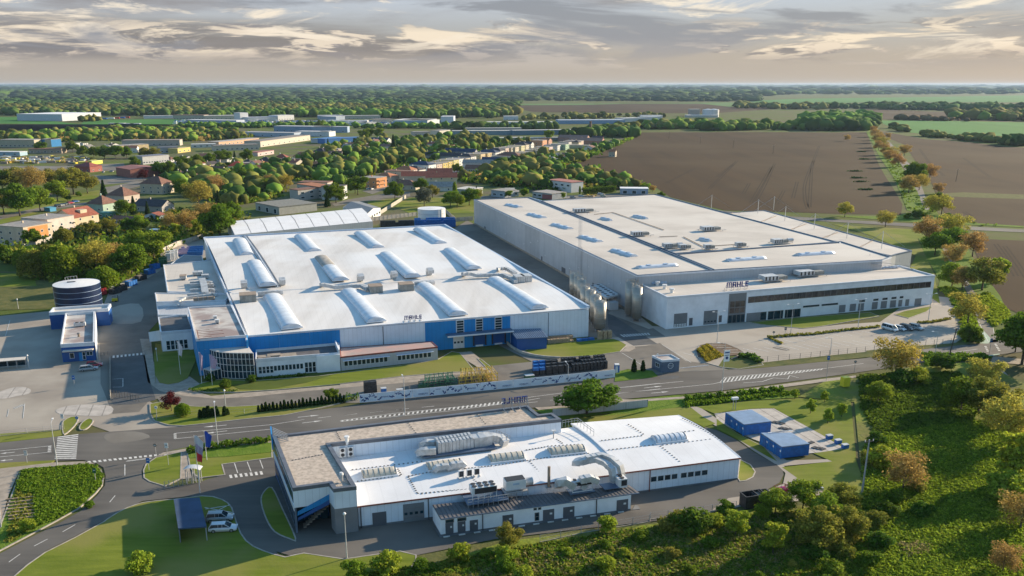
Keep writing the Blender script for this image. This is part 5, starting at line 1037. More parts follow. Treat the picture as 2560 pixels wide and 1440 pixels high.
b=MB();b.cyl(o3(2.,1.3,2.2),o3(3.5,1.3,2.2),.75,n=14);b.build('drum',M['duct'],t)
g=gp('b5',1660,775,ZS);o3=lambda a,c,e:(*(g+E1*a+E2*c).xy,ZS+e);t=thing('roof_cooler','white open-framed cooler with three fans near the silver ducts','cooler',tuple(g),CG)
b=MB();b.box(o3(0,.7,2.),(3.8,1.4,.8),PHI);b.build('casing',M['fan'],t);b=MB();b.box(o3(0,.7,2.45),(4.,1.6,.14),PHI)
for sx in(-1.9,1.9):
 for sy in(-.1,1.5):b.bar(o3(sx,sy,.4),o3(sx,sy,2.4),.14)
b.bar(o3(-1.9,-.1,.5),o3(1.9,-.1,.5),.14);b.build('frame',M['unitwhite'],t)
for i in range(3):b=MB();fan_disc(b,o3(-1.3+i*1.3,.7,2.5),.45);b.build('fan',M['fan'],t)
b=MB();b.box(o3(.6,.7,1.),(1.2,.8,.7),PHI);b.build('pump',M['ductw'],t);b=MB();b.box(o3(0,.7,.3),(4.8,2.4,.15),PHI);b.build('platform',M['steelroof'],t)
g=gp('b5',2065,730,ZS);o3=lambda a,c,e:(*(g+E1*a+E2*c).xy,ZS+e);t=thing('roof_cooler','tall narrow white cooler with two fans at the right roof end','cooler',tuple(g),CG)
b=MB();b.box(o3(0,.8,1.2),(1.7,2.,1.7),PHI);b.build('casing',M['unitwhite'],t)
for j in range(2):b=MB();fan_disc(b,o3(0,.35+j*.9,2.05),.4);b.build('fan',M['fan'],t)
b=MB();b.box(o3(.2,-.22,1.3),(1.1,.05,1.1),PHI);b.build('grille',M['fan'],t);b=MB();b.box(o3(-2.2,.9,.5),(3.,2.4,.15),PHI);b.build('platform',M['steelroof'],t)
g=gp('b5',1328,720,ZS);t=thing('flue','tall thin brown steel flue with square foot on the dark roof','flue',tuple(g));b=MB();b.cyl(g,g+V3((0,0,4.3)),.28,n=10);b.build('pipe',M['rust_top'],t);b=MB();b.box(g+V3((0,0,.1)),(1.,1.,.2),PHI);b.build('foot',M['ductw'],t)
for i,(x,wh)in enumerate(((452,'left'),(533,'middle'),(608,'right'))):
 q=on_near('b5',x,625-i*12);t=thing('condenser',wh+' of three small dark-faced condensers on the white roof','condenser',tuple(q),'small condensers on the white roof');b=MB();b.box(q+V3((0,0,1.)),(.95,.5,1.2),PHI);b.build('casing',M['unitwhite'],t);b=MB();b.box(q+V3((0,0,1.))-E2*.28,(.8,.06,1.05),PHI);b.build('grille',M['fan'],t)
 b=MB();b.bar(q-E1*.5-E2*.5+V3((0,0,.1)),q-E1*.5+E2*.5+V3((0,0,.1)),.1);b.bar(q+E1*.5-E2*.5+V3((0,0,.1)),q+E1*.5+E2*.5+V3((0,0,.1)),.1);b.build('foot',M['railing'],t)
zn1=6.3
p0,p1_=gp('b5',215,330,zn1+1.2),gp('b5',575,270,zn1+1.2)
t=thing('air_handler','long silver two-row air handling unit behind the cream rooflights','air unit',(p0.x,p0.y,zn1));dL=(p1_-p0);nb=10
for j in range(2):
 for i in range(nb):
  q=p0.lerp(p1_,(i+.5)/nb)+E2*(j*1.7+.4);b=MB();b.box((q.x,q.y,zn1+1.35+j*.0),(dL.length/nb-.08,1.6,2.),PHI);b.build('module',M['ductw'],t)
  b=MB();b.box((q.x,q.y,zn1+2.42),(dL.length/nb-.3,1.35,.1),PHI);b.build('lid',M['duct'],t)
b=MB();q=(p0+p1_)/2+E2*1.2;b.box((q.x+.8,q.y,zn1+.2),(dL.length+7,4.6,.2),PHI);b.build('platform',M['steelroof'],t)
AG='silver ducts joined to the air handling unit'
ductthing('air_duct','bulky silver duct leaving the right end of the air handler',[p1_+E2*.9+E1*.1,p1_+E2*.9+E1*2.5+V3((0,0,.1)),p1_+E2*1.2+E1*3.6],2.4,2.,M['duct'],AG)
ductthing('air_duct','tapering silver duct farther right of the air handler',[gp('b5',700,255,zn1+1.4)+E2*1.5,gp('b5',780,240,zn1+1.4)+E2*1.5,gp('b5',860,245,zn1+1.)+E2*1.,gp('b5',900,275,zn1+.4)],1.6,1.4,M['duct'],AG)
ductthing('air_duct','rear branch of the silver duct by the handrail',[gp('b5',640,225,zn1+1.4)+E2*1.2,gp('b5',755,215,zn1+1.2)+E2*1.2],1.2,1.2,M['duct'],AG)
ductthing('air_duct','upper left hooded end of the air handler',[gp('b5',60,300,zn1+.4),gp('b5',70,280,zn1+1.2),gp('b5',110,270,zn1+1.4),gp('b5',190,275,zn1+1.3)],1.4,1.2,M['duct'],AG)
ductthing('air_duct','lower left hooded end of the air handler',[gp('b5',30,380,zn1+.3),gp('b5',40,355,zn1+1.),gp('b5',90,350,zn1+1.2),gp('b5',200,345,zn1+1.2)],1.4,1.2,M['duct'],AG)
for x,y,wh in((260,545,'left'),(410,520,'right')):
 q=on_near('b5',x,y+15);ductthing('air_hood',wh+' small silver hood in front of the cream rooflight',[q-E1*1.5+V3((0,0,.4)),q-E1*.9+V3((0,0,1.1)),q+E1*1.+V3((0,0,1.1)),q+E1*1.5+V3((0,0,.5))],1.1,.9,M['duct'],'small silver hoods on the white roof',cat='duct hood')
zd=6.2
def D(x,y,z):return gp('b5',x,y,z)
ductthing('air_duct','outer of the two huge silver ducts arching down beside the right hall',[D(1700,425,zd+1.6),D(1860,395,zd+1.6),D(1960,430,zd+1.5),D(2040,500,zd+.9),D(2055,560,zd-.3),D(2060,640,ZS+.4)],1.1,.9,M['ductw'],AG)
ductthing('air_duct','inner of the two huge silver ducts arching down beside the right hall',[D(1680,470,zd+.2),D(1710,445,zd+1.1),D(1800,435,zd+1.3),D(1890,470,zd+1.1),D(1955,530,zd+.5),D(1968,590,zd-.6),D(1975,670,ZS+.4)],1.1,.9,M['ductw'],AG)
ductthing('air_duct','flat silver end hood of the arched ducts on the white roof',[D(1600,480,zd+.4),D(1600,460,zd+.9),D(1660,450,zd+1.1),D(1850,400,zd+1.3)],1.6,1.1,M['duct'],AG)
ductthing('air_duct','panelled silver duct head standing above the dark roof edge',[D(1425,690,ZS+.3),D(1440,660,ZS+2.4),D(1500,650,ZS+2.6),D(1590,700,ZS+1.6)],1.5,1.3,M['duct'],AG)
ductthing('air_duct','blue-lit sloping duct hood right of the panelled duct head',[D(1640,640,ZS+2.8),D(1740,620,ZS+2.9),D(1820,650,ZS+2.2)],1.3,1.1,M['duct'],AG)
for i,(v,x0,y0,x1,y1,z,lab)in enumerate((('b3',1780,775,1900,755,5.2,'short grey railing beside the gravel roof end'),('b3',1900,755,2030,850,6.6,'grey step-over stair on the edge of the arched roof'),('b3',1250,855,1360,900,7.2,'grey handrail at the right end of the air handler'))):
 a,c=gp(v,x0,y0,z),gp(v,x1,y1,z);t=thing('stair_rail',lab,'railing',tuple(a),'rails on the near roofs')
 for h_ in(.5,1.):b=MB();b.bar(a+V3((0,0,h_)),c+V3((0,0,h_)),.07);b.build('rail',M['railing'],t)
 for k_ in range(6):q=a.lerp(c,k_/5);b=MB();b.bar(q-V3((0,0,.6)),q+V3((0,0,1.)),.07);b.build('post',M['railing'],t)
q=on_near('b5',1375,225);t=thing('wind_gauge','small mast with a head on the white roof by the parapet wall','mast',tuple(q));b=MB();b.cyl(q,q+V3((0,0,1.6)),.12,n=8);b.build('pole',M['railing'],t);b=MB();b.box(q+V3((0,0,1.7)),(.9,.5,.25),PHI);b.build('head',M['unitwhite'],t)
# blue site cabins at the right
def cabin(v,fl,fr_,br,bl,hh,lab):
 P=[G(*X(v,*q),hh)for q in(fl,fr_,br,bl)];P=[V3((*q.xy,0))for q in P];t=thing('site_cabin',lab,'cabin',tuple(P[0]),'blue site cabins on the concrete slabs')
 b=MB();b.prism(P,.25,hh-.1);b.build('wall',M['contblue'],t);b=MB();b.prism(ofs(ccw(P),-.04),hh-.18,hh-.02);b.build('roof',M['steelroof'],t)
 n=34
 for i in range(n):
  a=P[0].lerp(P[1],(i+.5)/n);c=P[3].lerp(P[2],(i+.5)/n);b=MB();b.bar((a.x,a.y,hh+.04),(c.x,c.y,hh+.04),.09,.12);b.build('roof_rib',M['rim'],t)
 for A_,B_,m_ in((P[0],P[1],18),(P[3],P[0],22)):
  for i in range(m_):
   Ls_=(B_-A_).length;wbx(t,'wall_rib',A_,B_,(i+.3)*Ls_/m_,(i+.7)*Ls_/m_,.35,hh-.25,M['contblue'],.05)
 for i in range(4):
  a=P[3].lerp(P[0],i/3);b=MB();b.bar((a.x,a.y,.15),(a.x,a.y,hh),.2);b.build('corner_post',M['contblue'],t)
 Ls_=(P[0]-P[3]).length
 for i,f_ in enumerate((.15,.45,.78)):wbx(t,'door'if i%2==0 else'window_shutter',P[3],P[0],Ls_*f_,Ls_*f_+1.,.4 if i%2==0 else 1.2,2.3,M['navy'],.09);wbx(t,'notice',P[3],P[0],Ls_*f_+1.2,Ls_*f_+1.6,1.6,2.,M['frame'],.08)
cabin('b6',(1235,280),(1470,252),(1300,153),(1080,178),2.8,'rear blue site cabin with ribbed roof')
cabin('b6',(1560,472),(1798,445),(1640,350),(1380,352),2.8,'front blue site cabin with loose boards on its roof')
for i in range(4):a=gp('b6',1440+i*30,350-i*4,3.);c=gp('b6',1560+i*30,340-i*4,3.);b=MB();b.bar(a,c,.25,.08);tag(b.build('loose_board',M['rimwhite']),('first','second','third','fourth')[i]+' pale loose board on the front blue cabin roof, from the left','board','boards on the front cabin roof')
k0=0
for r_ in range(4):
 for i in range(5+r_%2):
  x=1390+i*95+r_*62-20;y=165+i*62+r_*0+(-r_)*-8+r_*42-i*6
  if x>2080 or y>505:continue
  if 1370<x<1800 and y>330:continue
  if x<1470 and y<280:continue
  q=G(*X('b6',x,y));b=MB();b.box((q.x,q.y,.2),(1.3,.9,.16),PHI+.3);tag(b.build('floor_hatch',M['crateblack']),'small dark hatch block number %s on the slabs beside the blue cabins, from the rear'%('one','two','three','four','five','six','seven','eight','nine','ten','eleven','twelve')[min(k0,11)],'hatch','hatch blocks on the slab yard');k0+=1
for x,y,lab in((1965,405,'blue and grey box at the slab edge, farthest up'),(2040,445,'blue bin at the slab edge in the middle of three'),(2100,485,'blue and brown box at the far corner of the slabs')):
 g=G(*X('b6',x,y));t=thing('storage_box',lab,'box',(g.x,g.y,.1),'boxes along the slab edge');b=MB();b.box((g.x,g.y,.55),(1.3,.9,.8),PHI);b.build('body',M['contblue'],t);b=MB();b.box((g.x,g.y,1.),(1.4,1.,.1),PHI);b.build('lid',M['ductw'],t)
t=thing('bicycle_shelter','small white box on posts behind the rear blue cabin','shelter',tuple(G(*X('b6',1150,150))));g=G(*X('b6',1150,155));b=MB();b.box((g.x,g.y,3.),(1.6,.8,.5),PHI);b.build('head',M['unitwhite'],t);b=MB();b.bar((g.x-.3,g.y,0),(g.x-.3,g.y,2.8),.12);b.bar((g.x+.3,g.y,0),(g.x+.3,g.y,2.8),.12);b.build('post',M['railing'],t)
def skip(v,x,y,wd,dp,hh,m,lab,group,ang=PHI,load=None):
 g=G(*X(v,x,y));t=thing('skip',lab,'skip',(g.x,g.y,0),group);b=MB();e1=V3((math.cos(ang),math.sin(ang),0));e2=V3((-e1.y,e1.x,0))
 P=[g+e1*sx*wd/2+e2*sy*dp/2 for sx,sy in((-1,-1),(1,-1),(1,1),(-1,1))];b.prism(P,.15,.3,bottom=True);b.ring(P,.1,.2,hh);b.build('body',m,t)
 b=MB();b.ring(ofs(ccw(P),-.06),.2,hh-.02,hh+.1);b.build('rim',m,t)
 for sx in(-.35,0,.35):b=MB();q=g+e1*sx*wd-e2*(dp/2+.05);b.bar((q.x,q.y,.2),(q.x,q.y,hh),.1);b.build('rib',m,t)
 if load:b=MB();b.prism(ofs(ccw(P),.25),.3,hh-.25);b.build('load',load,t)
 return t
skip('b6',1272,985,2.6,2.2,2.6,M['crateblack'],'dark open skip nearest the fence at the yard corner','skips at the yard corner');skip('b6',1345,965,2.2,2.2,2.4,M['crateblack'],'middle dark skip with brown load at the yard corner','skips at the yard corner',load=M['rust_top']);skip('b6',1405,955,1.8,2.2,2.3,M['crateblack'],'right dark skip with brown load at the yard corner','skips at the yard corner',load=M['rust_top'])
def cage(v,x,y,wd,dp,hh,m,lab,group,name='wire_cage',load=None,base_z=.0,ang=PHI):
 g=G(*X(v,x,y))+V3((0,0,base_z));t=thing(name,lab,'cage',tuple(g),group);e1=V3((math.cos(ang),math.sin(ang),0));e2=V3((-e1.y,e1.x,0));b=MB()
 P=[g+e1*sx*wd/2+e2*sy*dp/2 for sx,sy in((-1,-1),(1,-1),(1,1),(-1,1))]
 for a in P:b.bar(a,a+V3((0,0,hh)),.09)
 for z in(.15,hh*.5,hh):
  for i in range(4):b.bar(P[i]+V3((0,0,z)),P[(i+1)%4]+V3((0,0,z)),.07)
 for i in range(4):
  for k_ in(.33,.66):q=P[i].lerp(P[(i+1)%4],k_);b.bar(q,q+V3((0,0,hh)),.05)
 b.build('bars',m,t)
 if load:b=MB();b.box(g+V3((0,0,hh*.4)),(wd*.8,dp*.8,hh*.7),ang);b.build('load',load,t)
 return t
cage('b6',1555,870,2.4,1.6,1.5,M['rusty'],'rusty wire cage filled with magenta bags at the yard corner','wire cages at the yard corner',load=M['magenta']);cage('b6',1650,865,2.2,1.6,1.5,M['rusty'],'empty rusty wire cage at the yard corner','wire cages at the yard corner')
for x,y,wh in((1830,820,'upper'),(1850,850,'middle'),(1880,905,'lower')):g=G(*X('b6',x,y));b=MB();b.box((g.x,g.y,.5),(2.4,1.6,.6),PHI+.2);tag(b.build('pallet_stack',M['ductw']if wh!='lower'else M['rust_top']),wh+' of the three low pallet stacks beyond the wire cages','pallet stack','pallet stacks beyond the wire cages')
for x,y,m_,lab in((272,258,'crateblack','black wheeled bin behind the bright roof'),(340,250,'yellowb','yellow wheeled bin behind the bright roof'),(398,245,'contblue','blue wheeled bin behind the bright roof')):
 g=G(*X('b6',x,y-0),1.2);t=thing('wheeled_bin',lab,'bin',(g.x,g.y,0),'wheeled bins behind the bright roof');b=MB();b.box((g.x,g.y,.75),(1.3,.9,1.1),PHI);b.build('body',M[m_],t);b=MB();b.box((g.x,g.y,1.36),(1.4,1.,.12),PHI);b.build('lid',M[m_],t)
# left-hand site: gate house block, tank, lot furniture
lb=[G(*p,5.2)for p in PX('z1 605,1047 940,1025 945,715 655,735')]
gh=thing('gatehouse','deep blue gatehouse with stained flat roof beside the parking lot','gatehouse',(lb[0].x,lb[0].y,0));b=MB();b.prism(lb,0,4.54);b.build('wall',M['navy'],gh);roof_on(gh,lb,5.2,M['stained'],rimm=M['rimwhite'],rh=.15,rw=.35,drop=.6)
b=MB();k_=[V3((*q.xy,0))for q in lb];b.bar((*(k_[1]+E1*.2).xy,2.6),(*(k_[2]+E1*.2).xy,2.6),.1,5.2);b.build('side_panel',M['rimwhite'],gh)
H0,H1=k_[0],k_[1];Lh=(H1-H0).length
wbx(gh,'canopy',H0,H1,.5,Lh-.3,3.3,3.6,M['roof3'],1.4,1.4)
window(gh,H0,H1,Lh*.22,Lh*.36,1.,2.6);wbx(gh,'door',H0,H1,Lh*.5,Lh*.6,.05,2.6,M['blue'],.06);window(gh,H0,H1,Lh*.6,Lh*.7,.4,2.7,rows=2);window(gh,H0,H1,Lh*.73,Lh*.92,1.5,2.7,cols=2)
g=gp('z1',800,860,4.7);t=thing('roof_condenser','silver condenser with two round fans on the stained gatehouse roof','condenser',tuple(g));b=MB();b.box(g+V3((0,0,.6)),(3.2,1.3,1.),PHI);b.build('casing',M['ductw'],t)
for sx in(-.7,.7):b=MB();fan_disc(b,g+E1*sx+V3((0,0,1.1)),.5);b.build('fan',M['fan'],t)
g=gp('z1',790,965,4.7);t=thing('roof_vent','short round vent with cap on the front half of the gatehouse roof','vent',tuple(g));b=MB();b.cyl(g,g+V3((0,0,.8)),.35,n=10);b.build('pipe',M['rust_top'],t);b=MB();b.cyl(g+V3((0,0,.8)),g+V3((0,0,1.1)),.55,.3,n=10);b.build('cap',M['rib'],t)
lb2=[G(*p,5.6)for p in PX('z1 490,725 1035,750 1035,617 510,655')]
lb2=[G(*p,5.6)for p in PX('z1 490,727 1045,752 1035,617 510,655')]
g2=thing('pump_house','deep blue pump house block behind the gatehouse, before the round tank','pump house',(lb2[0].x,lb2[0].y,0));lbq=[V3((*q.xy,0))for q in lb2];lbq[1]=lbq[0]+E1*(lbq[1]-lbq[0]).dot(E1);lbq[3]=lbq[0]+E2*6.5;lbq[2]=lbq[1]+E2*6.5
b=MB();b.prism(lbq,0,4.94);b.build('wall',M['navy'],g2);roof_on(g2,lbq,5.6,M['roof3'],rimm=M['rimwhite'],rh=.1,rw=.5,drop=.6)
tg=G(*X('q4',690,700));tr_=7.9;th_=9.6
c_=G(*X('z1',765,432),th_);cx,cy=c_.x,c_.y
tk=thing('storage_tank','round dark blue liquid tank with pale lid and ringed wall','tank',(cx,cy,0))
dpx=(G(*X('z1',975,440),th_)-G(*X('z1',545,440),th_)).length/2
for i in range(5):
 z0=th_*i/5;b=MB();b.cyl((cx,cy,z0+.02),(cx,cy,z0+th_/5-.02),dpx,n=48,caps=False);b.build('shell_ring',M['tankblue'],tk,smooth_=True)
 b=MB();b.cyl((cx,cy,z0+th_/5-.06),(cx,cy,z0+th_/5+.06),dpx+.05,n=48,caps=False);b.build('hoop',M['rim'],tk,smooth_=True)
b=MB();b.cyl((cx,cy,th_),(cx,cy,th_+.5),dpx,.6,n=48);b.build('roof',M['roof1'],tk)
b=MB()
for i in range(5):a=2.+i*.13;b.bar((cx+math.cos(a)*dpx,cy+math.sin(a)*dpx,th_),(cx+math.cos(a)*dpx,cy+math.sin(a)*dpx,th_+1.1),.1)
b.bar((cx+math.cos(2.)*dpx,cy+math.sin(2.)*dpx,th_+1.1),(cx+math.cos(2.5)*dpx,cy+math.sin(2.5)*dpx,th_+1.1),.1);b.build('railing',M['railing'],tk)
b=MB();b.bar((cx-.3,cy,th_+.6),(cx-3.,cy-.3,th_+.5),.5,.2);b.build('lid_bar',M['darkmetal'],tk)
b=MB();a=3.5;b.bar((cx+math.cos(a)*dpx,cy+math.sin(a)*dpx,0),(cx+math.cos(a)*dpx,cy+math.sin(a)*dpx,th_),.25);b.build('pipe',M['ductw'],tk)
c_=G(*X('v2',830,955),7.4);rr=(G(*X('v2',932,950),7.4)-G(*X('v2',727,950),7.4)).length/2;tk=thing('storage_tank','round white tank behind the blue crate racks','tank',(c_.x,c_.y,0))
for i in range(3):b=MB();b.cyl((c_.x,c_.y,i*2.5+.02),(c_.x,c_.y,i*2.5+2.46),rr,n=40,caps=False);b.build('shell_ring',M['unitwhite'],tk,smooth_=True);b=MB();b.cyl((c_.x,c_.y,i*2.5+2.3),(c_.x,c_.y,i*2.5+2.5),rr+.05,n=40,caps=False);b.build('hoop',M['greypanel'],tk)
b=MB();b.cyl((c_.x,c_.y,7.4),(c_.x,c_.y,7.8),rr,.4,n=40);b.build('roof',M['roof2'],tk);b=MB();q=V3((c_.x+rr*.75,c_.y-rr*.66,0));b.bar(q,q+V3((0,0,8.2)),.5,.1);b.build('ladder',M['railing'],tk)
tp=[G(*p,6.)for p in PX('v1 1745,1212 1690,1115 o 905,520 932,553')]
tt=[V3((*q.xy,0))for q in tp];tn=thing('storage_tent','long white fabric storage hall behind the white-roofed hall','tent hall',tuple(tt[0]));b=MB();b.prism(tt,0,5.9);b.build('wall',M['greypanel'],tn)
rid=[tt[0].lerp(tt[1],.5),tt[3].lerp(tt[2],.5)];nseg=9
for i in range(nseg):
 u0,u1=i/nseg+.002,(i+1)/nseg-.002
 A_,B_=tt[0].lerp(tt[3],u0),tt[0].lerp(tt[3],u1);C_,D_=rid[0].lerp(rid[1],u0),rid[0].lerp(rid[1],u1);E_,F_=tt[1].lerp(tt[2],u0),tt[1].lerp(tt[2],u1)
 b=MB();b.add([(*A_.xy,6.),(*B_.xy,6.),(*D_.xy,7.),(*C_.xy,7.),(*E_.xy,6.05),(*F_.xy,6.05)],[(0,1,2,3),(3,2,5,4)]);b.build('roof_panel',M['roof2'],tn)
gp4=[G(*p,5.)for p in PX('v2 170,945 340,1030 455,945 330,910 ')]
gs=[V3((*q.xy,0))for q in[G(*p,4.6)for p in PX('v2 340,1005 450,950 300,905 170,948')]]
def gable_shed(name,lab,P,zh,zr_,wm,rm,cat='shed',group=None):
 """P: near-left, near-right, far-right, far-left; ridge from the middle of near edge to middle of the far edge"""
 t=thing(name,lab,cat,tuple(P[0]),group);b=MB();m0,m1=P[0].lerp(P[1],.5),P[3].lerp(P[2],.5)
 b.add([(*P[0].xy,0),(*P[1].xy,0),(*P[2].xy,0),(*P[3].xy,0),(*P[0].xy,zh),(*P[1].xy,zh),(*P[2].xy,zh),(*P[3].xy,zh),(*m0.xy,zr_),(*m1.xy,zr_)],[(0,1,5,8,4),(1,2,6,5),(2,3,7,9,6),(3,0,4,7)]);b.build('wall',wm,t)
 b=MB();o_=.35;ax=(P[3]-P[0]).normalized()*o_;sx=(P[1]-P[0]).normalized()*o_
 b.add([(*(P[0]-ax-sx).xy,zh-.1),(*(m0-ax).xy,zr_+.08),(*(m1+ax).xy,zr_+.08),(*(P[3]+ax-sx).xy,zh-.1)],[(0,1,2,3)])
 b.add([(*(m0-ax).xy,zr_+.08),(*(P[1]-ax+sx).xy,zh-.1),(*(P[2]+ax+sx).xy,zh-.1),(*(m1+ax).xy,zr_+.08)],[(0,1,2,3)]);b.build('roof',rm,t);return t
gr=gable_shed('gabled_shed','white shed with grey gabled roof beyond the white tent hall',gs,4.6,6.3,M['unitwhite'],M['midgrey'])
for i in range(6):Lg=(gs[1]-gs[0]).length;window(gr,gs[0],gs[1],Lg*(i+.2)/6,Lg*(i+.75)/6,1.4,2.8)
# plants: leaf clumps, trunks and the kinds of tree
def leafmat(name,c,c2,tr=.45):return mat(name,c,.9,col2=c2,scale=.5,spec=.12,island=.45,trans=tr)
LM=dict(green=leafmat('leaf_green',(.105,.175,.014),(.16,.235,.02)),bright=leafmat('leaf_bright',(.165,.245,.018),(.225,.305,.03)),olive=leafmat('leaf_olive',(.215,.22,.03),(.275,.265,.045)),rust=leafmat('leaf_rust',(.36,.235,.075),(.42,.28,.09)),gold=leafmat('leaf_gold',(.36,.31,.055),(.42,.36,.07)),dark=leafmat('leaf_dark',(.028,.06,.016),(.04,.08,.02)),lime=leafmat('leaf_lime',(.26,.33,.025),(.31,.37,.04)),purple=leafmat('leaf_purple',(.085,.018,.018),(.13,.03,.025)),grey=leafmat('leaf_grey',(.10,.12,.09),(.14,.15,.10)),yellow=leafmat('leaf_yellow',(.34,.27,.03),(.26,.23,.03)),twig=mat('twig',(.15,.105,.07),.9,var=.2),hedge=leafmat('leaf_hedge',(.075,.14,.014),(.11,.18,.02)),straw=leafmat('leaf_straw',(.28,.22,.10),(.34,.28,.12)))
def leaves(name,cen,size,outward=None,tilt=.9,aspect=1.,up=.0,seed=1):
 """one small quad per centre, turned at random about its outward direction"""
 r=np.random.default_rng(seed);n=len(cen);nrm=r.normal(size=(n,3))*tilt
 if outward is not None:nrm=nrm*.6+outward*1.
 nrm[:,2]+=up*.25;nrm/=np.linalg.norm(nrm,axis=1)[:,None]+1e-9
 t=r.normal(size=(n,3));a=np.cross(nrm,t);a/=np.linalg.norm(a,axis=1)[:,None]+1e-9;b_=np.cross(nrm,a)
 s_=(np.full(n,size)if np.isscalar(size)else size)[:,None]*r.uniform(.65,1.35,(n,1))/2
 a=a*s_;b_=b_*s_*aspect
 v=np.stack([cen-a-b_,cen+a-b_*.6,cen+a+b_,cen-a*.6+b_],1).reshape(-1,3)
 me=bpy.data.meshes.new(name);me.vertices.add(4*n);me.vertices.foreach_set('co',v.astype(np.float32).ravel());me.loops.add(4*n);me.loops.foreach_set('vertex_index',np.arange(4*n,dtype=np.int32))
 me.polygons.add(n);me.polygons.foreach_set('loop_start',np.arange(0,4*n,4,dtype=np.int32));me.update(calc_edges=True);return me
def crown_pts(n,lobes,seed,shell=.55):
 r=np.random.default_rng(seed);L_=np.array(lobes,float);w_=(L_[:,3]*L_[:,4])**1.1;idx=r.choice(len(L_),n,p=w_/w_.sum())
 d=r.normal(size=(n,3));d/=np.linalg.norm(d,axis=1)[:,None];rad=shell+(1-shell)*r.random(n)**.6
 rad*=1+.16*np.sin(d[:,0]*7+seed)*np.cos(d[:,1]*6+d[:,2]*5)
 c=L_[idx,:3]+d*rad[:,None]*L_[idx][:,[3,3,4]];return c,d
def make_lobes(seed,n=9,R=.42,zc=.62,h=.36,sub=.2):
 r=random.Random(seed);out=[(0,0,zc,R*.72,h*.8)]
 for i in range(n):
  a=i*2.4+r.random()*.8;q=R*r.uniform(.45,.85);z=zc+h*r.uniform(-.75,.75);out.append((math.cos(a)*q,math.sin(a)*q,z,sub*r.uniform(.7,1.35),sub*r.uniform(.55,1.05)))
 out.append((r.uniform(-.06,.06),r.uniform(-.06,.06),zc+h*.85,sub,sub*.8));return out
def trunk_mesh(seed,r0=.028,h=.75,limbs=6,lean=.02,z0=.16,spread=.28,thick=.5,twigs=0):
 r=random.Random(seed);b=MB();top=V3((r.uniform(-lean,lean),r.uniform(-lean,lean),h));p=[V3((0,0,-.01)),V3((0,0,z0)),top*.6+V3((0,0,z0*.3)),top]
 rr=[r0,r0*.8,r0*.5,r0*.18]
 for i in range(3):b.cyl(p[i],p[i+1],rr[i],rr[i+1],7,caps=i==0)
 for k_ in range(limbs):
  t=r.uniform(.2,.9);q=p[1].lerp(p[2],t);a=k_*2.4+r.random();e=q+V3((math.cos(a)*spread*r.uniform(.6,1.1),math.sin(a)*spread*r.uniform(.6,1.1),r.uniform(.12,.3)))
  m_=q.lerp(e,.5)+V3((0,0,.02));b.cyl(q,m_,r0*thick,r0*thick*.6,5,caps=False);b.cyl(m_,e,r0*thick*.6,r0*.1,5,caps=False)
  for j in range(twigs):
   u=m_.lerp(e,r.random());f_=u+V3((r.uniform(-1,1),r.uniform(-1,1),r.uniform(.1,1)))*.13;b.cyl(u,f_,r0*.16,r0*.05,3,caps=False)
 return b
PROTO={}
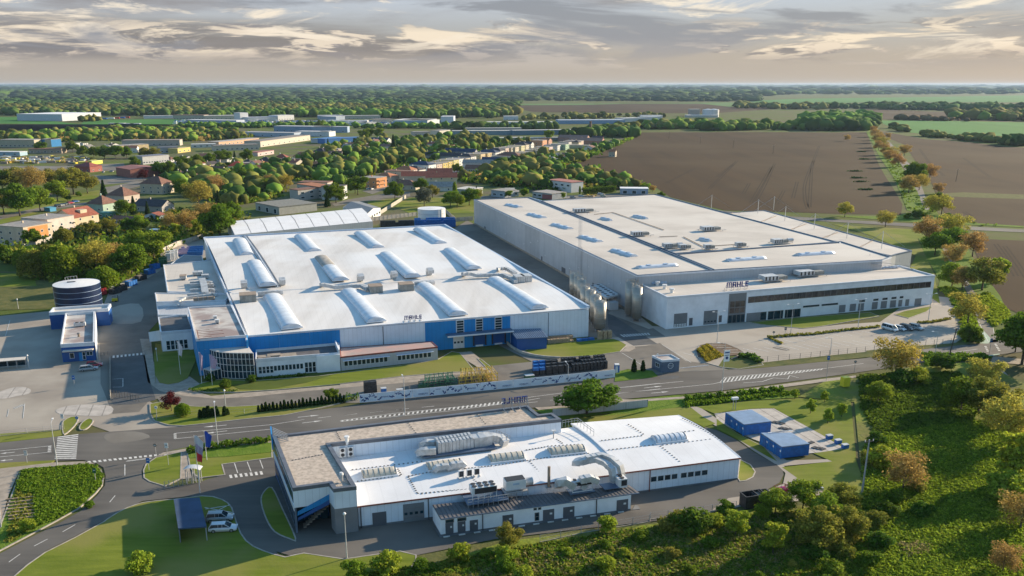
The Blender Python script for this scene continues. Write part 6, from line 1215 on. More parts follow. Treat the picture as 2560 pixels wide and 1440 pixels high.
def proto(kind):
 if kind in PROTO:return PROTO[kind]
 base,_,var=kind.partition('-');sd_=11+int(var or 0)*7+len(base)*3;mk=base
 cfg=dict(green=(6500,.038),bright=(6500,.037),olive=(5200,.034),rust=(4200,.028),gold=(5000,.028),lime=(2600,.046),purple=(2600,.042),grey=(4600,.037))
 tw=0
 if base in('green','bright','olive','gold','rust','purple','grey','lime'):
  R=dict(green=.44,bright=.42,olive=.46,gold=.47,rust=.43,purple=.48,grey=.40,lime=.30)[base];n,sz=cfg[base]
  lb_=make_lobes(sd_,10+int(var or 0),R,.60,.34,.19 if base!='lime'else .14);c,d=crown_pts(n,lb_,sd_,.5 if base in('green','bright')else .25)
  c[:,2]=np.maximum(c[:,2],.14+.02*RNG.random(len(c)));me=leaves('crown',c,sz,d,up=.35,seed=sd_);tr=trunk_mesh(sd_,.024,.72,7,twigs=6 if base in('rust','gold','olive')else 0,spread=R*.75)
 elif base=='willow':
  r=np.random.default_rng(sd_);n=8000;a=r.random(n)*6.283;q=.12+.36*r.random(n)**.6;k_=np.floor(r.random(n)*26);a=k_/26*6.283+r.normal(size=n)*.12;t=r.random(n);z=.95-q*.75-t*.5*(q/.48);q=q+.04*t
  c=np.stack([np.cos(a)*q,np.sin(a)*q,np.maximum(z,.05)],1);me=leaves('crown',c,.034,None,aspect=1.8,seed=sd_);tr=trunk_mesh(sd_,.035,.8,8,spread=.25);mk='olive'if var=='1'else'bright'
 elif base=='conifer':
  r=np.random.default_rng(sd_);n=2400;z=.06+.92*r.random(n)**1.2;lay=np.abs(((z*11)%1)-.5)*.3+.8;q=(1-z)*.26*lay*(.55+.45*r.random(n))+.01;a=r.random(n)*6.283;c=np.stack([np.cos(a)*q,np.sin(a)*q,z],1)
  d=np.stack([np.cos(a),np.sin(a),np.full(n,.4)],1);me=leaves('crown',c,.05,d,seed=sd_);tr=trunk_mesh(sd_,.02,.9,0);mk='dark'
 elif base=='thuja':
  r=np.random.default_rng(sd_);n=500;z=.03+.95*r.random(n);q=.22*np.sqrt(np.clip(1-z,0,1))*(1-.3*(z<.15))*(.8+.2*r.random(n));a=r.random(n)*6.283;c=np.stack([np.cos(a)*q,np.sin(a)*q,z],1)
  d=np.stack([np.cos(a),np.sin(a),np.full(n,.3)],1);me=leaves('crown',c,.11,d,seed=sd_);tr=trunk_mesh(sd_,.02,.3,0,z0=.05);mk='dark'
 elif base=='poplar':
  lb_=[(0,0,.2+i*.085,.15-abs(i-4)*.014,.1)for i in range(10)];c,d=crown_pts(1800,lb_,sd_,.5);me=leaves('crown',c,.05,d,up=.4,seed=sd_);tr=trunk_mesh(sd_,.018,.9,3,spread=.1);mk='bright'
 elif base in('bush','limebush','olivebush','strawbush','darkbush'):
  lb_=make_lobes(sd_,9,.50,.45,.30,.24);c,d=crown_pts(2600,lb_,sd_,.35);c[:,2]=np.maximum(c[:,2],.02);me=leaves('crown',c,.055,d,up=.4,aspect=1.3,seed=sd_);tr=trunk_mesh(sd_,.02,.5,5,z0=.05);mk=dict(bush='green',limebush='lime',olivebush='olive',strawbush='gold',darkbush='hedge')[base]
 me.materials.append(LM[mk]);t_=tr.build('trunk',M['trunk'],None,smooth_=True);tm=t_.data;bpy.data.objects.remove(t_)
 PROTO[kind]=(me,tm);return PROTO[kind]
TREES=[]
def tree(px,py,h,kind,label,group=None,wide=1.,name=None,z=.0,cat=None):
 g=G(px,py)if not isinstance(px,V3)else px;me,tm=proto(kind)
 nm=name or('bush'if'bush'in kind else{'conifer':'conifer_tree','thuja':'thuja','willow':'willow_tree','poplar':'slim_tree'}.get(kind.split('-')[0],'leafy_tree'))
 r=thing(nm,label,cat or('bush'if'bush'in kind else'conifer'if kind.split('-')[0]in('conifer','thuja')else'tree'),(g.x,g.y,z),group,random.random()*6.28)
 r.scale=(h*wide,h*wide,h)
 link('crown',me,r);link('trunk',tm,r);TREES.append((g.x,g.y));return r
# street furniture
def lamp_post(v,x,y,h,lab,arm=1,group='street lamps',globe=False,twin=False,ang=None):
 g=G(*X(v,x,y));t=thing('street_lamp',lab,'street lamp',(g.x,g.y,0),group);b=MB();b.cyl((g.x,g.y,0),(g.x,g.y,h),.11,.06,8);b.build('pole',M['ductw'],t)
 if globe:b=MB();b.cyl((g.x,g.y,h),(g.x,g.y,h+.25),.15,.28,10);b.cyl((g.x,g.y,h+.25),(g.x,g.y,h+.5),.28,.12,10);b.build('lamp_head',M['frame'],t)
 else:
  d=E2 if ang is None else V3((math.cos(ang),math.sin(ang),0))
  for s_ in((1,-1)if twin else(1,)):
   b=MB();b.bar((g.x,g.y,h-.05),(*(g+d*1.6*s_*arm).xy,h+.25),.08);b.build('arm',M['ductw'],t);b=MB();b.bar((*(g+d*1.5*s_*arm).xy,h+.26),(*(g+d*2.2*s_*arm).xy,h+.3),.3,.12);b.build('lamp_head',M['frame'],t)
SL='street lamps along the main road';YL='twin-armed lamps in the car park'
for a in(('b1',385,715,9.6,'street lamp at the end of the wide zebra crossing'),('b2',706,1080,9.6,'street lamp behind the two flags by the road'),('b3',520,700,9.2,'street lamp rising over the parapet of the gravel roof office'),('b3',1824,440,5.,'lamp behind the printed white fence near the crate stacks')):
 lamp_post(*a,arm=1,group=SL)
for a in(('q7',1052,925,9.5,'double-armed lamp beside the flower island'),('q7',1715,850,9.5,'double-armed lamp at the near end of the planted strip'),('q7',2320,800,9.5,'double-armed lamp in the middle of the planted strip'),('q8',1655,745,9.5,'double-armed lamp past the parked white van')):lamp_post(*a,twin=True,group=YL,ang=PHI)
for a in(('q8',775,1035,5.,'dark lamp on the car park fence before the big olive tree'),('q8',1710,1105,9.,'dark street lamp beside the leaning utility pole'),('q7',1097,1372,13,'tall thin lamp post carrying the blue and white sign')):lamp_post(*a,group=SL,ang=PHI+math.pi)
for a in(('z1',185,690,3.2,'short globe lamp left of the blue tank'),('z1',292,1282,3.4,'globe lamp at the bus shelter end'),('b2',772,712,4.,'globe lamp on the lawn strip before the glass front'),('q4',1418,1240,3.6,'globe lamp on the dark lawn by the side annex'),('b4',862,1432,8,'lamp post below the gravel-roofed corner')):lamp_post(*a,group='globe lamps of the plant',globe=True)
g=G(*X('q7',1097,1372));t=thing('pole_sign','blue and white sign board on the tall lamp post by the gate','sign',(g.x,g.y,8.2));sA=gp('q7',1112,1098,0);b=MB();b.box((g.x+.6,g.y,9.7),(1.6,.12,2.9),PHI);b.build('board',M['banner'],t);b=MB();b.box((g.x+.6+.03,g.y-.09,10.6),(1.2,.03,.3),PHI);b.box((g.x+.63,g.y-.09,9.9),(1.1,.03,.14),PHI);b.cyl((g.x+.63,g.y-.08,9.2),(g.x+.64,g.y-.11,9.2),.38,n=16);b.build('print',M['printblue'],t)
def utility_pole(v,x,y,h,lab,lean=.0):
 g=G(*X(v,x,y));t=thing('utility_pole',lab,'utility pole',(g.x,g.y,0),'utility poles');top=V3((g.x+lean,g.y,h));b=MB();b.cyl((g.x,g.y,0),top,.2,.13,8);b.build('pole',M['trunk'if h<10.5 else'railing'],t);b=MB();b.bar(top-E1*1-V3((0,0,.4)),top+E1*1-V3((0,0,.4)),.12);b.build('crossarm',M['trunk'],t)
 b=MB();[b.cyl(top+E1*s_-V3((0,0,.35)),top+E1*s_,.08,n=6)for s_ in(-.9,0,.9)];b.build('insulator',M['frame'],t)
utility_pole('q8',1835,1085,9.5,'brown utility pole with cross arm by the road bend',1.2);utility_pole('b7',508,925,11,'tall grey utility pole at the edge of the right lawn',.2)
for v,x,y,lab in(('v3',2105,678,'bare pole standing alone in the right brown field'),('v3',192,392,'thin pole at the far edge of the brown field'),('v3',400,428,'second thin pole in the far brown field'),('v3',620,455,'third thin pole in the brown field'),('v3',885,495,'fourth thin pole in the brown field')):utility_pole(v,x,y,10,lab,.6)
def fence(name,lab,pts,h,post=2.5,m=M['railing'],wires=3,base=True,panel=None,group=None,w_=.09):
 pts=[V3((p.x,p.y,0))for p in pts];t=thing(name,lab,'fence',tuple(pts[0]),group)
 me=None
 for a,c in zip(pts,pts[1:]):
  Ls_=(c-a).length;n=max(1,round(Ls_/post));d=(c-a).normalized()
  for i in range(n+1):
   if i==0 and a is not pts[0]:continue
   q=a+d*Ls_*i/n
   if me is None:b=MB();b.bar((0,0,0),(0,0,h+.05),w_);o=b.build('post',m,t,local=True);me=o.data
   else:o=link('post',me,t)
   o.location=q-t.location
  for k_ in range(wires):
   z=h*(k_+1)/wires;b=MB();b.bar(a+V3((0,0,z)),c+V3((0,0,z)),.025);b.build('wire',m,t)
  if base:b=MB();b.bar(a+V3((0,0,.12)),c+V3((0,0,.12)),.12,.24);b.build('base_board',M['kerb'],t)
  if panel:
   for i in range(n):q0,q1=a+d*(Ls_*i/n+.06),a+d*(Ls_*(i+1)/n-.06);b=MB();b.bar(q0+V3((0,0,h/2+.03)),q1+V3((0,0,h/2+.03)),.07,h-.1);b.build('panel',panel,t)
 return t
fence('wire_fence','low wire fence along the bottom edge of the near yard',GP('b5 1240,1270 1650,1180 2335,1065 b6 430,1098 880,1045 960,1030 1165,1000'),1.5,3.6)
fence('wire_fence','car park fence of evenly spaced dark posts beside the main road',GP('q8 110,1108 600,1062 1090,1010 1480,965 1860,935'),1.7,3.2,M['rib'],3,False)
fence('wire_fence','short wire fence along the bottom of the concrete lot',GP('b1 0,512 180,492 405,470'),1.3,4.2)
fence('wire_fence','wire fence behind the row of clipped conifers',GP('b2 150,830 550,790 940,775 1500,710 1960,655'),1.3,4.2,wires=2,base=False)
fence('panel_fence','grey panel fence right of the big round tree',GP('b3 1700,712 2110,672 2460,635'),2.,7.2,M['rib'],0,True,M['greypanel'])
fence('concrete_fence','concrete slab wall behind the storage tent',GP('v2 380,1052 720,1012'),2.4,3,M['concwall'],0,False,M['concwall'],w_=.2)
fence('concrete_fence','concrete slab wall right of the white tank',GP('v2 935,990 1010,1055 1140,1045'),2.4,3,M['concwall'],0,False,M['concwall'],w_=.2)
fence('concrete_fence','pale slab wall slanting up past the grey gabled shed',GP('v2 455,998 640,880'),2.4,3,M['concwall'],0,False,M['concwall'],w_=.2)
fence('concrete_fence','concrete wall below the orange apartment house',GP('v1 -60,1270 185,1312 390,1250'),2.,3,M['concwall'],0,False,M['concwall'],w_=.2)
fence('concrete_fence','concrete wall along the tree belt by the crate yard',GP('q4 1470,260 1600,200 1830,130'),2.4,3,M['concwall'],0,False,M['concwall'],w_=.2)
fence('barrier_wall','low concrete barrier with rail between lot and gate lane',GP('b1 735,0 735,130 738,265'),1.,3,M['concwall'],1,True,M['concwall'])
fence('sliding_gate','black sliding gate open across the gate lane',GP('b1 745,240 928,280'),1.7,1.,M['darkmetal'],5,False)
fence('sliding_gate','grey barred sliding gate at the flagpoles',GP('b1 1100,862 1310,822'),1.6,.8,M['railing'],5,False)
fence('wire_fence','posts along the paved path at the lower left bed',GP('b1 0,1000 10,1120'),1.2,2.6)
fence('wire_fence','rail beside the gatehouse corner',GP('z1 970,1175 1080,1150'),1.1,1.2,M['rib'],2,False)
rw=smooth(GP('q6 425,1155 480,1200 560,1240 660,1265 780,1280 900,1285'),3,False);t=thing('retaining_wall','curved low retaining wall of the loading ramp','wall',(rw[0].x,rw[0].y,0))
for i,(a,c)in enumerate(zip(rw,rw[1:])):b=MB();b.bar((a.x,a.y,.45),(c.x,c.y,.45),.35,.9-i*.03);b.build('wall_segment',M['concwall'],t)
BF=[V3((p.x,p.y,0))for p in GP('b3 158,602 1385,482 2200,398')]
ban=thing('printed_fence','long white fence printed with blue sprays and lettering beside the main road','fence',tuple(BF[0]))
def text(parent,s_,loc,size,rot,m,name='lettering'):
 cu=bpy.data.curves.new(name,'FONT');cu.body=s_;cu.size=size;cu.extrude=.01;cu.align_x='CENTER';cu.align_y='CENTER';o=bpy.data.objects.new(name,cu);me=bpy.data.meshes.new_from_object(o);bpy.data.objects.remove(o);me.materials.append(m);o=bpy.data.objects.new(name,me);COL.objects.link(o);o.parent=parent;o.location=V3(loc)-parent_loc(parent);o.rotation_euler=(math.pi/2,0,rot);return o
rr_=random.Random(5);HB=2.15
for si,(a,c)in enumerate(zip(BF,BF[1:])):
 d=(c-a);Ls_=d.length;d.normalize();n_=V3((d.y,-d.x,0));ang=math.atan2(d.y,d.x);n=round(Ls_/4.4)
 for i in range(n):
  q0,q1=a+d*(Ls_*i/n+.03),a+d*(Ls_*(i+1)/n-.03);b=MB();b.bar(q0+V3((0,0,HB/2+.15)),q1+V3((0,0,HB/2+.15)),.08,HB);pn=b.build('panel',M['banner'],ban)
  mid=(q0+q1)/2+n_*.055;kd=(i+si*3)%5;pr=MB()
  if kd==1 or kd==4:text(ban,'MAHLE',mid+V3((0,0,HB*(.5 if kd==1 else .8))),.62 if kd==1 else .4,ang,M['printblue'])
  if kd==3:text(ban,'WE SHAPE',mid+V3((-.2,0,HB*.72)),.55,ang,M['printblue']);text(ban,'MOBILITY',mid+V3((.5,0,HB*.42)),.55,ang,M['printblue'])
  else:
   x=-1.9
   while x<1.9:
    z=HB*.55+.55*math.sin(x*1.7+i*2+si);ln=rr_.uniform(.35,1.);th_2=rr_.uniform(0,6.28);w2=ln*rr_.uniform(.25,.5);o_=mid+d*x+V3((0,0,z+.15+rr_.uniform(-.35,.35)))
    u=d*math.cos(th_2)+V3((0,0,math.sin(th_2)));v_=-d*math.sin(th_2)+V3((0,0,math.cos(th_2)))
    if kd not in(1,4)or abs(x)>1.:pr.add([o_-u*ln/2,o_-v_*w2/2,o_+u*ln/2,o_+v_*w2/2],[(0,1,2,3)])
    x+=rr_.uniform(.07,.3)
   if pr.f:pr.build('print',M['printblue'],pn)
def stack_frames(s_px,z0,h,n,m,name,lab,cat,seed,tilt=.25):
 P=[V3((*q.xy,0))for q in GP(s_px)];t=thing(name,lab,cat,tuple(P[0]));r=random.Random(seed)
 for L_ in range(3):
  z=z0+h*(L_+.6)/3
  for A_,B_ in((P[0],P[1]),(P[3],P[2])):b=MB();b.bar(A_+V3((0,0,z)),B_+V3((0,0,z)),.14);b.build('side_beam',m,t)
  for i in range(n):
   u=(i+r.uniform(.1,.9))/n;v_=u+r.uniform(-.4,.4)/n;b=MB();b.bar(P[0].lerp(P[1],u)+V3((0,0,z+.05)),P[3].lerp(P[2],max(0,min(1,v_)))+V3((0,0,z+.1+r.uniform(-.1,.1))),.13);b.build('bar',m,t)
 for i in range(7):
  for A_,B_ in((P[0],P[1]),(P[3],P[2])):q=A_.lerp(B_,i/6);b=MB();b.bar(q,q+V3((0,0,z0+h)),.13);b.build('post',m,t)
stack_frames('b3 665,490 935,462 900,415 680,440',0,2.4,16,M['green'],'frame_stack','stack of green steel frames behind the printed fence','frame stack',3)
stack_frames('b3 952,462 1262,432 1215,375 965,395',0,2.7,18,M['yellow'],'frame_stack','stack of yellow steel frames behind the printed fence','frame stack',4)
stack_frames('b3 628,494 690,490 690,460 630,465',0,1.4,5,M['green'],'frame_stack','small heap of green frames at the end of the green stack','frame stack',5)
def crate_block(v,pxs,nx,ny,nz,sz,m,lab,group,name='crate_stack',jitter=.05,seed=1,m2=None):
 """columns of stacked crates: each column is a thing, each crate a part"""
 r=random.Random(seed);P=[V3((*G(*X(v,*q)).xy,0))for q in pxs];me={}
 for i in range(nx):
  for j in range(ny):
   q=P[0].lerp(P[1],(i+.5)/nx).lerp(P[3].lerp(P[2],(i+.5)/nx),(j+.5)/ny);t=thing(name,lab%('front'if j==0 else'rear'if j==ny-1 else'second'if j==1 else'third',['first','second','third','fourth','fifth','sixth','seventh','eighth','ninth','tenth','eleventh','twelfth','thirteenth','fourteenth','fifteenth','sixteenth'][i]),'crate stack',tuple(q),group)
   for k_ in range(nz-(1 if r.random()<.15 else 0)):
    mm=m2 if(m2 and k_==nz-1 and i<nx*.35 and r.random()<.8)else m
    if mm.name not in me:
     b=MB();b.box((0,0,sz[2]/2),sz,PHI);b.ring([V3(E1*a*sz[0]/2+E2*c*sz[1]/2)for a,c in((-1,-1),(1,-1),(1,1),(-1,1))],.07,sz[2],sz[2]+.08);b.box((0,0,.05),(sz[0]+.05,sz[1]+.05,.06),PHI);o=b.build('crate',mm,t,local=True);me[mm.name]=o.data
    else:o=link('crate',me[mm.name],t)
    o.location=(r.uniform(-jitter,jitter),r.uniform(-jitter,jitter),k_*(sz[2]+.1))
crate_block('b3',[(1540,400),(1790,372),(1790,305),(1540,318)],5,3,3,(1.5,1.1,.7),M['crateblack'],'%s row of black crates left half behind the printed fence, %s stack','black crate stacks behind the printed fence',seed=2,m2=M['contblue'])
crate_block('b3',[(1800,372),(2140,335),(2110,262),(1760,292)],12,3,3,(.85,1.3,.66),M['crateblack'],'%s row of narrow black crates right half behind the printed fence, %s stack','black crate stacks behind the printed fence',seed=3)
crate_block('b3',[(198,540),(290,530),(290,490),(198,497)],2,1,3,(1.7,1.5,.9),M['crateblack'],'%s heap of black metal scrap crates at the left fence end, %s one','black heaps at the left fence end',seed=4)
for v,x,y,s3,m_,nm,lab,ct in(('b3',350,520,(1.3,1.1,1.3),'contblue','waste_box','small blue box with pale lid behind the fence','box'),('b3',478,512,(1.6,1.,.7),'rust_top','waste_box','low brown box behind the printed fence','box'),('b3',1515,405,(2.4,1.4,1.),'green','waste_box','low dark green bin beside the black crates','bin')):
 g=G(*X(v,x,y));t=thing(nm,lab,ct,(g.x,g.y,0));b=MB();b.box((g.x,g.y,s3[2]/2),s3,PHI);b.build('body',M[m_],t);b=MB();b.box((g.x,g.y,s3[2]+.05),(s3[0]+.1,s3[1]+.1,.1),PHI);b.build('lid',M['ductw'],t)
crate_block('q6',[(790,1165),(1015,1145),(1005,1100),(780,1115)],8,2,2,(1.1,1.2,.65),M['wood'],'%s row of wooden pallets against the hall wall, %s stack','wooden pallet stacks',seed=6)
crate_block('q6',[(1238,1130),(1365,1120),(1365,1090),(1238,1098)],3,1,4,(1.2,1.3,.6),M['wood'],'%s tall wooden crate stack below the steel silos, %s one','tall wooden crates by the silos',seed=7)
crate_block('q6',[(1045,1148),(1210,1130),(1205,1105),(1045,1118)],3,1,1,(1.7,1.2,.8),M['contblue'],'%s blue bin between pallets and crates, %s one','blue bins by the hall corner',seed=8)
crate_block('v2',[(705,1105),(1010,1098),(1000,1070),(705,1078)],14,2,4,(1.7,1.6,.95),M['contblue'],'%s row of the blue crate rack below the white tank, %s stack','blue crate stacks below the white tank',seed=9)
crate_block('v2',[(450,1108),(695,1102),(695,1072),(450,1076)],9,1,3,(2.2,1.8,1.),M['crateblack'],'%s row of black crates behind the hall parapet, %s stack','black crate stacks behind the hall',seed=10)
crate_block('q4',[(1580,300),(1820,290),(1830,225),(1620,235)],9,4,2,(1.5,1.2,.9),M['contblue'],'%s row of the blue crates in the corner yard, %s stack','blue crate stacks in the corner yard',seed=11,m2=M['flagpurple'])
crate_block('q4',[(1500,345),(1600,325),(1600,280),(1510,300)],3,2,3,(1.9,1.5,1.),M['unitwhite'],'%s row of white boxes at the corner yard, %s stack','white box stacks in the corner yard',seed=12)
crate_block('q4',[(1440,400),(1500,385),(1500,345),(1440,355)],2,2,2,(2.,2.,1.4),M['green'],'%s row of dark green tanks beside the yard road, %s one','dark green tanks by the yard road',seed=13)
for x,y,m_,ld,lab in((1395,405,'contblue',None,'blue skip farthest up the yard road'),(1350,450,'contblue',None,'second blue skip down the yard road'),(1270,505,'crateblack',M['wood'],'dark skip filled with wood, third from the top'),(1182,555,'contblue',M['wood'],'blue skip with brown load in the middle of the row'),(1092,602,'crateblack',M['rusty'],'dark skip with orange-red load, nearly last in the row'),(1040,625,'crateblack',None,'empty dark skip at the lower end of the row')):
 skip('q4',x,y,4.2,2.2,2.,M[m_],lab,'skips along the yard road',ang=PHI+.9,load=ld)
skip('q4',908,630,2.6,5,2.4,M['red'],'red skip squeezed behind the blue tank',None,ang=PHI+.5)
g=G(*X('q4',1035,700));t=thing('forklift','small yellow forklift standing on the yard road','forklift',(g.x,g.y,0));b=MB();b.box((g.x,g.y,.8),(1.9,1.1,.9),.3);b.build('body',M['yellowb'],t);b=MB();b.box((g.x-.2,g.y,2.1),(1.1,1.,.08),.3);b.build('roof',M['darkmetal'],t)
b=MB();[b.bar((g.x+sx,g.y+sy,1.2),(g.x+sx,g.y+sy,2.1),.07)for sx in(-.6,.35)for sy in(-.4,.4)];b.bar((g.x+1.1,g.y+.2,.1),(g.x+1.1,g.y+.2,2.4),.2);b.build('mast',M['darkmetal'],t)
for sx in(-.6,.6):
 for sy in(-.55,.55):b=MB();b.cyl((g.x+sx,g.y+sy-.1,.3),(g.x+sx,g.y+sy+.1,.3),.3,n=10);b.build('wheel',M['tyre'],t)
q=[V3((*p.xy,0))for p in[G(*p,2.6)for p in PX('z1 -120,1225 250,1195 258,1168 -120,1195')]];t=thing('bus_shelter','long beige-roofed open shelter at the left edge of the lot','shelter',tuple(q[1]));b=MB();b.prism(q,2.5,2.65,bottom=True);b.build('roof',M['roof3'],t)
for i in range(5):a=q[0].lerp(q[1],i/4);b=MB();b.bar(a,a+V3((0,0,2.5)),.1);b.build('post',M['railing'],t);c=q[3].lerp(q[2],i/4);b=MB();b.bar(c,c+V3((0,0,2.5)),.1);b.build('post',M['railing'],t)
for i in range(4):a,c=q[3].lerp(q[2],i/4),q[3].lerp(q[2],(i+.95)/4);b=MB();b.bar(a+V3((0,0,1.2)),c+V3((0,0,1.2)),.04,1.8);b.build('pane',M['glassblue'],t)
def road_sign(v,x,y,h,shape,m,lab,group='road signs'):
 g=G(*X(v,x,y));t=thing('road_sign',lab,'road sign',(g.x,g.y,0),group);b=MB();b.bar((g.x,g.y,0),(g.x,g.y,h),.07);b.build('post',M['railing'],t);b=MB()
 f_=V3((0,-.06,0))
 if shape=='o':b.cyl((g.x,g.y-.03,h),(g.x,g.y-.07,h),.38,n=16)
 else:b.box((g.x,g.y-.06,h-.1),(.7,.04,1.1 if shape=='r'else .6))
 b.build('plate',M[m],t);b=MB();b.box((g.x,g.y-.11,h),(.4,.02,.12));b.build('mark',M['frame']if m!='frame'else M['darkmetal'],t)
for a in(('b1',1043,650,2.8,'o','rib','round sign seen from behind at the side road mouth'),('b1',498,178,2.6,'r','contblue','small blue sign on the lot by the shade edge'),('b1',1047,385,2.6,'o','frame','round white sign on the lawn by the purple tree'),('b1',182,688,2.4,'r','ductw','thin sign at the left road edge'),('b1',995,740,2.4,'r','contblue','blue sign on the grass island kerb'),('b1',520,440,2.,'o','contblue','round blue sign on the small grass island'),('b1',1125,705,4.6,'r','frame','tall slim white pylon on the grass island'),('b1',428,465,3.4,'r','frame','slim white pylon at the lot exit'),('q7',1560,880,1.8,'o','rib','round sign at the car park entrance'),('q7',1665,860,2.4,'r','rib','dark sign post beside the round sign in the car park'),('q7',2288,1190,3.,'o','rust_top','sign on the road verge beyond the hatched area'),('q7',2035,1270,6.5,'r','contblue','tall post with blue and white plates beside the hatched area'),('q8',2203,1050,5.,'r','contblue','post with blue plate at the cycle crossing'),('b1',640,815,2.6,'r','green','thin green post on the lush bed')):road_sign(*a)
g=G(*X('q8',905,1325));t=thing('billboard_box','bright yellow box sign on the verge below the road','sign',(g.x,g.y,0));b=MB();b.box((g.x,g.y,1.6),(1.9,1.5,2.4),PHI);b.build('body',M['yellowb'],t);b=MB();b.bar((g.x,g.y,0),(g.x,g.y,.5),.3);b.build('foot',M['railing'],t)
g=G(*X('q7',150,1195));t=thing('portable_toilet','white and blue portable toilet at the right end of the printed fence','toilet cabin',(g.x,g.y,0));b=MB();b.box((g.x,g.y,1.15),(1.1,1.1,2.2),PHI);b.build('body',M['contblue'],t);b=MB();b.prism([g+V3((a*.6,c*.6,0))for a,c in((-1,-1),(1,-1),(1,1),(-1,1))],2.25,2.5);b.build('roof',M['frame'],t);b=MB();b.box((g.x-.1,g.y-.58,1.1),(.7,.06,1.9),PHI);b.build('door',M['frame'],t)
q=[V3((*p.xy,0))for p in[G(*p,3.6)for p in PX('q7 560,1083 716,1072 640,1030 470,1040')]];q[3]=q[0]+(q[3]-q[0]).dot(E1)*E1*0+(q[3]-q[0]);t=thing('guard_house','small dark slate guard house with round ring emblem at the gate','guard house',tuple(q[0]));b=MB();b.prism(q,0,3.3);b.build('wall',M['slate'],t);roof_on(t,q,3.6,M['stained'],rimm=M['rimwhite'],rh=.05,rw=.2,drop=.25)
Lq=(q[1]-q[0]).length;d=(q[1]-q[0]).normalized();n_=V3((d.y,-d.x,0));c=q[0]+d*Lq*.5+n_*.06+V3((0,0,1.9));b=MB();prev=None
for i in range(24):a0_,a1_=i*math.pi/12,(i+1)*math.pi/12;b.bar(c+d*.75*math.cos(a0_)+V3((0,0,.75*math.sin(a0_))),c+d*.75*math.cos(a1_)+V3((0,0,.75*math.sin(a1_))),.12)
b.build('ring_emblem',M['frame'],t);text(t,'MAHLE',c,.36,math.atan2(d.y,d.x),M['frame']);window(t,q[3],q[0],(q[0]-q[3]).length*.35,(q[0]-q[3]).length*.75,1.1,2.3,cols=2,fm=M['frame']);b=MB();g=q[3].lerp(q[0],.3);b.cyl((g.x+.6,g.y,3.5),(g.x+.6,g.y,4.5),.06,n=6);b.box((g.x+.6,g.y,4.4),(.5,.1,.3),.4);b.build('antenna',M['frame'],t)
b=MB();b.bar(q[1]+E1*.2+V3((0,0,1)),q[1]+E1*9+V3((0,0,1.)),.12);tag(b.build('barrier_arm',M['rimwhite']),'thin barrier arm closing the gate beside the guard house','barrier')
q=[V3((*p.xy,0))for p in[G(*p,2.9)for p in PX('b1 1188,1125 1378,1112 1330,918 1158,930')]];t=thing('carport','flat blue carport roof, darkened as in shade, on slim posts beside two parked cars','carport',tuple(q[0]));b=MB();b.prism(q,2.75,2.98,bottom=True);b.build('roof',M['shaderoof'],t)  # roof blue darkened to put the office's shade into its colour
for i,(u,v_)in enumerate(((.03,.03),(.97,.03),(.97,.97),(.03,.97),(.03,.5),(.97,.5))):a=q[0].lerp(q[1],u).lerp(q[3].lerp(q[2],u),v_);b=MB();b.bar(a,a+V3((0,0,2.8)),.14);b.build('post',M['railing'],t)
b=MB();b.bar(q[0]+V3((.1,.1,1.4)),q[3]+V3((.1,0,1.4)),.06,2.6);b.build('side_screen',M['steelroof'],t)
g=G(*X('b1',1295,815));t=thing('gate_portal','small arched metal roof over the turnstile by the flagpoles','portal',(g.x,g.y,0));b=MB();n=8;P_=[]
for i in range(n+1):a=math.pi*(.15+.7*i/n);P_.append(V3((g.x-math.cos(a)*1.9,g.y,2.6+math.sin(a)*.8)))
for a,c in zip(P_,P_[1:]):b.add([a-V3((0,.9,0)),c-V3((0,.9,0)),c+V3((0,.9,0)),a+V3((0,.9,0))],[(0,1,2,3)])
b.build('roof',M['ductw'],t)
for sx in(-1.3,0,1.3):b=MB();b.bar((g.x+sx,g.y-.5,0),(g.x+sx,g.y-.5,2.9),.14);b.bar((g.x+sx,g.y+.5,0),(g.x+sx,g.y+.5,2.9),.14);b.build('post',M['railing'],t)
b=MB();[b.bar((g.x-1.3,g.y,.4+k_*.3),(g.x+1.3,g.y,.4+k_*.3),.05)for k_ in range(7)];b.build('turnstile',M['railing'],t)
def flag(v,x,y,h,fw,fh,mats_,lab,drop=1.,group='flags on poles'):
 g=G(*X(v,x,y));t=thing('flag_pole',lab,'flag',(g.x,g.y,0),group);b=MB();b.cyl((g.x,g.y,0),(g.x,g.y,h),.07,.04,8);b.build('pole',M['frame'],t);b=MB();n=10;m_=12;vs_=[]
 for j in range(m_+1):
  for i in range(n+1):
   u,w_=i/n,j/m_;x_=fw*u*(1-.45*w_*u);z_=h-.1-fh*w_-drop*u*u*(1-w_*.5);y_=.16*math.sin(u*7+w_*3);vs_.append((g.x+.08+x_,g.y+y_,z_))
 for k_,mm in enumerate(mats_):
  j0,j1=m_*k_//len(mats_),m_*(k_+1)//len(mats_);f=MB();f.add(vs_,[(j*(n+1)+i,j*(n+1)+i+1,(j+1)*(n+1)+i+1,(j+1)*(n+1)+i)for j in range(j0,j1)for i in range(n)]);f.build('cloth',mm,t,smooth_=True)
flag('b1',1335,890,12.,1.5,5.2,[M['flagwhite'],M['flagpurple'],M['flagred']],'white, blue and red flag hanging long at the turnstile',1.4)
flag('b1',1380,670,4.6+2,1.4,3.4,[M['flagblue']],'blue flag beside the road, right of the tricolour flag',1.)
flag('z3',560,1010,9.5,1.2,3.8,[M['flagwhite']],'white flag on the dark lawn by the side annex',1.6);flag('z3',925,1170,8.8,.8,4.8,[M['flagpurple']],'mauve flag nearest the porch on its left',1.);flag('z3',1105,1200,8.6,1.8,3.6,[M['flagpurple']],'mauve flag crossing in front of the glass porch',1.6)
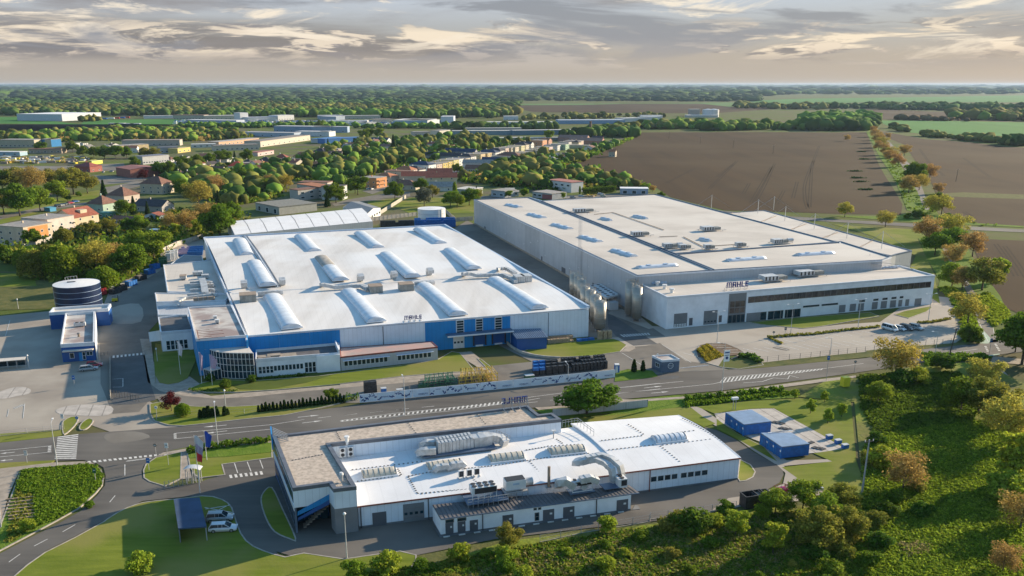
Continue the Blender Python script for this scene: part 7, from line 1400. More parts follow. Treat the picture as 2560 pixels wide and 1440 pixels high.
# vehicles: lofted bodies
def car_proto(kind,paint):
 Lc,Wc,H_=dict(hatch=(4.2,1.78,1.5),wagon=(4.8,1.86,1.52),suv=(4.8,1.95,1.72),van=(5.2,2.,1.98))[kind]
 t=thing('parked_car','car','car',(0,0,-50));hw=Wc/2
 secs_=dict(hatch=[(-.5,.42,.62,.86),(-.47,.22,.82,.95),(-.3,.18,.93,1),(.12,.18,.93,1),(.3,.18,.84,.99),(.46,.2,.68,.93),(.5,.34,.56,.8)],wagon=[(-.5,.4,.66,.88),(-.48,.22,.88,.96),(-.3,.18,.95,1),(.15,.18,.93,1),(.3,.18,.83,.99),(.46,.2,.68,.93),(.5,.34,.56,.8)],suv=[(-.5,.45,.75,.88),(-.48,.28,1.,.96),(-.3,.24,1.08,1),(.15,.24,1.06,1),(.3,.24,.98,.99),(.46,.26,.8,.93),(.5,.4,.66,.8)],van=[(-.5,.4,.95,.92),(-.49,.22,1.08,.98),(-.3,.2,1.12,1),(.2,.2,1.1,1),(.36,.2,.98,.98),(.47,.22,.76,.93),(.5,.34,.6,.82)])[kind]
 vs_=[];
 for x,z0,z1,w_ in secs_:
  zm=(z0+z1)/2;X_=x*Lc;W_=hw*w_;vs_+=[(X_,-W_*.9,z0),(X_,-W_,zm),(X_,-W_*.96,z1-.05),(X_,-W_*.86,z1),(X_,W_*.86,z1),(X_,W_*.96,z1-.05),(X_,W_,zm),(X_,W_*.9,z0)]
 fs=[tuple(range(8))[::-1],tuple(range(8*(len(secs_)-1),8*len(secs_)))]
 for i in range(len(secs_)-1):
  for j in range(8):fs.append((8*i+j,8*i+(j+1)%8,8*i+8+(j+1)%8,8*i+8+j))
 b=MB();b.add(vs_,fs);b.build('body',paint,t,smooth_=True,local=True)
 g0,g1,g2,g3=dict(hatch=(-.47,-.36,.08,.27),wagon=(-.48,-.40,.08,.28),suv=(-.47,-.40,.10,.28),van=(-.485,-.45,.2,.37))[kind];zb=secs_[2][2]-.04;b=MB();w1,w2=hw*.88,hw*.7
 b.add([(g0*Lc,-w1,zb),(g3*Lc,-w1,zb-.06),(g3*Lc,w1,zb-.06),(g0*Lc,w1,zb),(g1*Lc,-w2,H_-.05),(g2*Lc,-w2,H_-.05),(g2*Lc,w2,H_-.05),(g1*Lc,w2,H_-.05)],[(0,1,5,4),(1,2,6,5),(2,3,7,6),(3,0,4,7)]);b.build('window',M['glass'],t,local=True)
 b=MB();b.add([(g1*Lc-.05,-w2-.02,H_-.06),(g2*Lc+.04,-w2-.02,H_-.06),(g2*Lc+.04,w2+.02,H_-.06),(g1*Lc-.05,w2+.02,H_-.06),(g1*Lc+.1,-w2*.8,H_),(g2*Lc-.15,-w2*.8,H_),(g2*Lc-.15,w2*.8,H_),(g1*Lc+.1,w2*.8,H_)],[(0,1,5,4),(1,2,6,5),(2,3,7,6),(3,0,4,7),(4,5,6,7)])
 for s_ in(-1,1):
  for f_ in((-.05,)if kind=='hatch'else(-.14,.0)):x=f_*Lc;b.bar((x,s_*(w1+.01),zb),(x,s_*(w2+.015),H_-.05),.09,.05)
  b.bar((g3*Lc,s_*w1,zb-.05),(g2*Lc,s_*w2,H_-.05),.07);b.bar((g0*Lc,s_*w1,zb),(g1*Lc,s_*w2,H_-.05),.1)
 b.build('roof',paint,t,local=True)
 for sx in(-.31,.32):
  for s_ in(-1,1):
   b=MB();b.cyl((sx*Lc,s_*(hw-.2),.33),(sx*Lc,s_*(hw+.015),.33),.34,n=16);wv=b.build('wheel',M['tyre'],t,local=True);b=MB();b.cyl((sx*Lc,s_*(hw+.01),.33),(sx*Lc,s_*(hw+.03),.33),.21,n=12);b.build('rim',M['wheelrim'],wv,local=True)
 for s_ in(-1,1):
  b=MB();b.box((.475*Lc,s_*hw*.68,secs_[-2][2]-.08),(.2,.4,.14));b.build('headlight',M['lamp'],t,local=True);b=MB();b.box((-.488*Lc,s_*hw*.78,secs_[1][2]-.16),(.1,.25,.22));b.build('tail_light',M['taillight'],t,local=True)
  b=MB();b.box((.2*Lc,s_*(hw+.08),zb+.03),(.12,.18,.12));b.build('mirror',paint,t,local=True)
 b=MB();b.box((.495*Lc,0,.42),(.06,hw*1.1,.2));b.build('grille',M['darkmetal'],t,local=True)
 register(t);return t
CARS={}
def car(v,x,y,kind,pn,pc,ang,lab,group=None,z=.13):
 k_=kind+pn
 g=G(*X(v,x,y));loc=(g.x,g.y,z)
 if k_ not in CARS:
  CARS[k_]=car_proto(kind,carpaint(pn,pc));r=CARS[k_];r.location=loc;r.rotation_euler=(0,0,ang);r['label']=lab
  if group:r['group']=group
  r['category']='van'if kind=='van'else'car'
 else:r=clone(CARS[k_],loc,ang,1.,lab,group)
 return r
WH,SV,DK,RD,BL=(.68,.69,.7),(.35,.36,.37),(.02,.022,.028),(.45,.015,.03),(.03,.12,.32)
CG_='cars beside the carport'
car('b1',1468,1073,'suv','silver',SV,PHI-.18,'grey-silver van-like car beside the carport, behind the white one',CG_);car('b1',1490,1140,'wagon','white',WH,PHI-.18,'white estate car parked nearest the carport front',CG_)
car('q4',800,1318,'wagon','silver',SV,PHI+.1,'silver car half in the shade of the gatehouse','cars below the gatehouse',.09);car('q4',850,1285,'hatch','red',RD,PHI+.1,'red car behind the silver one below the gatehouse','cars below the gatehouse',.09)
CP='cars in the big car park'
car('q8',1312,815,'van','white',WH,math.pi+2.1,'white van at the left end of four parked vehicles',CP,.1);car('q8',1400,812,'hatch','white',WH,math.pi+2.1,'white hatchback between the van and the black car',CP,.1);car('q8',1462,808,'suv','black',DK,math.pi+2.1,'black car third in the row of four',CP,.1);car('q8',1545,805,'suv','silver',SV,math.pi+2.1,'silver car at the right end of the row of four',CP,.1)
YC='cars in the yard behind the grey hall'
for x,y,k_,pn,pc,lab in((1240,885,'hatch','silver',SV,'silver hatchback nearest the leafy shrub behind the grey hall'),(1350,868,'hatch','white',WH,'white car beside the yellow wrecks'),(1610,838,'wagon','white',WH,'white car parked farthest back by the clipped hedge'),(1640,866,'hatch','whiteb',(.6,.62,.5),'pale car in front of the farthest white car')):car('z6',x,y,k_,pn,pc,.2,lab,YC,.16)
for i,(x,pn,pc)in enumerate(((780,'black',DK),(815,'silver',SV),(850,'black',DK),(885,'black',DK),(1010,'blue',BL),(940,'red',RD))):car('z4',x,520-i*8-(25 if x==1010 else 0),'wagon'if i%2 else'suv',pn,pc,1.1,'%s car in line under the park trees, %s'%({'black':'dark','silver':'silver','blue':'light blue','red':'red'}[pn],['nearest the blue tarpaulin','second from the tarpaulin','third from the tarpaulin','fourth from the tarpaulin','at the far end by the lawn','beside the hipped red roof'][i]),'cars under the park trees',.2)
for i,(v,x,y,pn,pc)in enumerate((('z5',690,775,'silver',SV),('z5',640,772,'white',WH),('z5',1640,545,'blue',BL),('z5',1700,560,'white',WH),('z5',1500,560,'red',RD),('z5',1330,860,'white',WH),('z5',2110,410,'black',DK),('v1',770,750,'white',WH),('v1',830,745,'silver',SV),('v1',950,900,'blue',BL),('v1',400,665,'white',WH),('v1',560,660,'black',DK),('v1',2590,1030,'blue',BL),('v1',2300,1030,'blue',BL))):
 car(v,x,y,'hatch',pn,pc,1.1+i,'%s car %s'%(pn,['before the pink balcony house','by the pink balcony house fence','on the terrace street near the yellow house','on the terrace street by the white house','parked by the white-walled house','under the round street tree','far up the terrace street','in the dark car park by the red hall','second in the dark car park','by the road bend near the fir','in the far machine yard','dark, in the far machine yard','in the yard of the grey flat-roofed garages','by the white tent hall'][i]),'cars around the village',.2)
def hedge(name,lab,pts,w_,h,m,cat='hedge',dens=26,size=.3,group=None,zb=.1):
 pts=[V3((p.x,p.y,0))for p in pts];cs=[];r=np.random.default_rng(len(lab)*7+int(abs(pts[0].x)))
 for a,c in zip(pts,pts[1:]):
  n=int((c-a).length*dens*w_)+8;t=r.random(n);o=(r.random(n)-.5)*w_;z=zb+r.random(n)**.6*h*(.8+.2*np.sin(t*(c-a).length*2.1));d=(c-a).normalized();cs.append(np.stack([a.x+(c.x-a.x)*t-d.y*o,a.y+(c.y-a.y)*t+d.x*o,z],1))
 cen=np.concatenate(cs);o0=np.array([pts[0].x,pts[0].y,0]);me=leaves(name,cen-o0,size,None,up=.5,seed=3);me.materials.append(m);o=link(name,me,None,pts[0]);return tag(o,lab,cat,group)
rows=[((874+i*7,1000+i*9.3),(968+i*13,952+i*8.6))for i in range(12)]
for i,(a,c)in enumerate(rows):hedge('flower_row','yellow-green planted row in the round gate island, %s from the left'%['first','second','third','fourth','fifth','sixth','seventh','eighth','ninth','tenth','eleventh','twelfth'][i],[G(*X('q7',*a)),G(*X('q7',*c))],.75,.55,LM['yellow'],'flower bed',50,.3,'yellow rows in the round gate island',.2)
hedge('low_hedge','ragged grey-green planted strip between the car park and the office road',GP('q7 1510,885 1700,868 1950,850 2200,818 2520,785'),1.3,.7,LM['olive'],size=.35)
hedge('low_hedge','short planted strip branching off the long one in the car park',GP('q7 1515,880 1640,940'),1.,.5,LM['olive'],size=.35)
hedge('low_hedge','planted strip behind the four parked vehicles',GP('q8 1560,752 1700,745 1860,712'),1.3,.7,LM['olive'],size=.35)
hedge('low_hedge','clipped hedge curve in front of the glass porch',GP('b2 440,560 500,575 640,572 760,578 880,572'),.9,.7,LM['hedge'],size=.25)
hedge('low_hedge','thick green hedge along the near path by the gravel roof office',GP('b2 425,1130 620,1090 900,1058 1175,1025'),2.,1.3,LM['green'],size=.4)
hedge('tall_hedge','ivy-like dark hedge on the guard house side verge',GP('q7 1250,1060 1350,1050 1440,1110'),2.4,1.1,LM['hedge'],size=.4)
hedge('tall_hedge','tall clipped dark hedge behind the grey hall',GP('z6 1370,840 1800,800'),3.,5.,LM['hedge'],size=.6,dens=30)
hedge('tall_hedge','dark creeper hedge where the row of small conifers meets the printed fence',GP('b2 1850,655 1970,640'),1.6,1.8,LM['hedge'],size=.3)
hedge('tall_hedge','long green hedge on the verge below the road',GP('b6 730,75 1200,30 1570,-10'),2.2,1.2,LM['green'],size=.45)
hedge('low_hedge','dark hedge along the bed left of the lane under the office',GP('b2 1030,470 1300,450 1500,425'),1.2,.7,LM['hedge'],size=.3)
# houses and sheds of the village and the industrial estate
def house(v,x,y,dep,wid,h,roof,wc,rc,lab,ang=-25,rh=2.6,group='village houses',chim=True,win=(2,2),name='house',cat='house',balcony=False,corner=False):
 g=G(*X(v,x,y));a=math.radians(ang);u=V3((math.cos(a),math.sin(a),0));w_=V3((-u.y,u.x,0));g=g-u*dep/2+w_*wid/2 if corner else g;t=thing(name,lab,cat,(g.x,g.y,0),group)
 P=[g-u*dep/2-w_*wid/2,g+u*dep/2-w_*wid/2,g+u*dep/2+w_*wid/2,g-u*dep/2+w_*wid/2]
 wm,rm=wallmat(wc),tilemat(rc);b=MB();b.prism(P,0,h)
 Q=ofs(P,-.45)
 if roof=='gable':
  m0,m1=P[0].lerp(P[3],.5),P[1].lerp(P[2],.5);b.add([(*P[0].xy,h),(*P[3].xy,h),(*m0.xy,h+rh)],[(1,0,2)]);b.add([(*P[1].xy,h),(*P[2].xy,h),(*m1.xy,h+rh)],[(0,1,2)])
 if roof=='gabley':
  m0,m1=P[0].lerp(P[1],.5),P[3].lerp(P[2],.5);b.add([(*P[0].xy,h),(*P[1].xy,h),(*m0.xy,h+rh)],[(0,1,2)]);b.add([(*P[3].xy,h),(*P[2].xy,h),(*m1.xy,h+rh)],[(1,0,2)])
 b.build('wall',wm,t);b=MB();z=h-.05
 if roof=='flat':b.prism(ofs(P,-.2),h-.02,h+.22,bottom=True);r=b.build('roof',rm,t)
 else:
  if roof=='hip':k_=min(dep,wid)/2;L2=(dep-wid)/2 if dep>wid else 0;L3=(wid-dep)/2 if wid>dep else 0;R0_,R1_=g-u*L2-w_*L3,g+u*L2+w_*L3;q=Q
  elif roof=='gable':R0_,R1_=(Q[0]+Q[3])/2,(Q[1]+Q[2])/2;q=Q
  else:R0_,R1_=(Q[0]+Q[1])/2,(Q[3]+Q[2])/2;q=Q
  v_=[(*p.xy,z)for p in q]+[(*R0_.xy,h+rh+.1),(*R1_.xy,h+rh+.1)]
  if roof=='gabley'or(roof=='hip'and wid>dep):f_=[(1,2,5,4),(3,0,4,5)]+([(0,1,4),(2,3,5)]if roof=='hip'else[])
  else:f_=[(0,1,5,4),(2,3,4,5)]+([(1,2,5),(3,0,4)]if roof=='hip'else[])
  b.add(v_,f_);r=b.build('roof',rm,t)
 if chim:b=MB();c=g-u*dep*.15+w_*wid*.1;b.box((c.x,c.y,h+(rh if roof!='flat'else .6)),(.7,.7,2. if roof!='flat'else 1.4),a);b.build('chimney',wm,r)
 far=g.y>1500
 for A_,B_,Lx,n in((P[1],P[2],wid,win[0]),(P[0],P[1],dep,max(1,win[0]if dep<14 else 3))):
  if far:break
  for s_ in range(win[1]):
   for i in range(n):
    c=(i+.5)/n*Lx;z0=.9+s_*2.9
    if z0+1.3>h:continue
    f=MB();wbx(None,'',A_,B_,c-.65,c+.65,z0,z0+1.3,None,.05,mb=f);fo=f.build('window',M['frame'],t);f=MB();wbx(None,'',A_,B_,c-.52,c+.52,z0+.12,z0+1.18,None,.07,mb=f);f.build('pane',M['glass'],fo)
 if balcony:
  for z_ in(2.9,5.6):b=MB();q=g+u*(dep/2+.6);b.box((q.x,q.y,z_),(1.2,wid*.8,.15),a);b.box((q.x+u.x*.55,q.y+u.y*.55,z_+.5),(.08,wid*.8,.9),a);b.build('balcony',wm,t)
 return t
def block(v,x0,y0,x1,y1,h,dep,wc,rc,lab,nw=0,rows=1,name='industrial_building',cat='industrial building',group='industrial sheds',gable=.0,wz=(1.2,2.6),parts=True):
 A_,B_=G(*X(v,x0,y0)),G(*X(v,x1,y1));d=(B_-A_).normalized();n_=V3((-d.y,d.x,0));P=[A_,B_,B_+n_*dep,A_+n_*dep];t=thing(name,lab,cat,(A_.x,A_.y,0),group);wm,rm=wallmat(wc)if not isinstance(wc,str)else M[wc],tilemat(rc)if not isinstance(rc,str)else M[rc]
 b=MB()
 if gable:
  m0,m1=A_.lerp(P[3],.5),B_.lerp(P[2],.5);b.prism(P,0,h);b.add([(*P[0].xy,h),(*P[3].xy,h),(*m0.xy,h+gable)],[(1,0,2)]);b.add([(*P[1].xy,h),(*P[2].xy,h),(*m1.xy,h+gable)],[(0,1,2)]);b.build('wall',wm,t)
  Q=ofs(ccw(P),-.4);Q=Q if(Q[0]-P[0]).length<3 else Q;b=MB();b.add([(*Q[0].xy,h),(*Q[1].xy,h),(*Q[2].xy,h),(*Q[3].xy,h),(*((Q[0]+Q[3])/2).xy,h+gable+.1),(*((Q[1]+Q[2])/2).xy,h+gable+.1)],[(0,1,5,4),(2,3,4,5)]);b.build('roof',rm,t)
 else:b.prism(P,0,h);b.build('wall',wm,t);b=MB();b.prism(ofs(ccw(P),-.25),h-.03,h+.35,bottom=True);b.build('roof',rm,t)
 Lx=(B_-A_).length
 for r_ in range(rows):
  for i in range(nw):
   c=(i+.5)/nw*Lx;ww=min(1.6,Lx/nw*.36);z0=wz[0]+r_*3.1
   f=MB();wbx(None,'',A_,B_,c-ww,c+ww,z0,z0+wz[1]-wz[0],None,.06,mb=f);fo=f.build('window',M['frame'],t);f=MB();wbx(None,'',A_,B_,c-ww*.85,c+ww*.85,z0+.15,z0+wz[1]-wz[0]-.15,None,.09,mb=f);f.build('pane',M['glass'],fo)
 return t
CR,WHt,PK,YE,OR,RD2,GN,GY,BG=(.52,.46,.36),(.60,.59,.56),(.52,.40,.35),(.52,.40,.13),(.52,.24,.10),(.30,.12,.09),(.32,.38,.26),(.34,.34,.33),(.46,.40,.31)
T_RED,T_BR,T_DK,T_NV,T_GY,T_OR=(.28,.08,.045),(.20,.095,.062),(.06,.05,.055),(.03,.05,.10),(.32,.29,.26),(.40,.15,.065)
ap=house('v1',188,1272,18,17,7.6,'flat',(.54,.45,.34),T_GY,'orange and cream two-storey apartment house with flat roof',-20,win=(4,2),cat='apartment house',name='apartment_house',corner=True)
C0=G(*X('v1',188,1272));u_=V3((-math.sin(math.radians(-20)),math.cos(math.radians(-20)),0));b=MB();wbx(None,'',C0,C0+u_*17,2.6,14.4,.3,7.2,None,.035,mb=b);b.build('orange_front',wallmat((.60,.24,.08)),ap)
house('v1',368,1215,18,17,8,'flat',(.56,.47,.42),T_GY,'pale pink two-storey house with grey flat roof beside the orange one',-20,win=(3,2),name='apartment_house',cat='apartment house',corner=True)
hh_=house('v1',560,1165,15,17,5.6,'gabley',(.54,.44,.30),T_RED,'cream house with steep red roof and dormer',-20,rh=4.2,corner=True);b=MB();q=hh_.location;b.box((q.x+3.6,q.y-.5,8.),(3.4,4.5,1.8),math.radians(-20));b.build('dormer',wallmat((.52,.43,.3)),hh_)
house('v1',770,1030,13,13,4.8,'hip',(.35,.45,.36),T_BR,'green-fronted house with orange-brown pyramid roof',-20,rh=4.5);house('v1',920,965,15,14,4.8,'hip',(.45,.38,.32),T_BR,'house with tall dark pyramid roof behind the green-fronted one',-20,rh=5.)
house('v1',1175,900,18,14,7.2,'hip',BG,T_BR,'large beige villa with dark hipped roof',-15,rh=4.6,win=(3,2));house('v1',1150,1030,20,12,3.4,'gable',(.35,.32,.3),T_DK,'long dark-roofed low house beyond the green-fronted one',-15,rh=3.4)
house('v1',1160,1100,10,6,3.,'gabley',(.3,.42,.5),T_RED,'small pale blue shed with pink-red roof',-15,rh=1.4,chim=False,name='garden_shed',cat='shed',group='garden sheds');house('v1',950,1130,16,6,2.8,'gable',(.4,.33,.28),T_BR,'low brown-roofed outbuilding before the small blue shed',-20,rh=1.6,chim=False,name='garden_shed',cat='shed',group='garden sheds')
house('v1',800,1085,8,5,3.2,'flat',(.08,.25,.22),(.10,.28,.25),'teal lean-to below the green-fronted house',-20,chim=False,name='garden_shed',cat='shed',group='garden sheds');house('v1',375,1035,6,4,2.2,'flat',(.1,.35,.55),(.1,.38,.6),'light blue tarpaulin shelter by the parked cars',-30,chim=False,name='garden_shed',cat='shed',group='garden sheds',win=(0,0))
for i,(x,y,lab)in enumerate(((1340,800,'brown hipped house right of the red hall trees'),(1410,805,'brown-roofed house with white garage front'),(1480,780,'small orange-brown pyramid roofed house'),(1610,765,'wide light brown-roofed house by the long wall'),(1765,725,'house with bright red roof among dark ones'),(1850,710,'dark brown hipped house right of the bright red roof'),(1980,690,'dark-roofed house second from the bright red roof'),(2100,665,'red-brown hipped house on the upper village street'),(2240,650,'brown house with pale wall on the upper village street'),(2390,615,'dark pyramid-roofed house near the flat-roofed school'),(2330,650,'small brown house between two dark hipped houses'),(2500,640,'flat brown-roofed house near the fir trees'))):
 house('v1',x,y,14,12,3.6,'hip'if i not in(3,11)else'gable',[CR,WHt,BG][i%3],[T_BR,T_BR,T_OR,T_BR,(.42,.06,.03),T_DK,T_DK,T_RED,T_BR,T_DK,T_BR,T_BR][i],lab,-20+(i*37)%30,rh=3.8)
block('v1',868,770,975,790,7,26,RD2,(.30,.12,.10),'brick-red hall with pink-red flat roof',0,gable=1.2);house('v1',660,740,18,14,5,'hip',(.30,.10,.08),(.28,.07,.055),'bright red-roofed house behind the park trees',-20,rh=3)
block('v1',2215,915,2400,945,7.6,12,(.40,.38,.34),T_OR,'grey two-storey office block with white windows and rust flat roof',6,2,group='village blocks',name='office_building',cat='office building');block('v1',2225,895,2440,900,7.2,10,(.42,.39,.34),T_BR,'rear wing of the grey two-storey block',0,group='village blocks',name='office_building',cat='office building')
block('v1',1905,1030,2080,1065,4.6,26,(.36,.35,.31),(.22,.21,.18),'long flat-roofed grey garage block with dark doors',3,wz=(.3,3.2),group='village blocks',name='garage_block',cat='garages');block('v1',1700,880,1800,885,3.6,8,(.38,.37,.34),(.30,.30,.29),'low grey garages beside the golden tree',3,wz=(.3,2.4),group='village blocks',name='garage_block',cat='garages');block('v1',1725,905,1870,905,2.6,7,'frame','roof2','white flat canopy beside the low grey garages',0,name='canopy',cat='canopy',group='village blocks')
block('v2',165,895,205,880,9,14,(.50,.49,.46),T_DK,'white three-storey block behind the round street tree',2,2,group='village blocks',name='apartment_house',cat='apartment house');block('v2',-160,900,165,860,7,9,(.40,.38,.35),T_BR,'long low wing left of the white three-storey block',5,2,group='village blocks',name='office_building',cat='office building')
T5=[('z5',715,735,15,14,7.6,'flat',OR,T_GY,'pink and orange house with brown balconies',1),('z5',890,660,15,13,4.6,'hip',CR,T_OR,'low cream house with orange pyramid roof',0),('z5',1055,620,22,10,6.4,'flat',BG,T_BR,'long beige two-storey house with balconies',1),('z5',1150,590,16,10,6.,'hip',PK,T_OR,'pink house with light orange hipped roof',0),('z5',1260,560,16,11,4.2,'hip',WHt,T_DK,'low white house with dark roof beside the tall white one',0),('z5',1370,535,20,13,7.,'hip',(.66,.66,.64),T_NV,'tall white house with navy hipped roof',0),('z5',1480,515,18,10,6.,'flat',PK,T_GY,'pinkish flat-roofed terrace house',0),('z5',1560,500,18,9,6.2,'flat',YE,T_GY,'first of two deep yellow flat-roofed houses',0),('z5',1630,480,18,8,6.2,'flat',YE,T_GY,'second deep yellow house, darker side',0),('z5',1705,460,18,10,6.4,'flat',(.52,.47,.2),T_GY,'lemon-yellow house with arched ground floor',0),('z5',1790,445,16,10,6.4,'flat',WHt,T_GY,'white flat-roofed house right of the lemon one',0),('z5',1870,430,16,11,6.,'flat',CR,T_NV,'cream house with balcony before the navy roof',0),('z5',1955,405,16,11,6.,'hip',WHt,T_DK,'white house with dark hipped roof, mid terrace',0),('z5',2070,375,18,10,6.4,'flat',(.55,.42,.24),T_GY,'peach terrace house with dark windows',0),('z5',2160,360,18,10,6.4,'flat',(.50,.38,.2),T_GY,'ochre terrace house beside the peach one',0),('z5',2250,345,22,12,6.2,'hip',(.66,.65,.62),T_NV,'white house with wide slate-blue roof',0),('z5',2345,320,16,10,6.,'hip',WHt,T_DK,'white house with roof windows, upper terrace',0),('z5',2410,290,16,9,6.2,'flat',PK,T_GY,'pale house with pink front, upper terrace',0),('z5',2490,280,16,9,6.2,'flat',CR,T_GY,'cream house at the upper terrace bend',0),('z6',400,275,18,10,6.4,'flat',CR,T_GY,'cream terrace house with two window rows, far terrace',0),('z6',480,255,18,10,6.4,'flat',(.5,.47,.28),T_GY,'pale yellow house of the far terrace',0),('z6',550,240,16,10,6.4,'hip',CR,T_DK,'cream house with dark hip, far terrace',0),('z6',620,225,16,9,6.2,'gable',WHt,T_DK,'white-fronted house at the end of the far terrace',0),('z6',785,195,16,14,8.,'flat',(.56,.28,.16),T_GY,'bright orange flat-roofed house standing alone',0),('z6',880,165,12,12,5.5,'gable',(.45,.25,.18),T_OR,'brown gabled house with arch behind the orange one',0),('z6',400,380,24,13,6.,'hip',RD2,T_BR,'dark red house with brown hipped roof, lower terrace',0),('z6',310,385,22,10,5.,'flat',(.45,.42,.36),T_GY,'long pale house beside the dark red one',0),('z6',505,355,14,9,5.8,'flat',GN,T_GY,'sage green house of the lower terrace',0),('z6',615,345,18,10,6.2,'flat',(.60,.46,.10),T_GY,'bright yellow house of the lower terrace',0),('z6',720,310,18,10,5.6,'flat',BG,T_GY,'beige house behind the dark pine',0),('z6',775,285,14,9,5.4,'flat',(.56,.47,.2),T_GY,'small yellow-fronted house near the pink one',0),('z6',850,270,18,10,6.2,'flat',(.58,.46,.45),T_GY,'pink and white house of the lower terrace',0),('z6',960,245,18,10,6.2,'flat',WHt,T_NV,'white house with grey-blue roof, lower terrace',0),('z6',1060,235,20,12,6.6,'flat',(.30,.42,.30),T_GY,'pale green house of the lower terrace',0),('z6',1130,205,14,10,6.4,'flat',(.46,.45,.43),T_GY,'light grey house beside the pale green one',0),('z6',1250,180,22,12,6.,'flat',PK,T_GY,'pink flat-roofed house near the dark farm roofs',0),('z6',1350,215,40,10,3.6,'flat',(.38,.36,.25),T_GY,'long low olive wall building by the farm',0)]
for v,x,y,dp,wd,h,rf,wc,rc,lab,bal in T5:house(v,x,y,dp,wd,h,rf,wc,rc,lab,-25,balcony=bool(bal),group='terrace houses along the village street')
for i,(v,x,y,dp,wd,h,rf,wc,rc,lab,an)in enumerate((('z5',1310,660,26,12,5,'gable',CR,T_RED,'long maroon-roofed hall, left part',5),('z5',1620,690,24,11,5.4,'gable',(.5,.46,.3),T_RED,'cream hall with maroon roof and pointed gable',5),('z5',1600,620,20,10,5.2,'gable',PK,T_RED,'rear maroon roof with a white patch',5),('z5',1150,760,18,12,3.6,'hip',BG,T_BR,'low brown-roofed house with roof window at the street corner',-10),('z5',1600,780,20,10,3.2,'gable',WHt,T_GY,'pale low house before the cream hall',0),('z5',2110,470,28,10,4.,'gable',(.62,.62,.62),T_GY,'long white house below the terrace',-10),('z5',2330,440,24,12,4.4,'gable',WHt,T_NV,'white house with bright navy roof',-10),('z5',2400,480,26,9,3.6,'flat',(.60,.58,.56),T_GY,'long white garden wall house below the navy roof',-10),('z5',2200,530,34,12,3.,'gable',(.5,.45,.4),T_BR,'long low brown-roofed barn under the white houses',-5),('z5',1480,585,18,8,3.,'flat',PK,T_GY,'low pink garages before the tall white house',-10),('z5',80,300,26,12,3.8,'hip',WHt,T_BR,'white house with brown roof at the upper village left',-25),('z5',180,280,22,11,5.,'flat',PK,T_GY,'pink flat house left of the small white gable',-25),('z5',370,255,10,8,5.,'gable',(.64,.62,.6),T_GY,'small tall white gable in the upper village',-25),('z5',430,215,22,11,3.6,'gable',BG,T_OR,'house with bright orange roof strip',-20),('z5',610,195,22,14,3.8,'hip',BG,T_OR,'house with orange-brown hipped roof beside the white villa',-20),('z5',810,160,24,14,5.2,'gable',(.62,.60,.58),T_NV,'white villa with dark blue roof and lamp-lit gable',-15),('z5',660,330,26,12,3.,'gable',(.28,.30,.34),T_DK,'dark slate-roofed low hall amid gardens',-15),('z5',1650,380,40,9,5,'gable',(.3,.3,.3),T_DK,'long dark roof behind the yellow houses',-20),('z5',1880,320,36,9,5,'gable',(.3,.3,.32),T_NV,'long navy roof behind the peach house',-20),('z6',1420,155,44,26,4.5,'gable',(.35,.20,.16),T_DK,'huge dark farm roof near the field edge',-15),('z6',1250,120,40,22,5,'gable',(.35,.22,.18),T_DK,'dark farm roof under the brick chimney',-15),('z6',1570,135,14,9,5,'gable',(.5,.22,.18),T_DK,'small pink gable at the farm end',-15),('z6',930,525,18,13,3.2,'hip',(.42,.2,.16),T_RED,'lone red-brown pyramid roof by the field',-15))):
 house(v,x,y,dp,wd,h,rf,wc,rc,lab,an,rh=3.2,group='village houses')
g=G(*X('z6',1470,60));t=thing('brick_chimney','short round brick chimney above the dark farm roofs','chimney',(g.x,g.y,0));b=MB();b.cyl((g.x,g.y,0),(g.x,g.y,22),2.4,1.5,16);b.build('shaft',wallmat((.22,.13,.09)),t);b=MB();b.cyl((g.x,g.y,21),(g.x,g.y,22.3),1.9,n=16);b.build('rim',wallmat((.22,.13,.09)),t)
r_=random.Random(12);k_=0
for v,x0,x1,y0,y1,n,wh in(('v1',1260,1700,650,770,12,'left of the tall golden tree'),('v1',1700,2500,660,760,20,'between the upper street and the garages'),('v2',40,560,455,640,20,'in the gardens right of the scrapyard'),('v2',560,1150,440,560,12,'in the wide gardens above the terraces'),('v1',540,1250,520,600,8,'among the dark trees behind the school'),('v2',1600,2200,470,620,8,'by the field edge gardens')):
 for i,x in enumerate(sorted(r_.uniform(x0,x1)for _ in range(n))):
  house(v,x,r_.uniform(y0,y1),r_.uniform(7,15),r_.uniform(7,11),r_.choice((2.6,3.2,5.4)),r_.choice(('hip','gable','flat','gabley')),r_.choice((CR,WHt,PK,BG,(.62,.60,.56))),r_.choice((T_RED,T_BR,T_OR,T_BR,T_DK,T_GY)),'small house %s, %s from the left'%(wh,('first second third fourth fifth sixth seventh eighth ninth tenth eleventh twelfth thirteenth fourteenth fifteenth sixteenth seventeenth eighteenth nineteenth twentieth'.split())[i]),r_.choice((-25,-20,65,10)),rh=2.4,group='small houses '+wh,win=(2,1))
block('z6',150,860,330,880,4.4,12,(.34,.38,.43),T_GY,'grey-blue flat house with solar panel behind the grey hall',2,group='houses behind the grey hall',name='house',cat='house');block('z6',330,850,460,850,3.6,14,(.42,.40,.36),(.34,.33,.30),'low beige extension of the grey-blue house',0,group='houses behind the grey hall',name='house',cat='house')
block('z6',900,770,1215,812,7.2,12,(.55,.56,.58),(.38,.14,.11),'white two-storey house with wide red shed roof',4,1,wz=(4.2,5.6),group='houses behind the grey hall',name='house',cat='house');block('z6',700,870,960,905,3.8,14,(.40,.42,.46),T_GY,'grey single-storey showroom annex of the red-roofed house',4,group='houses behind the grey hall',name='house',cat='house');block('z6',960,905,1040,890,3.2,8,(.30,.10,.10),T_GY,'dark red wall piece beside the showroom annex',0,group='houses behind the grey hall',name='house',cat='house')
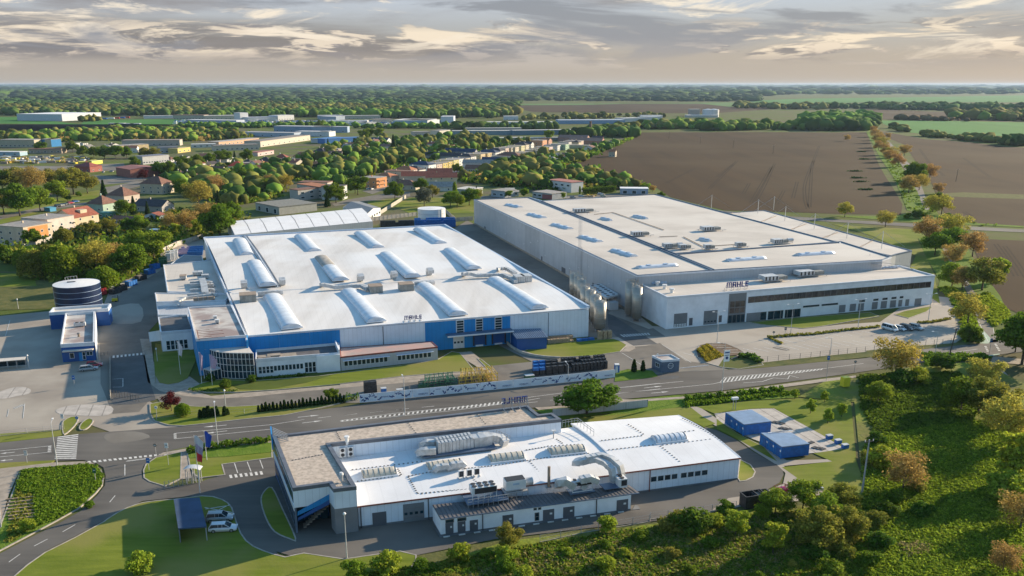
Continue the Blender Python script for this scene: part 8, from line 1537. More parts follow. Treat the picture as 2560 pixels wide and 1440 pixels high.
block('z6',1870,828,2240,832,3.8,9,(.30,.36,.46),'roof2','blue and white open workshop with pale flat roof',3,wz=(.3,2.6),group='houses behind the grey hall',name='workshop',cat='workshop');block('z5',1800,840,2020,855,4.2,16,(.30,.32,.28),(.55,.52,.47),'dark green-grey garage hall with pale roof',1,group='houses behind the grey hall',name='workshop',cat='workshop')
block('z5',2560,860,2650,860,3,8,WHt,T_GY,'small white box house beside the garden pines',1,group='houses behind the grey hall',name='house',cat='house')
for i in range(6):g=G(*X('z6',1410+i*25,868-(i%2)*16));b=MB();b.box((g.x,g.y,.6),(2.2,1.4,1.),i);tag(b.build('scrap_heap',M['yellow'if i%2 else'wood']),'rusty yellow scrap lump between the white cars, number %s from the left'%['one','two','three','four','five','six'][i],'scrap','scrap between the white cars')
t=thing('garden_pool','round bright blue garden pool on a small lawn','pool',tuple(G(*X('v1',1150,1182))));g=G(*X('v1',1150,1182));b=MB();b.cyl((g.x,g.y,0),(g.x,g.y,.9),2.6,n=24);b.build('rim',M['frame'],t);b=MB();b.cyl((g.x,g.y,.9),(g.x,g.y,.93),2.35,n=24);b.build('water',M['pool'],t)
IW=(.60,.60,.60);IB=(.30,.36,.44)
I_=[('v1',130,362,465,366,14,120,(.50,.52,.56),'roof2','large white logistics hall at the far left field',0),('v1',1070,348,1290,345,6,30,IW,(.45,.44,.42),'long low grey shed right of the green field',0),('v1',1290,352,1520,352,9,30,BG,T_BR,'beige three-storey works with rows of windows',10),('v1',1530,355,1800,350,8,40,CR,(.5,.47,.42),'long cream works building',8),('v1',1790,362,1850,360,16,25,(.62,.62,.62),IW,'tall white tower-like block in the estate',2),('v1',1850,365,2060,360,7,40,IW,(.4,.42,.46),'grey-roofed shed behind the tall block',0),('v1',2070,360,2190,355,10,30,(.62,.62,.62),IW,'white estate block with stripes of windows',6),('v1',1380,375,1760,380,5,30,(.35,.40,.50),IW,'long pale-roofed shed at the estate front',0),('v1',2370,352,2560,350,8,30,IB,IW,'blue-grey shed at the right end of the estate',0),('v1',2040,445,2460,452,9,26,(.22,.30,.42),(.45,.46,.48),'long blue shed with white end wall',8),('v1',2200,478,2450,482,7,22,(.55,.57,.60),(.50,.50,.50),'white shed with big round emblem wall',2),('v1',1790,478,2190,486,6,20,(.35,.42,.52),(.40,.40,.41),'low blue-grey shed in front of the long blue one',6),('v1',1630,552,1930,520,5,16,(.52,.33,.22),(.40,.36,.33),'long peach-walled shed in the estate',10),('v1',1940,560,2310,508,7,22,(.50,.45,.38),(.26,.22,.19),'long brown-roofed hall with window row',14),('v1',1430,565,1610,560,4,12,(.55,.54,.52),IW,'row of white garages by the long hall',4),('v1',1600,590,1930,578,6,18,(.46,.42,.36),(.22,.19,.17),'grey-brown flat hall before the long hall',9),('v1',910,552,1340,548,7,16,(.40,.36,.31),(.38,.30,.25),'long brown two-storey barracks-like building',14),('v1',0,560,260,562,9,20,(.42,.38,.28),T_GY,'long beige building at the left edge',8),('v1',340,558,385,558,9,20,(.48,.42,.28),T_GY,'beige end piece beside the blue block',0),('v1',385,558,460,552,9,20,(.03,.18,.40),T_GY,'bright blue building block',0),('v1',215,608,460,606,5,16,(.32,.26,.2),T_BR,'low brown-roofed shed left of the dark trees',5),('v1',-80,622,150,625,4,12,(.30,.42,.50),IW,'pale blue and white sheds at the left edge',3),('v1',1065,690,1260,672,7.5,14,(.42,.42,.42),(.16,.17,.22),'grey two-storey school block with slate roof',10),('v1',1190,605,1330,600,6,18,(.35,.35,.36),(.10,.12,.16),'dark-roofed block beside the small yellow house',4),('v1',1325,605,1420,592,5,12,(.55,.42,.14),(.42,.36,.18),'small yellow flat house by the dark block',3),('v1',890,590,1110,575,6,16,(.45,.36,.2),T_GY,'ochre building behind the dark trees',4),('v1',1920,628,2040,610,4,12,(.52,.40,.38),(.30,.12,.10),'low pinkish garages with maroon roof',3),('v1',590,695,680,692,3,8,(.55,.50,.08),(.6,.55,.1),'left bright yellow container row',0),('v1',685,692,765,680,3,8,(.58,.55,.1),(.62,.6,.2),'right bright yellow container row',0),('v1',2420,535,2700,520,6,18,(.05,.17,.42),(.04,.16,.40),'bright blue roofed hall in the village',0),('v2',545,345,800,347,11,70,(.30,.40,.52),'roof1','big white-roofed blue-walled hall in the estate',0),('v2',800,347,890,340,11,60,(.62,.63,.64),'roof1','white end hall right beside the blue-walled one',0),('v2',900,318,995,318,12,50,(.55,.60,.66),IW,'pale blue hall behind the big white-roofed one',0),('v2',1220,338,1730,338,6,24,(.45,.50,.56),'roof1','very long low arched white tunnel shed',0),('v2',1780,328,2270,325,7,40,(.22,.33,.48),(.40,.46,.55),'very long blue-grey shed near the right edge of the estate',0),('v2',985,410,1440,408,6,20,(.20,.28,.32),(.48,.46,.43),'long green-grey cattle shed, left',0),('v2',1085,388,1500,386,6,16,(.30,.30,.3),(.48,.46,.42),'long grey cattle shed behind',0),('v2',1440,412,1930,405,7,20,(.12,.20,.26),(.46,.45,.43),'long dark-walled cattle shed, right',0),('v2',1310,455,1560,450,4,14,(.32,.3,.28),(.5,.48,.44),'low pale-roofed shed over the gardens',0),('v2',1565,455,1790,450,4,14,(.32,.3,.28),(.5,.48,.44),'second low pale-roofed shed over the gardens',0),('v2',220,335,345,342,6,24,(.62,.62,.6),IW,'small white shed at the estate road',3),('v2',345,342,362,335,6,20,(.6,.6,.6),IW,'white side piece of the small estate shed',0),('v2',410,320,540,318,7,24,CR,(.4,.3,.24),'cream shed with brown roof in the estate',4),('v2',0,295,120,298,7,30,IB,IW,'blue-grey shed behind the car yards',0),('v2',140,292,450,288,7,30,(.45,.42,.36),(.42,.40,.37),'long beige shed behind the car yards',10),('v2',60,318,350,318,4,20,IW,IW,'long white market roof in the car yards',0),('v2',1365,298,1475,298,8,24,(.60,.61,.62),IW,'white cube hall amid the trees',2),('v2',2260,312,2400,308,7,30,(.5,.52,.54),IW,'white double gabled hall at the estate end',0),('v2',2410,298,2540,295,6,24,(.56,.57,.58),IW,'small white hall at the far end of the estate',0),('v2',0,420,60,420,7,24,(.45,.5,.56),IW,'white and blue hall cut by the tree line',0),('v2',-60,392,205,392,9,20,(.25,.33,.44),(.44,.46,.48),'blue hall with white gable at the yard',4),('v2',30,470,200,455,5,22,(.4,.45,.5),(.03,.20,.50),'vivid blue roof hall in the scrapyard',0),('v2',700,418,820,415,6,16,(.50,.42,.38),T_GY,'pinkish flat building above the gardens',4),('v2',890,408,970,400,6,16,(.55,.52,.44),T_GY,'cream flat building above the gardens',3),('v3',10,262,150,262,8,30,(.62,.62,.62),IW,'white pavilion hall behind the field trees',3),('v3',315,250,520,250,5,30,(.5,.48,.45),IW,'low white works beside the twin tanks',0),('v3',330,240,398,240,16,20,(.42,.36,.34),IW,'grey square silo block on the plain',0)]
for v,x0,y0,x1,y1,h,dp,wc,rc,lab,nw in I_:block(v,x0,y0,x1,y1,h,dp,wc,rc,lab,min(nw,10))
for x,wh in((450,'left'),(488,'right')):g=G(*X('v3',x,246));t=thing('field_silo',wh+' round white tank beside the square silo block on the plain','silo',(g.x,g.y,0),'round tanks on the plain');b=MB();b.cyl((g.x,g.y,0),(g.x,g.y,17),13,n=20);b.build('barrel',M['ductw'],t);b=MB();b.cyl((g.x,g.y,17),(g.x,g.y,19),13,2,n=20);b.build('roof',M['ductw'],t)
for i,(x,m_)in enumerate(((730,'red'),(775,'contblue'),(830,'unitwhite'),(870,'red'),(910,'contblue'),(945,'red'))):
 g=G(*X('v1',x,357-i*2.5));t=thing('lorry','%s lorry trailer parked at the far white logistics hall, %s from the left'%({'red':'red','contblue':'blue','unitwhite':'white'}[m_],['first','second','third','fourth','fifth','sixth'][i]),'lorry',(g.x,g.y,0),'lorries at the logistics hall');b=MB();b.box((g.x,g.y,2.6),(13,2.6,2.9));b.build('trailer',M[m_],t);b=MB();b.box((g.x-8,g.y,1.9),(2.2,2.5,3.));b.build('cab',M['unitwhite'],t);b=MB();[b.cyl((g.x+sx,g.y-1.3,.5),(g.x+sx,g.y+1.3,.5),.5,n=8)for sx in(-8,3,5)];b.build('axle',M['tyre'],t)
for i in range(9):
 g=G(*X('v1',[850,895,960,1010,1380,1420,1770,1890,2020][i],[393,393,395,395,400,400,407,408,408][i]));t=thing('field_shed','small dark long shed on the field strip, %s from the left'%['first','second','third','fourth','fifth','sixth','seventh','eighth','ninth'][i],'shed',(g.x,g.y,0),'small sheds on the field strip');b=MB();b.box((g.x,g.y,1.5),(18,8,3));b.build('wall',M['steelroof'],t);b=MB();b.box((g.x,g.y,3.15),(19,9,.3));b.build('roof',M['roof2'],t)
r=np.random.default_rng(3);b=MB()
for i in range(420):
 px_,py_=r.uniform(1300,3300),r.uniform(362,388)
 g=G(0+px_/2.977,180+py_/2.977)
 if px_>3000 and py_>378:continue
 b.box((g.x,g.y,1.),(r.uniform(4,9),2.4,r.uniform(1.4,3)),r.uniform(-.2,.2));b.m[-6:]=[int(r.integers(0,4))]*6
o=b.build('parked_vehicles',[M['unitwhite'],M['frame'],M['shutter'],M['contblue']]);o['kind']='stuff'
b=MB()
for i in range(150):
 px_,py_=r.uniform(20,700),r.uniform(635,685);g=G(px_/2.977,180+py_/2.977);b.box((g.x,g.y,1.),(r.uniform(3,9),r.uniform(2,3),r.uniform(1,2.6)),r.uniform(-.6,.6));b.m[-6:]=[int(r.integers(0,5))]*6
o=b.build('yard_machines',[M['unitwhite'],M['yellow'],M['shutter'],M['yellowb'],M['rust_top']]);o['kind']='stuff'
b=MB()
for j in range(9):
 for i in range(46):
  g=G((-20+i*28)/2.977,180+(398+j*6.6)/2.977)
  if i>30+(8-j)*2 or(j>6 and i>24):continue
  b.box((g.x,g.y,1.4),(24,3.6+j*0,.12),0,-.45)
o=b.build('solar_tables',M['solar']);o['kind']='stuff'
# trees one can tell apart
T_='''v1 150 1075 19 green-1|largest green tree at the left edge, above the orange house
v1 30 1060 15 olive-1|olive tree cut by the left edge above the orange house
v1 300 1035 15 bright-1|rounded bright green park tree right of the largest one
v1 430 965 14 bright-2|bright green park tree behind the rounded one
v1 548 912 19 olive-2|tall park tree with visible dark trunk
v1 652 905 15 olive-1|slimmer park tree right of the tall trunked one
v1 240 900 19 rust-1|brownish tree at the back of the park
v1 120 880 17 olive-2|dull green tree at the back left of the park
v1 20 880 15 green-2|deep green tree at the left park edge
v1 370 870 15 olive-1|olive tree in the second park row
v1 470 850 14 gold-1|golden-green tree in the second park row
v1 505 960 4 green-2|little round shrub tree on the park lawn
v1 590 925 4 bush-1|small dense bush by the park trunk
v1 778 945 13 conifer-1|dark fir standing by the village road
v1 1068 812 9 purple-1|dark red-leaved tree before the brick-red hall
v1 1180 775 12 green-2|dark green tree left of the big double crown
v1 1260 782 13 green-1|wide dark green tree below the grey school block
v1 1370 735 13 green-3|broad green tree right of the school block
v1 1470 722 13 green-1|second broad green tree along the school street
v1 1560 700 12 green-2|third broad green tree along the school street
v1 1670 690 14 green-3|tall green tree near the long hall end
v1 1750 680 12 conifer-2|dark spruce between two broad trees
v1 1840 672 13 green-1|broad dark tree at the right end of the school street
v1 1010 695 10 bush-2|low dark crown beside the school block
v1 1080 640 11 olive-1|light crown behind the school block
v1 1150 640 11 olive-2|second light crown behind the school block
v1 860 650 14 green-3|dark crown in the middle dark tree line
v1 780 650 14 green-1|dark crown left in the middle dark tree line
v1 700 640 12 green-2|dark crown behind the machine yard
v1 620 635 12 green-1|dark crown above the yellow containers
v1 945 640 12 green-2|dark crown before the ochre building
v1 305 600 12 green-3|green crown before the long beige building
v1 540 600 13 green-1|big green crown right of the bright blue block
v1 1820 850 14 green-2|green tree beside the low grey garages
v1 1480 1010 17 gold-2|large golden tree in the middle of the village
v1 1620 915 14 rust-2|brown-leaved tree right of the golden tree
v1 1380 930 12 green-3|dark green tree right of the beige villa
v1 1340 900 10 green-1|second dark tree right of the beige villa
v1 1630 1025 12 conifer-2|slim dark conifer beside the golden tree
v1 1980 900 10 green-3|dark tree by the white canopy garages
v1 2130 870 11 gold-1|dull golden tree above the grey garage block
v1 2020 850 9 rust-1|small brown tree above the grey garage block
v1 1640 1240 17 green-1|large green tree at the left end of the white tent hall
v1 1730 1130 12 green-2|green tree behind the tent hall corner
v1 1540 1130 12 rust-1|brown tree before the garage block
v1 1400 1190 12 rust-2|brown bare-looking tree above the tree belt
v1 1280 1180 10 rust-1|smaller brown tree left of the bare-looking one
v1 1470 1220 9 lime-1|lime green bush-tree near the tent hall
v1 1300 1240 8 lime-2|lime green tree beside the garden pool
v1 1050 1200 9 bright-1|fresh green tree by the garden pool
v1 960 1200 8 green-2|dark round tree by the garden pool wall
v1 1000 1060 11 conifer-1|dark rounded conifer in the middle of the gardens
v1 1100 1060 8 conifer-2|second dark conifer in the middle of the gardens
v1 940 1080 10 green-3|dense dark tree left of the round conifers
v1 800 1200 8 olive-2|olive round tree before the low outbuilding
v1 690 1220 8 olive-1|olive tree before the cream red-roofed house
v1 480 1280 9 willow-1|drooping olive tree before the pale pink house
v1 580 1290 7 thuja-1|dark cone shaped tree beside the drooping olive one
v1 640 1300 6 thuja-2|second dark cone shaped tree beside the drooping one
v1 250 1290 8 green-2|dark bushy tree at the orange house corner
v1 20 1380 6 green-1|low dark tree at the left edge under the wall
q4 330 480 13 willow-1|weeping olive tree left above the blue tank
q4 560 470 15 willow-2|widest weeping green tree above the blue tank
q4 450 400 12 willow-1|weeping tree behind the widest one
q4 230 380 9 willow-2|small weeping tree at the upper left of the belt
q4 870 430 13 gold-1|yellow-green tree in the middle of the belt
q4 940 600 11 willow-2|bright weeping tree close behind the blue tank
q4 1010 400 11 rust-1|brown-tinged tree in the belt
q4 1190 470 13 green-2|deep green leafy tree beside the yard skips
q4 1090 440 10 olive-1|olive tree left of the deep green leafy one
q4 1390 340 13 bright-1|bright green tree at the top of the yard road
q4 1280 300 12 bright-2|second bright tree near the top of the yard road
q4 1600 120 7 lime-2|small lime tree above the corner crates
q4 90 350 7 darkbush-1|dark bushes at the far left lawn
z5 215 950 13 green-2|dense round dark street tree near the white block
z5 100 1000 10 conifer-2|greyish spruce beside the round street tree
z5 505 840 13 green-3|street tree with forked trunk by the balcony house
z5 470 820 11 green-1|partner of the forked street tree
z5 1000 905 12 green-1|lone dark green tree on the bright grass plot
z5 1390 990 12 grey-1|silvery green tree above the white tank
z5 1340 800 10 green-3|dark spreading tree before the cream hall
z5 1500 880 9 olive-1|olive tree right of the dark spreading one
z5 1740 1000 10 bright-1|bright shrub tree left of the pair by the grey hall
z5 1800 920 12 poplar-1|pointed bright tree by the garage hall
z5 1830 1010 9 bright-2|leafy bright tree nearest the grey hall corner
z5 1990 980 11 green-2|green tree at the grey hall back corner
z5 2090 920 8 olive-2|pale tree behind the grey hall corner
z5 2085 830 6 conifer-1|small dark pine before the garage hall
z5 700 570 11 conifer-1|dark spruce amid the gardens
z5 980 240 18 conifer-2|tall dark spruce beside the white villa
z5 110 210 11 conifer-1|dark spruce by the pink flat house
z5 590 110 14 green-3|dark crown beside the scrapyard
z5 650 90 15 bright-2|large light crown beside the scrapyard, left
z5 780 90 15 bright-1|large light crown beside the scrapyard, right
z5 1520 520 5 conifer-2|dark dwarf pine before the pinkish terrace house
z5 1830 560 9 green-1|green tree below the lemon house
z5 2350 640 9 green-2|green garden tree, left of the apple trees
z5 1750 470 4 conifer-1|small dark cone on the terrace street
z6 720 350 9 conifer-2|dark pine before the beige terrace house
z6 550 370 7 conifer-1|dark cone beside the sage green house
z6 240 720 8 olive-2|spreading tree with low trunk behind the house
z6 340 730 8 olive-1|second spreading low-trunked tree
z6 420 560 10 rust-2|orange-brown tree behind the spreading pair
z6 540 700 8 gold-2|golden garden tree behind the grey-blue house
z6 720 700 8 green-1|green garden tree with tiered crown
z6 1200 690 8 rust-1|orange-brown tree behind the red-roofed house
z6 1440 600 11 conifer-1|dark pointed tree in the orchard mass
z6 1500 640 10 olive-1|broad light tree at the orchard mass end
z6 1310 650 8 rust-2|brown crown above the clipped hedge
z6 1650 700 7 bright-1|light green shrub tree at the field corner
z6 1800 730 7 bush-1|dark shrub at the field corner
z6 2420 880 5 darkbush-1|dark slanting hedge bush at the grey hall end
z6 2300 800 5 rust-1|small brown bush beside the workshop
z6 1110 900 5 lime-1|lime shrub before the red-roofed house
z6 600 870 6 bright-2|bright shrub before the showroom annex
z6 380 880 5 bright-1|bright shrub before the grey-blue house
z6 1330 840 6 poplar-1|light columnar shrub left of the clipped hedge
z6 920 110 14 bright-2|bright poplar-like tree between terrace and sheds
v3 1380 408 9 rust-1|lone brown tree in the far corner of the brown field
v3 1540 330 10 rust-1|farthest rust tree of the lane
v3 1555 352 11 rust-2|second rust tree of the lane counted from afar
v3 1562 380 12 rust-1|third rust tree of the lane counted from afar
v3 1600 402 12 rust-2|fourth rust tree of the lane counted from afar
v3 1575 420 13 rust-1|fifth rust tree of the lane counted from afar
v3 1612 450 13 gold-1|sixth tree of the lane, golden
v3 1590 470 12 rust-2|seventh tree of the lane, on its left side
v3 1655 390 8 rust-1|small rust tree just right of the lane
v3 1640 500 13 rust-2|eighth tree of the lane from afar
v3 1680 520 12 gold-2|ninth tree of the lane, brassy
v3 1762 505 12 rust-1|wide rust tree on the right side of the lane
v3 1660 545 12 rust-1|tenth tree of the lane from afar
v3 1720 580 13 rust-2|eleventh tree of the lane, above the dark green one
v3 1820 680 15.5 green-2|largest dark green tree of the lane
v3 1930 665 13 rust-1|rust tree right of the largest dark green one
v3 1790 755 13 rust-2|rust tree hanging over the lane below the green one
v3 1860 735 12 gold-1|golden tree right of the hanging rust one
v3 1990 820 8 darkbush-1|dark round shrub right of the lane
v3 1990 760 8 rust-1|small rust crown above the dark round shrub
v3 2010 895 12 gold-2|golden tree at the lane crossing
v3 1950 880 10 gold-1|smaller golden tree at the lane crossing
v3 1860 925 6 darkbush-2|dark bush on the verge left of the lane crossing
v3 2045 960 7 darkbush-1|dark bush right of the lane crossing
v3 1780 925 4 bush-2|low bush beside the cross road
v3 1365 915 9 gold-2|lone golden tree by the cross road, left
v3 1635 980 9 gold-1|lone golden tree by the cross road, right
v3 1905 1090 13.5 rust-2|big rust tree below the cross road
v3 2085 1065 13 gold-1|open golden tree below the cross road
v3 1965 1170 10.5 green-3|round dark green tree on the lane below the crossing
v3 2085 1140 11 bright-2|light green tree right of the round dark one
v3 2215 1180 11.5 rust-1|thin brown tree at the lower field corner
v3 2080 1245 10 rust-2|rust tree above the office end
q8 1870 420 9 bright-1|bright green tree by the office end
q8 1960 450 9 rust-2|rusty crown under the wide lime one
q8 2140 455 12.5 olive-1|widest lime-green leaning tree right of the office
q8 2290 380 10 lime-1|light outer crown of the widest tree
q8 2010 760 10.5 gold-2|brassy tree at the end of the car park
q8 2020 900 6 bush-1|bush under the brassy tree
q8 2090 925 4 bush-2|low bush at the cycle crossing
q8 1360 1235 10.5 gold-1|large golden-olive tree over the main road
q8 2500 1120 15 green-2|tall dark drooping tree at the right edge
q8 2440 1010 8 bright-2|light shrub under the tall dark tree
b7 605 365 5.5 bright-1|bright dense bush tree below the road
b7 740 250 5 darkbush-1|dark bush under the golden-olive tree
b7 840 240 5 limebush-1|fresh bush right of the golden-olive trunk
b7 1000 160 5 darkbush-2|dark bush at the utility pole foot
b7 1240 290 8.5 gold-2|golden tree at the upper right thicket
b7 1120 420 8 green-3|deep green tree in the shade of the thicket
b7 1230 430 9 olive-1|olive tree among the thicket crowns
b7 1400 610 10.5 gold-1|large amber tree at the right edge
b7 1330 480 9 olive-2|light crown behind the amber tree
b7 1440 870 11 lime-2|tall lime tree at the right edge
b7 1380 960 6 limebush-2|lime bush below the lime tree
b7 1490 1150 7 rust-2|rusty bush-tree at the right edge
b7 760 910 7.8 rust-1|round coppery tree on the meadow
b7 640 760 5 limebush-1|pale bush left of the coppery tree
b7 1380 1420 5 rust-1|brown twiggy tree in the lower right corner
b7 90 345 2.8 lime-1|first sapling of five, by the hedge
b7 188 432 3.8 lime-2|sapling of five nearest the hatch slabs
b7 275 362 3 lime-1|sapling of five farthest back
b7 296 495 3.8 lime-2|sapling of five lowest on the lawn
b7 380 455 3.5 lime-1|sapling of five farthest right
b3 1975 690 7.6 green-2|big round green tree beside the grey panel fence
b2 285 752 4.6 purple-1|small purple tree on the corner lawn
b2 385 790 3.6 willow-2|small weeping bush beside the purple tree
b2 1725 655 3.2 green-3|ball-shaped little tree before the printed fence
b2 765 545 3.0 darkbush-1|round clipped dark bush before the glass front
b2 1000 490 2.4 darkbush-2|dark shrub at the foot of the fin wall
b2 640 480 2.6 darkbush-1|dark shrub beside the porch
b1 945 1410 4.2 limebush-1|bright young tree on the bottom left lawn
b1 190 1145 2.6 limebush-2|bright shrub on the lush corner bed
b1 600 985 1.6 bush-1|low shrub on the lush bed edge
q7 305 1190 3.6 thuja-1|small dark cypress left of the guard house
q7 385 1185 3.2 thuja-2|second dark cypress left of the guard house
b5 920 1320 4.4 olive-1|tall pale shrub tree before the plant strip
b5 900 1470 3.4 limebush-1|bright bush below the tall pale shrub tree
b5 430 1440 3.5 limebush-2|small lime bush at the fence corner
b4 1250 1560 4.4 limebush-1|bright pointed bush at the bottom edge
b4 950 1640 3.6 bright-1|round bright bush at the bottom edge
b5 1920 1150 3.4 limebush-2|small shrub growing through the wire fence
b6 640 1190 4 olivebush-1|leafy bush by the fence, left of centre
b6 1080 1040 2.6 bush-2|bush close to the fence near the dark skips
b6 1500 1050 5 bright-1|deep green bush-tree right of the dark skips
b6 1740 1000 5.5 bright-2|second deep green bush-tree beyond the skips
b6 1160 1240 5 lime-1|pale green bush-tree below the fence
b6 790 1200 5 darkbush-1|dark low bush below the fence
b6 1880 1330 6.5 olive-2|broad grey-green bush in the lower thicket
b6 1950 1180 6 bright-1|bright crown in the lower thicket
b6 1480 1400 6 lime-2|yellow-green crown at the bottom edge
b6 2100 1250 6 olive-1|light crown in the lower right thicket
b6 2080 1000 5 olive-2|pale willow-like bush at the lawn corner
v2 0 360 14 green-1|tall crown at the estate edge, left'''
for ln in T_.split('\n'):
 a,lab=ln.split('|');v,x,y,h,kd=a.split();q=X(v,float(x),float(y));wide=1.25 if'lane'in lab and h else 1.
 if'big round green tree'in lab:wide=1.9
 if'widest lime'in lab:wide=1.3
 if v in('b6','b7')and'bush'in lab:wide=1.3
 if kd.split('-')[0]in('green','bright','olive','gold','rust')and wide==1.:wide=1.15
 tree(q[0],q[1],float(h),kd,lab,'trees named one by one',wide)
_o='first second third fourth fifth sixth seventh eighth ninth tenth eleventh twelfth thirteenth fourteenth fifteenth sixteenth seventeenth eighteenth nineteenth'.split();ORD=_o+['twentieth']+['twenty-'+q for q in _o[:9]]+['thirtieth']+['thirty-'+q for q in _o[:9]]
for i,x in enumerate((545,583,618,655,690,765,790)):tree(*X('b2',x,815-i*5),2.2+(i%3)*.35-.5*(i>4),'thuja-%d'%(i%2+1),'small clipped conifer on the corner lawn, %s from the left'%['first','second','third','fourth','fifth','sixth','seventh'][i],'clipped conifers along the road',1.3)
for i in range(24):
 x=1068+i*33.5;tree(*X('b2',x,762-i*3.9),1.9+((i*7)%5)*.15,'thuja-%d'%(i%2+1),'clipped conifer in the long row by the road, %s from the left'%ORD[i],'clipped conifers along the road',.95)
def inpoly(x,y,P):
 c=False;j=len(P)-1
 for i in range(len(P)):
  if(P[i][1]>y)!=(P[j][1]>y)and x<(P[j][0]-P[i][0])*(y-P[i][1])/(P[j][1]-P[i][1])+P[i][0]:c=not c
  j=i
 return c
def scatter(s_px,n,mind,seed,ytop=None):
 P=PX(s_px);r=random.Random(seed);xs,ys=[p[0]for p in P],[p[1]for p in P];out=[];tries=0
 while len(out)<n and tries<n*60:
  tries+=1;x,y=r.uniform(min(xs),max(xs)),r.uniform(min(ys),max(ys))
  if not inpoly(x,y,P):continue
  g=G(x,y)
  if all((g.x-o.x)**2+(g.y-o.y)**2>mind**2 for o in out):out.append(g)
 return out
THK='o 900,1440 1000,1425 b5 1000,1330 1800,1200 2400,1120 b6 1000,1090 1500,1060 1900,1000 o 2200,1290 2180,1340 2160,1440 2000,1560 1000,1560'
BN={'limebush':'yellow-green','olivebush':'grey-olive','bush':'mid green','strawbush':'golden dry','darkbush':'dark green'};CNT={}
def bushes(pts,kinds,hs,where,wide):
 for i,g in enumerate(sorted(pts,key=lambda g:g.x)):
  kd=kinds[i%len(kinds)];nm=BN[kd[:-2]];key=nm+where;CNT[key]=CNT.get(key,-1)+1
  tree(g,0,hs[(i*3)%len(hs)],kd,'%s %s bush from the left %s'%(ORD[CNT[key]],nm,where),nm+' bushes '+where,wide)
bushes(scatter(THK,52,3.4,4),['limebush-1','olivebush-1','bush-1','strawbush-1','limebush-2','olivebush-2','bush-2'],[1.6,2.1,1.3,1.1,1.8,2.7,2.3],'in the thicket below the wire fence',1.25)
bushes(scatter('b7 530,640 620,600 700,700 560,900 520,930 500,960 b7 560,880 900,900 960,1020 700,1250 600,1440 200,1440 100,1100 300,980 500,940',16,4.5,9),['darkbush-1','bush-2','olivebush-1'],[3,3.8,2.6],'on the slope beyond the lawn',1.3)
# stuff: garden greenery, tufts, woods
def merged(name,m,parts_v,parts_f):
 V=np.concatenate(parts_v);F=np.concatenate(parts_f);me=bpy.data.meshes.new(name);me.vertices.add(len(V));me.vertices.foreach_set('co',V.astype(np.float32).ravel());k_=F.shape[1];me.loops.add(F.size);me.loops.foreach_set('vertex_index',F.astype(np.int32).ravel());me.polygons.add(len(F));me.polygons.foreach_set('loop_start',np.arange(0,F.size,k_,dtype=np.int32));me.materials.append(m);me.update(calc_edges=True);o=link(name,me);o['kind']='stuff';return o
import bmesh
_b=bmesh.new();bmesh.ops.create_icosphere(_b,subdivisions=2,radius=1);_b.verts.ensure_lookup_table();ICV=np.array([v.co[:]for v in _b.verts]);ICF=np.array([[v.index for v in f.verts]for f in _b.faces]);_b.free()
_b=bmesh.new();bmesh.ops.create_icosphere(_b,subdivisions=1,radius=1);_b.verts.ensure_lookup_table();IV1=np.array([v.co[:]for v in _b.verts]);IF1=np.array([[v.index for v in f.verts]for f in _b.faces]);_b.free()
def woods(name,m,s_px,n,size,hfac=.75,seed=1,lod=1,grow=.0,rows=None,zc=.45):
 P=PX(s_px);r=np.random.default_rng(seed);xs,ys=[p[0]for p in P],[p[1]for p in P];V,Fs,k_,off=(ICV,ICF,0,0)if lod==2 else(IV1,IF1,0,0);pv,pf=[],[]
 while k_<n:
  x,y=r.uniform(min(xs),max(xs)),r.uniform(min(ys),max(ys))
  if not inpoly(x,y,P):k_+=.05;continue
  g=G(x,y);s_=size*r.uniform(.55,1.4)*(1+grow*g.y/1000);d=V*(1+.3*r.normal(size=(len(V),1))*.6);ws=r.uniform(.8,1.5)
  pv.append(d*[s_/2*ws,s_/2,s_*hfac/2]+[g.x,g.y,s_*hfac*zc]);pf.append(Fs+off);off+=len(V);k_+=1
 return merged(name,m,pv,pf)
def greens(name,m,s_px,n,size,seed,hz_=1.,cover=None):
 """loose leafy heaps: each heap a dozen or more small leaf faces"""
 P=PX(s_px);r=np.random.default_rng(seed);xs,ys=[p[0]for p in P],[p[1]for p in P];cs=[];k_=0
 while k_<n:
  x,y=r.uniform(min(xs),max(xs)),r.uniform(min(ys),max(ys))
  if not inpoly(x,y,P):k_+=.02;continue
  g=G(x,y);s_=size*r.uniform(.5,1.5);q=r.normal(size=(16,3))*[s_*.45,s_*.45,s_*.22*hz_];q[:,2]=np.abs(q[:,2])+.1;cs.append(q+[g.x,g.y,0]);k_+=1
 me=leaves(name,np.concatenate(cs),size*.42,None,up=.5,seed=seed);me.materials.append(m);o=link(name,me);o['kind']='stuff';return o
CAN=dict(a=mat('canopy_dark',(.045,.085,.018),1,col2=(.07,.11,.022),scale=.03,spec=.05,island=.5),b=mat('canopy_olive',(.12,.125,.03),1,col2=(.16,.155,.04),scale=.03,spec=.05,island=.45),c=mat('canopy_fresh',(.085,.15,.022),1,col2=(.13,.20,.03),scale=.03,spec=.05,island=.45),d=mat('canopy_brown',(.11,.08,.035),1,col2=(.14,.10,.045),scale=.03,spec=.05,island=.4),e=mat('canopy_far',(.035,.06,.025),1,col2=(.05,.08,.03),scale=.004,spec=.05,island=.25))
VIL='v1 0,470 700,450 1500,430 2400,470 2560,520 v2 300,520 1000,430 1700,450 2330,430 2100,540 1830,650 1500,700 1000,780 700,760 300,720 o 880,470 700,470 560,600 420,620 300,640 0,600'
GAR='v2 60,500 500,450 700,440 1100,420 1560,470 1500,500 1150,540 980,580 850,610 640,640 520,680 350,720 60,730 0,640'
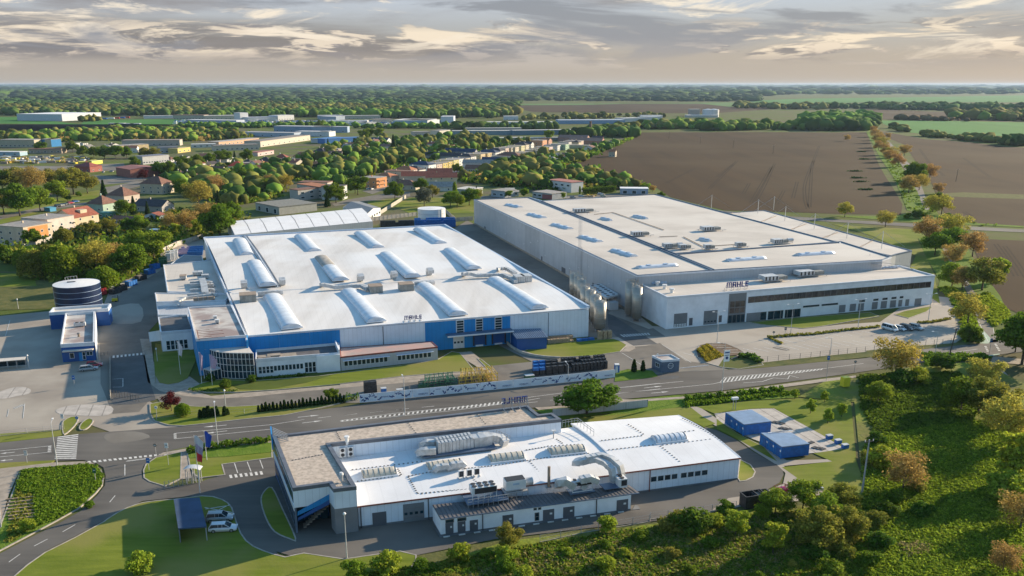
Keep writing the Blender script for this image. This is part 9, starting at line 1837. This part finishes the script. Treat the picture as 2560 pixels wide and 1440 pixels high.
greens('garden_shrubs',LM['green'],GAR,520,5.5,31);greens('garden_shrubs',LM['olive'],GAR,300,5.,32);greens('garden_shrubs',LM['bright'],GAR,330,4.5,33);greens('garden_shrubs',LM['dark'],GAR,160,5.5,34,1.5)
GR2='v2 1050,740 1300,660 1500,590 1800,560 2000,520 2330,440 2100,540 1830,650 2090,700 2230,760 2500,810 1950,820 1700,840 1560,800 1300,790 1060,760'
greens('garden_shrubs',LM['green'],GR2,330,5.5,35,1.3);greens('garden_shrubs',LM['olive'],GR2,230,5.,36);greens('garden_shrubs',LM['rust'],GR2,50,5.,37,1.2);greens('garden_shrubs',LM['bright'],GR2,160,4.5,38);greens('garden_shrubs',LM['dark'],GR2,100,5.5,39,1.4)
GR3='v1 0,470 600,440 1300,430 2000,470 1780,500 1350,520 900,510 400,520 0,520'
greens('scrub',LM['olive'],GR3,200,7,41);greens('scrub',LM['green'],GR3,200,7,42);woods('scrub_trees',CAN['c'],GR3,110,11,.8,143,2);woods('scrub_trees',CAN['b'],GR3,80,11,.8,144,2);greens('scrub',LM['rust'],GR3,40,9,43,1.3)
GR4='v1 1250,760 1500,720 2560,640 2560,800 2560,850 2100,800 2100,920 1900,980 1650,1000 1500,900 1300,880 1230,830'
greens('garden_shrubs',LM['green'],GR4,260,4.5,44);greens('garden_shrubs',LM['olive'],GR4,200,4.5,45);greens('garden_shrubs',LM['dark'],GR4,110,5,46,1.4);greens('garden_shrubs',LM['bright'],GR4,160,4,47)
GR5='v1 200,1190 700,1090 1200,1050 1600,980 1900,1100 1700,1200 1500,1240 1200,1290 700,1300 300,1330'
greens('garden_shrubs',LM['green'],GR5,120,3.4,48);greens('garden_shrubs',LM['olive'],GR5,110,3.4,49);greens('garden_shrubs',LM['dark'],GR5,60,3.4,50,1.5)
GR6='q4 40,180 300,260 700,180 1100,130 1500,90 1800,110 1480,240 1380,380 1200,470 960,560 800,480 460,520 100,340'
greens('undergrowth',LM['green'],GR6,300,3.2,51,1.6);greens('undergrowth',LM['olive'],GR6,260,3.2,52,1.6);greens('undergrowth',LM['hedge'],GR6,200,3.6,53,1.8)
greens('field_edge_scrub',LM['bright'],'v2 1500,670 1830,640 2100,540 2350,430 2350,410 2100,520 1820,630 1480,655',120,3.5,54)
for s_,n in((GAR,150),(GR2,90),(GR4,80),(GR3,70)):
 for i,c_ in enumerate('acb'):woods('garden_trees',CAN[c_],s_,n,6.5+i,1.,150+n+i,2,zc=.5)
woods('tree_belt',CAN['c'],'v3 0,335 300,330 560,340 900,335 1250,335 1250,318 800,310 300,300 0,320',130,15,.85,61,2);woods('tree_belt',CAN['b'],'v3 0,330 1250,330 1250,310 0,310',60,14,.85,62,2)
woods('woodland',CAN['c'],'v3 1080,335 1540,335 1560,300 1520,262 1300,262 1100,270',170,20,.9,63,2);woods('woodland',CAN['a'],'v3 1150,338 1540,338 1560,300 1200,300',90,18,.9,64,2)
woods('tree_belt',CAN['b'],'v3 1560,300 1640,320 1900,380 2200,410 2560,445 2560,432 2200,396 1900,365 1640,308',70,12,.7,65,2);woods('tree_belt',CAN['a'],'v3 2430,440 2560,440 2560,425 2440,425',14,16,.8,66,2)
woods('tree_belt',CAN['b'],'v3 2080,262 2560,275 2900,275 2900,235 2300,235 2080,245',260,22,.75,67);woods('tree_belt',CAN['c'],'v3 2080,262 2560,275 2900,275 2900,240 2300,240',90,22,.75,68)
woods('tree_belt',CAN['a'],'v3 1240,192 1700,200 2100,206 2900,230 2900,212 2100,190 1500,182 1250,184',300,26,.7,69);woods('tree_belt',CAN['b'],'v3 640,190 900,195 1240,200 1240,184 900,180 650,176',110,24,.7,70);woods('tree_belt',CAN['d'],'v3 1640,265 2200,278 2200,270 1640,262',30,14,.7,71)
woods('woodland',CAN['b'],'v1 -200,320 500,318 1400,325 2560,322 v2 600,275 1300,275 1500,262 1440,232 1300,222 600,222 v1 2560,262 1400,258 600,268 -200,268',2300,20,.8,72);woods('woodland',CAN['a'],'v1 -200,330 500,326 1400,335 2560,335 v2 400,285 1300,285 1500,270 1440,240 1300,230 v1 2560,270 1400,265 600,275 -200,275',900,19,.85,73);woods('woodland',CAN['c'],'v1 1500,345 2560,335 v2 0,280 700,285 1300,275 1300,260 600,262 0,262 v1 2560,318 1700,322',330,18,.9,74)
woods('tree_belt',CAN['a'],'v2 1000,372 1780,372 1780,362 1000,362',70,12,.9,75,2);woods('tree_belt',CAN['a'],'v2 1790,425 2340,430 2340,390 2200,380 1950,410',90,13,.9,76,2);woods('tree_belt',CAN['b'],'v2 2150,420 2350,400 2330,372 2180,380',30,15,.9,77,2)
woods('tree_belt',CAN['b'],'v2 1500,300 2560,285 2560,262 2000,262 1500,280',90,13,.8,78);woods('tree_belt',CAN['c'],'v2 0,362 1000,362 1300,350 1300,342 900,352 0,355',90,11,.8,79);woods('tree_belt',CAN['c'],'v1 1340,420 2560,415 2560,403 1340,408',120,11,.8,80);woods('tree_belt',CAN['b'],'v1 600,372 760,368 760,360 600,362',14,12,.9,81)
for i,(s_,n,sz,sd_)in enumerate((('-100,268 1300,266 1300,250 -100,248',1100,30,82),('-100,252 960,252 1900,254 1900,238 -100,238',1500,48,83),('-100,241 1900,241 2000,236 2660,236 2660,228 -100,227',1500,85,84),('-100,230 2660,230 2660,219 -100,219',1300,150,85),('-100,220 2660,220 2660,214 -100,214',900,260,86))):
 woods('distant_forest',CAN['e']if i%2 else CAN['a'],s_,n,sz,.42-i*.05,sd_)
far=MB();nx=220
vs_=[];r=np.random.default_rng(5)
for j,(Y,Z)in enumerate(((11000,0),(14000,14),(18000,30),(22000,44),(26000,60),(29500,74))):
 for i in range(nx+1):xx=(-.9+1.8*i/nx)*Y*1.;vs_.append((xx,Y,max(0,Z+(6*math.sin(i*.21+j)+5*math.sin(i*.53+2*j)if 0<j<6 else 0)-(3 if j==0 else 0))))
far.add(vs_,[(j*(nx+1)+i,j*(nx+1)+i+1,(j+1)*(nx+1)+i+1,(j+1)*(nx+1)+i)for j in range(5)for i in range(nx)])
o=far.build('hills',CAN['e']);o['kind']='structure'
def tufts(name,m,s_px,n,size,seed,hgt_=.22,blades=7):
 P=PX(s_px);r=np.random.default_rng(seed);G_=[G(*p)for p in P];gp_=[(g.x,g.y)for g in G_];xs,ys=[p[0]for p in gp_],[p[1]for p in gp_];cs=[];k_=0
 while k_<n:
  x,y=r.uniform(min(xs),max(xs)),r.uniform(min(ys),max(ys))
  if not inpoly(x,y,gp_):k_+=.02;continue
  q=r.normal(size=(blades,3))*[size*.5,size*.5,.08];q[:,2]=np.abs(q[:,2])+hgt_*r.random(blades)+.1;cs.append(q+[x,y,0]);k_+=1
 me=leaves(name,np.concatenate(cs),size*.55,None,aspect=1.5,up=.6,seed=seed);me.materials.append(m);o=link(name,me);o['kind']='stuff';return o
MEA='b7 520,640 640,560 800,540 1000,500 1250,480 1514,560 1514,1440 1700,1700 0,1700 200,1440 500,1100 520,930'
tufts('meadow_grass',LM['bright'],MEA,7000,.5,91);tufts('meadow_grass',LM['green'],MEA,4500,.52,92);tufts('meadow_grass',LM['lime'],MEA,5000,.5,93)
tufts('meadow_weeds',LM['straw'],'b5 1000,1400 2400,1130 b6 1000,1120 1900,1010 2000,1100 1600,1400 o 1900,1500 1000,1500',2600,.55,94);tufts('meadow_weeds',LM['olive'],THK,8500,.55,95);tufts('meadow_weeds',LM['green'],THK,4500,.6,96,.3);tufts('meadow_weeds',LM['straw'],'b7 740,1250 900,1230 930,1300 780,1320',120,.6,97,.2)
BP='b1 150,742 560,705 640,712 680,785 660,850 520,985 370,1070 240,1110 235,900 110,870';tufts('bed_plants',LM['green'],BP,1500,.45,98,.3);tufts('bed_plants',LM['bright'],BP,2400,.42,99,.35);tufts('bed_plants',LM['olive'],'b1 110,870 235,900 240,1110 30,1250 60,1130',260,.4,97,.2)
tufts('shade_tufts',LM['hedge'],'b7 500,200 1100,180 1250,330 1200,480 800,540 600,560 510,400',3400,.8,100,.3);tufts('verge_weeds',LM['bright'],'q8 2050,560 2180,480 2370,640 2380,700 2230,790 2150,650',700,1.,101,.6);tufts('verge_weeds',LM['green'],'v3 1740,760 1780,880 1990,905 2060,960 2400,980 2400,970 2050,935 1850,745 1600,350 1560,350',700,1.2,102,.6);tufts('verge_weeds',LM['bright'],'q8 1750,430 1880,560 1960,750 1960,910 2110,920 2090,760 2000,560 1900,430',500,1.,103,.5)  # first tufts use dark leaves to stand in for tree shade over meadow
tufts('verge_weeds',LM['green'],'b6 730,80 1200,40 1570,5 1700,20 1200,75 730,130',420,.7,104,.4);tufts('verge_weeds',LM['green'],'b7 880,60 1280,70 1290,90 900,140',260,.8,105,.5)
b=MB()
for i in range(90):
 g=G(r.uniform(1960,2560)if i<60 else r.uniform(300,1900),r.uniform(221,229));b.box((g.x,g.y,8),(r.uniform(20,90),20,r.uniform(14,30)),0)
struct(b.build('distant_village',M['unitwhite']),'stuff')
for i in range(7):a,c=G(*X('b1',40+i*3,1000+i*22-60)),G(*X('b1',225+i*2,940+i*22-20));b=MB();b.bar(a+V3((0,0,.25)),c+V3((0,0,.25)),.25,.3);tag(b.build('timber_edge',M['wood']),'old timber beam edging the terraces of the corner plot, %s from the top'%['first','second','third','fourth','fifth','sixth','seventh'][i],'timber beam','timber beams of the corner plot')
for i,(x,y)in enumerate(((1510,733),(1470,680),(1450,655),(1435,610),(1490,530),(1480,480))):
 g=G(*X('v3',x,y));b=MB();me=leaves('soil_mound',np.random.default_rng(i).normal(size=(160,3))*[2.4,1.2,.3]+[0,0,.4],.9,None,up=.6);me.materials.append(LM['dark']);o=link('weed_patch',me,None,(g.x,g.y,.1));o['kind']='stuff'
# air
hb=MB();hb.add([(x,y,z)for z in(-1.,100.)for x,y in((-30500,-1900),(30500,-1900),(30500,30500),(-30500,30500))],[(3,2,1,0),(4,5,6,7),(0,1,5,4),(1,2,6,5),(2,3,7,6),(3,0,4,7)])
hm=bpy.data.materials.new('air');hm.use_nodes=True;t_=hm.node_tree;t_.nodes.clear();pv_=N(t_,'ShaderNodeVolumePrincipled');pv_.inputs['Color'].default_value=(.55,.74,1,1);pv_.inputs['Density'].default_value=2.6e-5;pv_.inputs['Anisotropy'].default_value=.2;L(t_,pv_.outputs[0],N(t_,'ShaderNodeOutputMaterial').inputs['Volume'])
hz_=hb.build('haze',hm);hz_['kind']='stuff'
S.cycles.volume_step_rate=1.
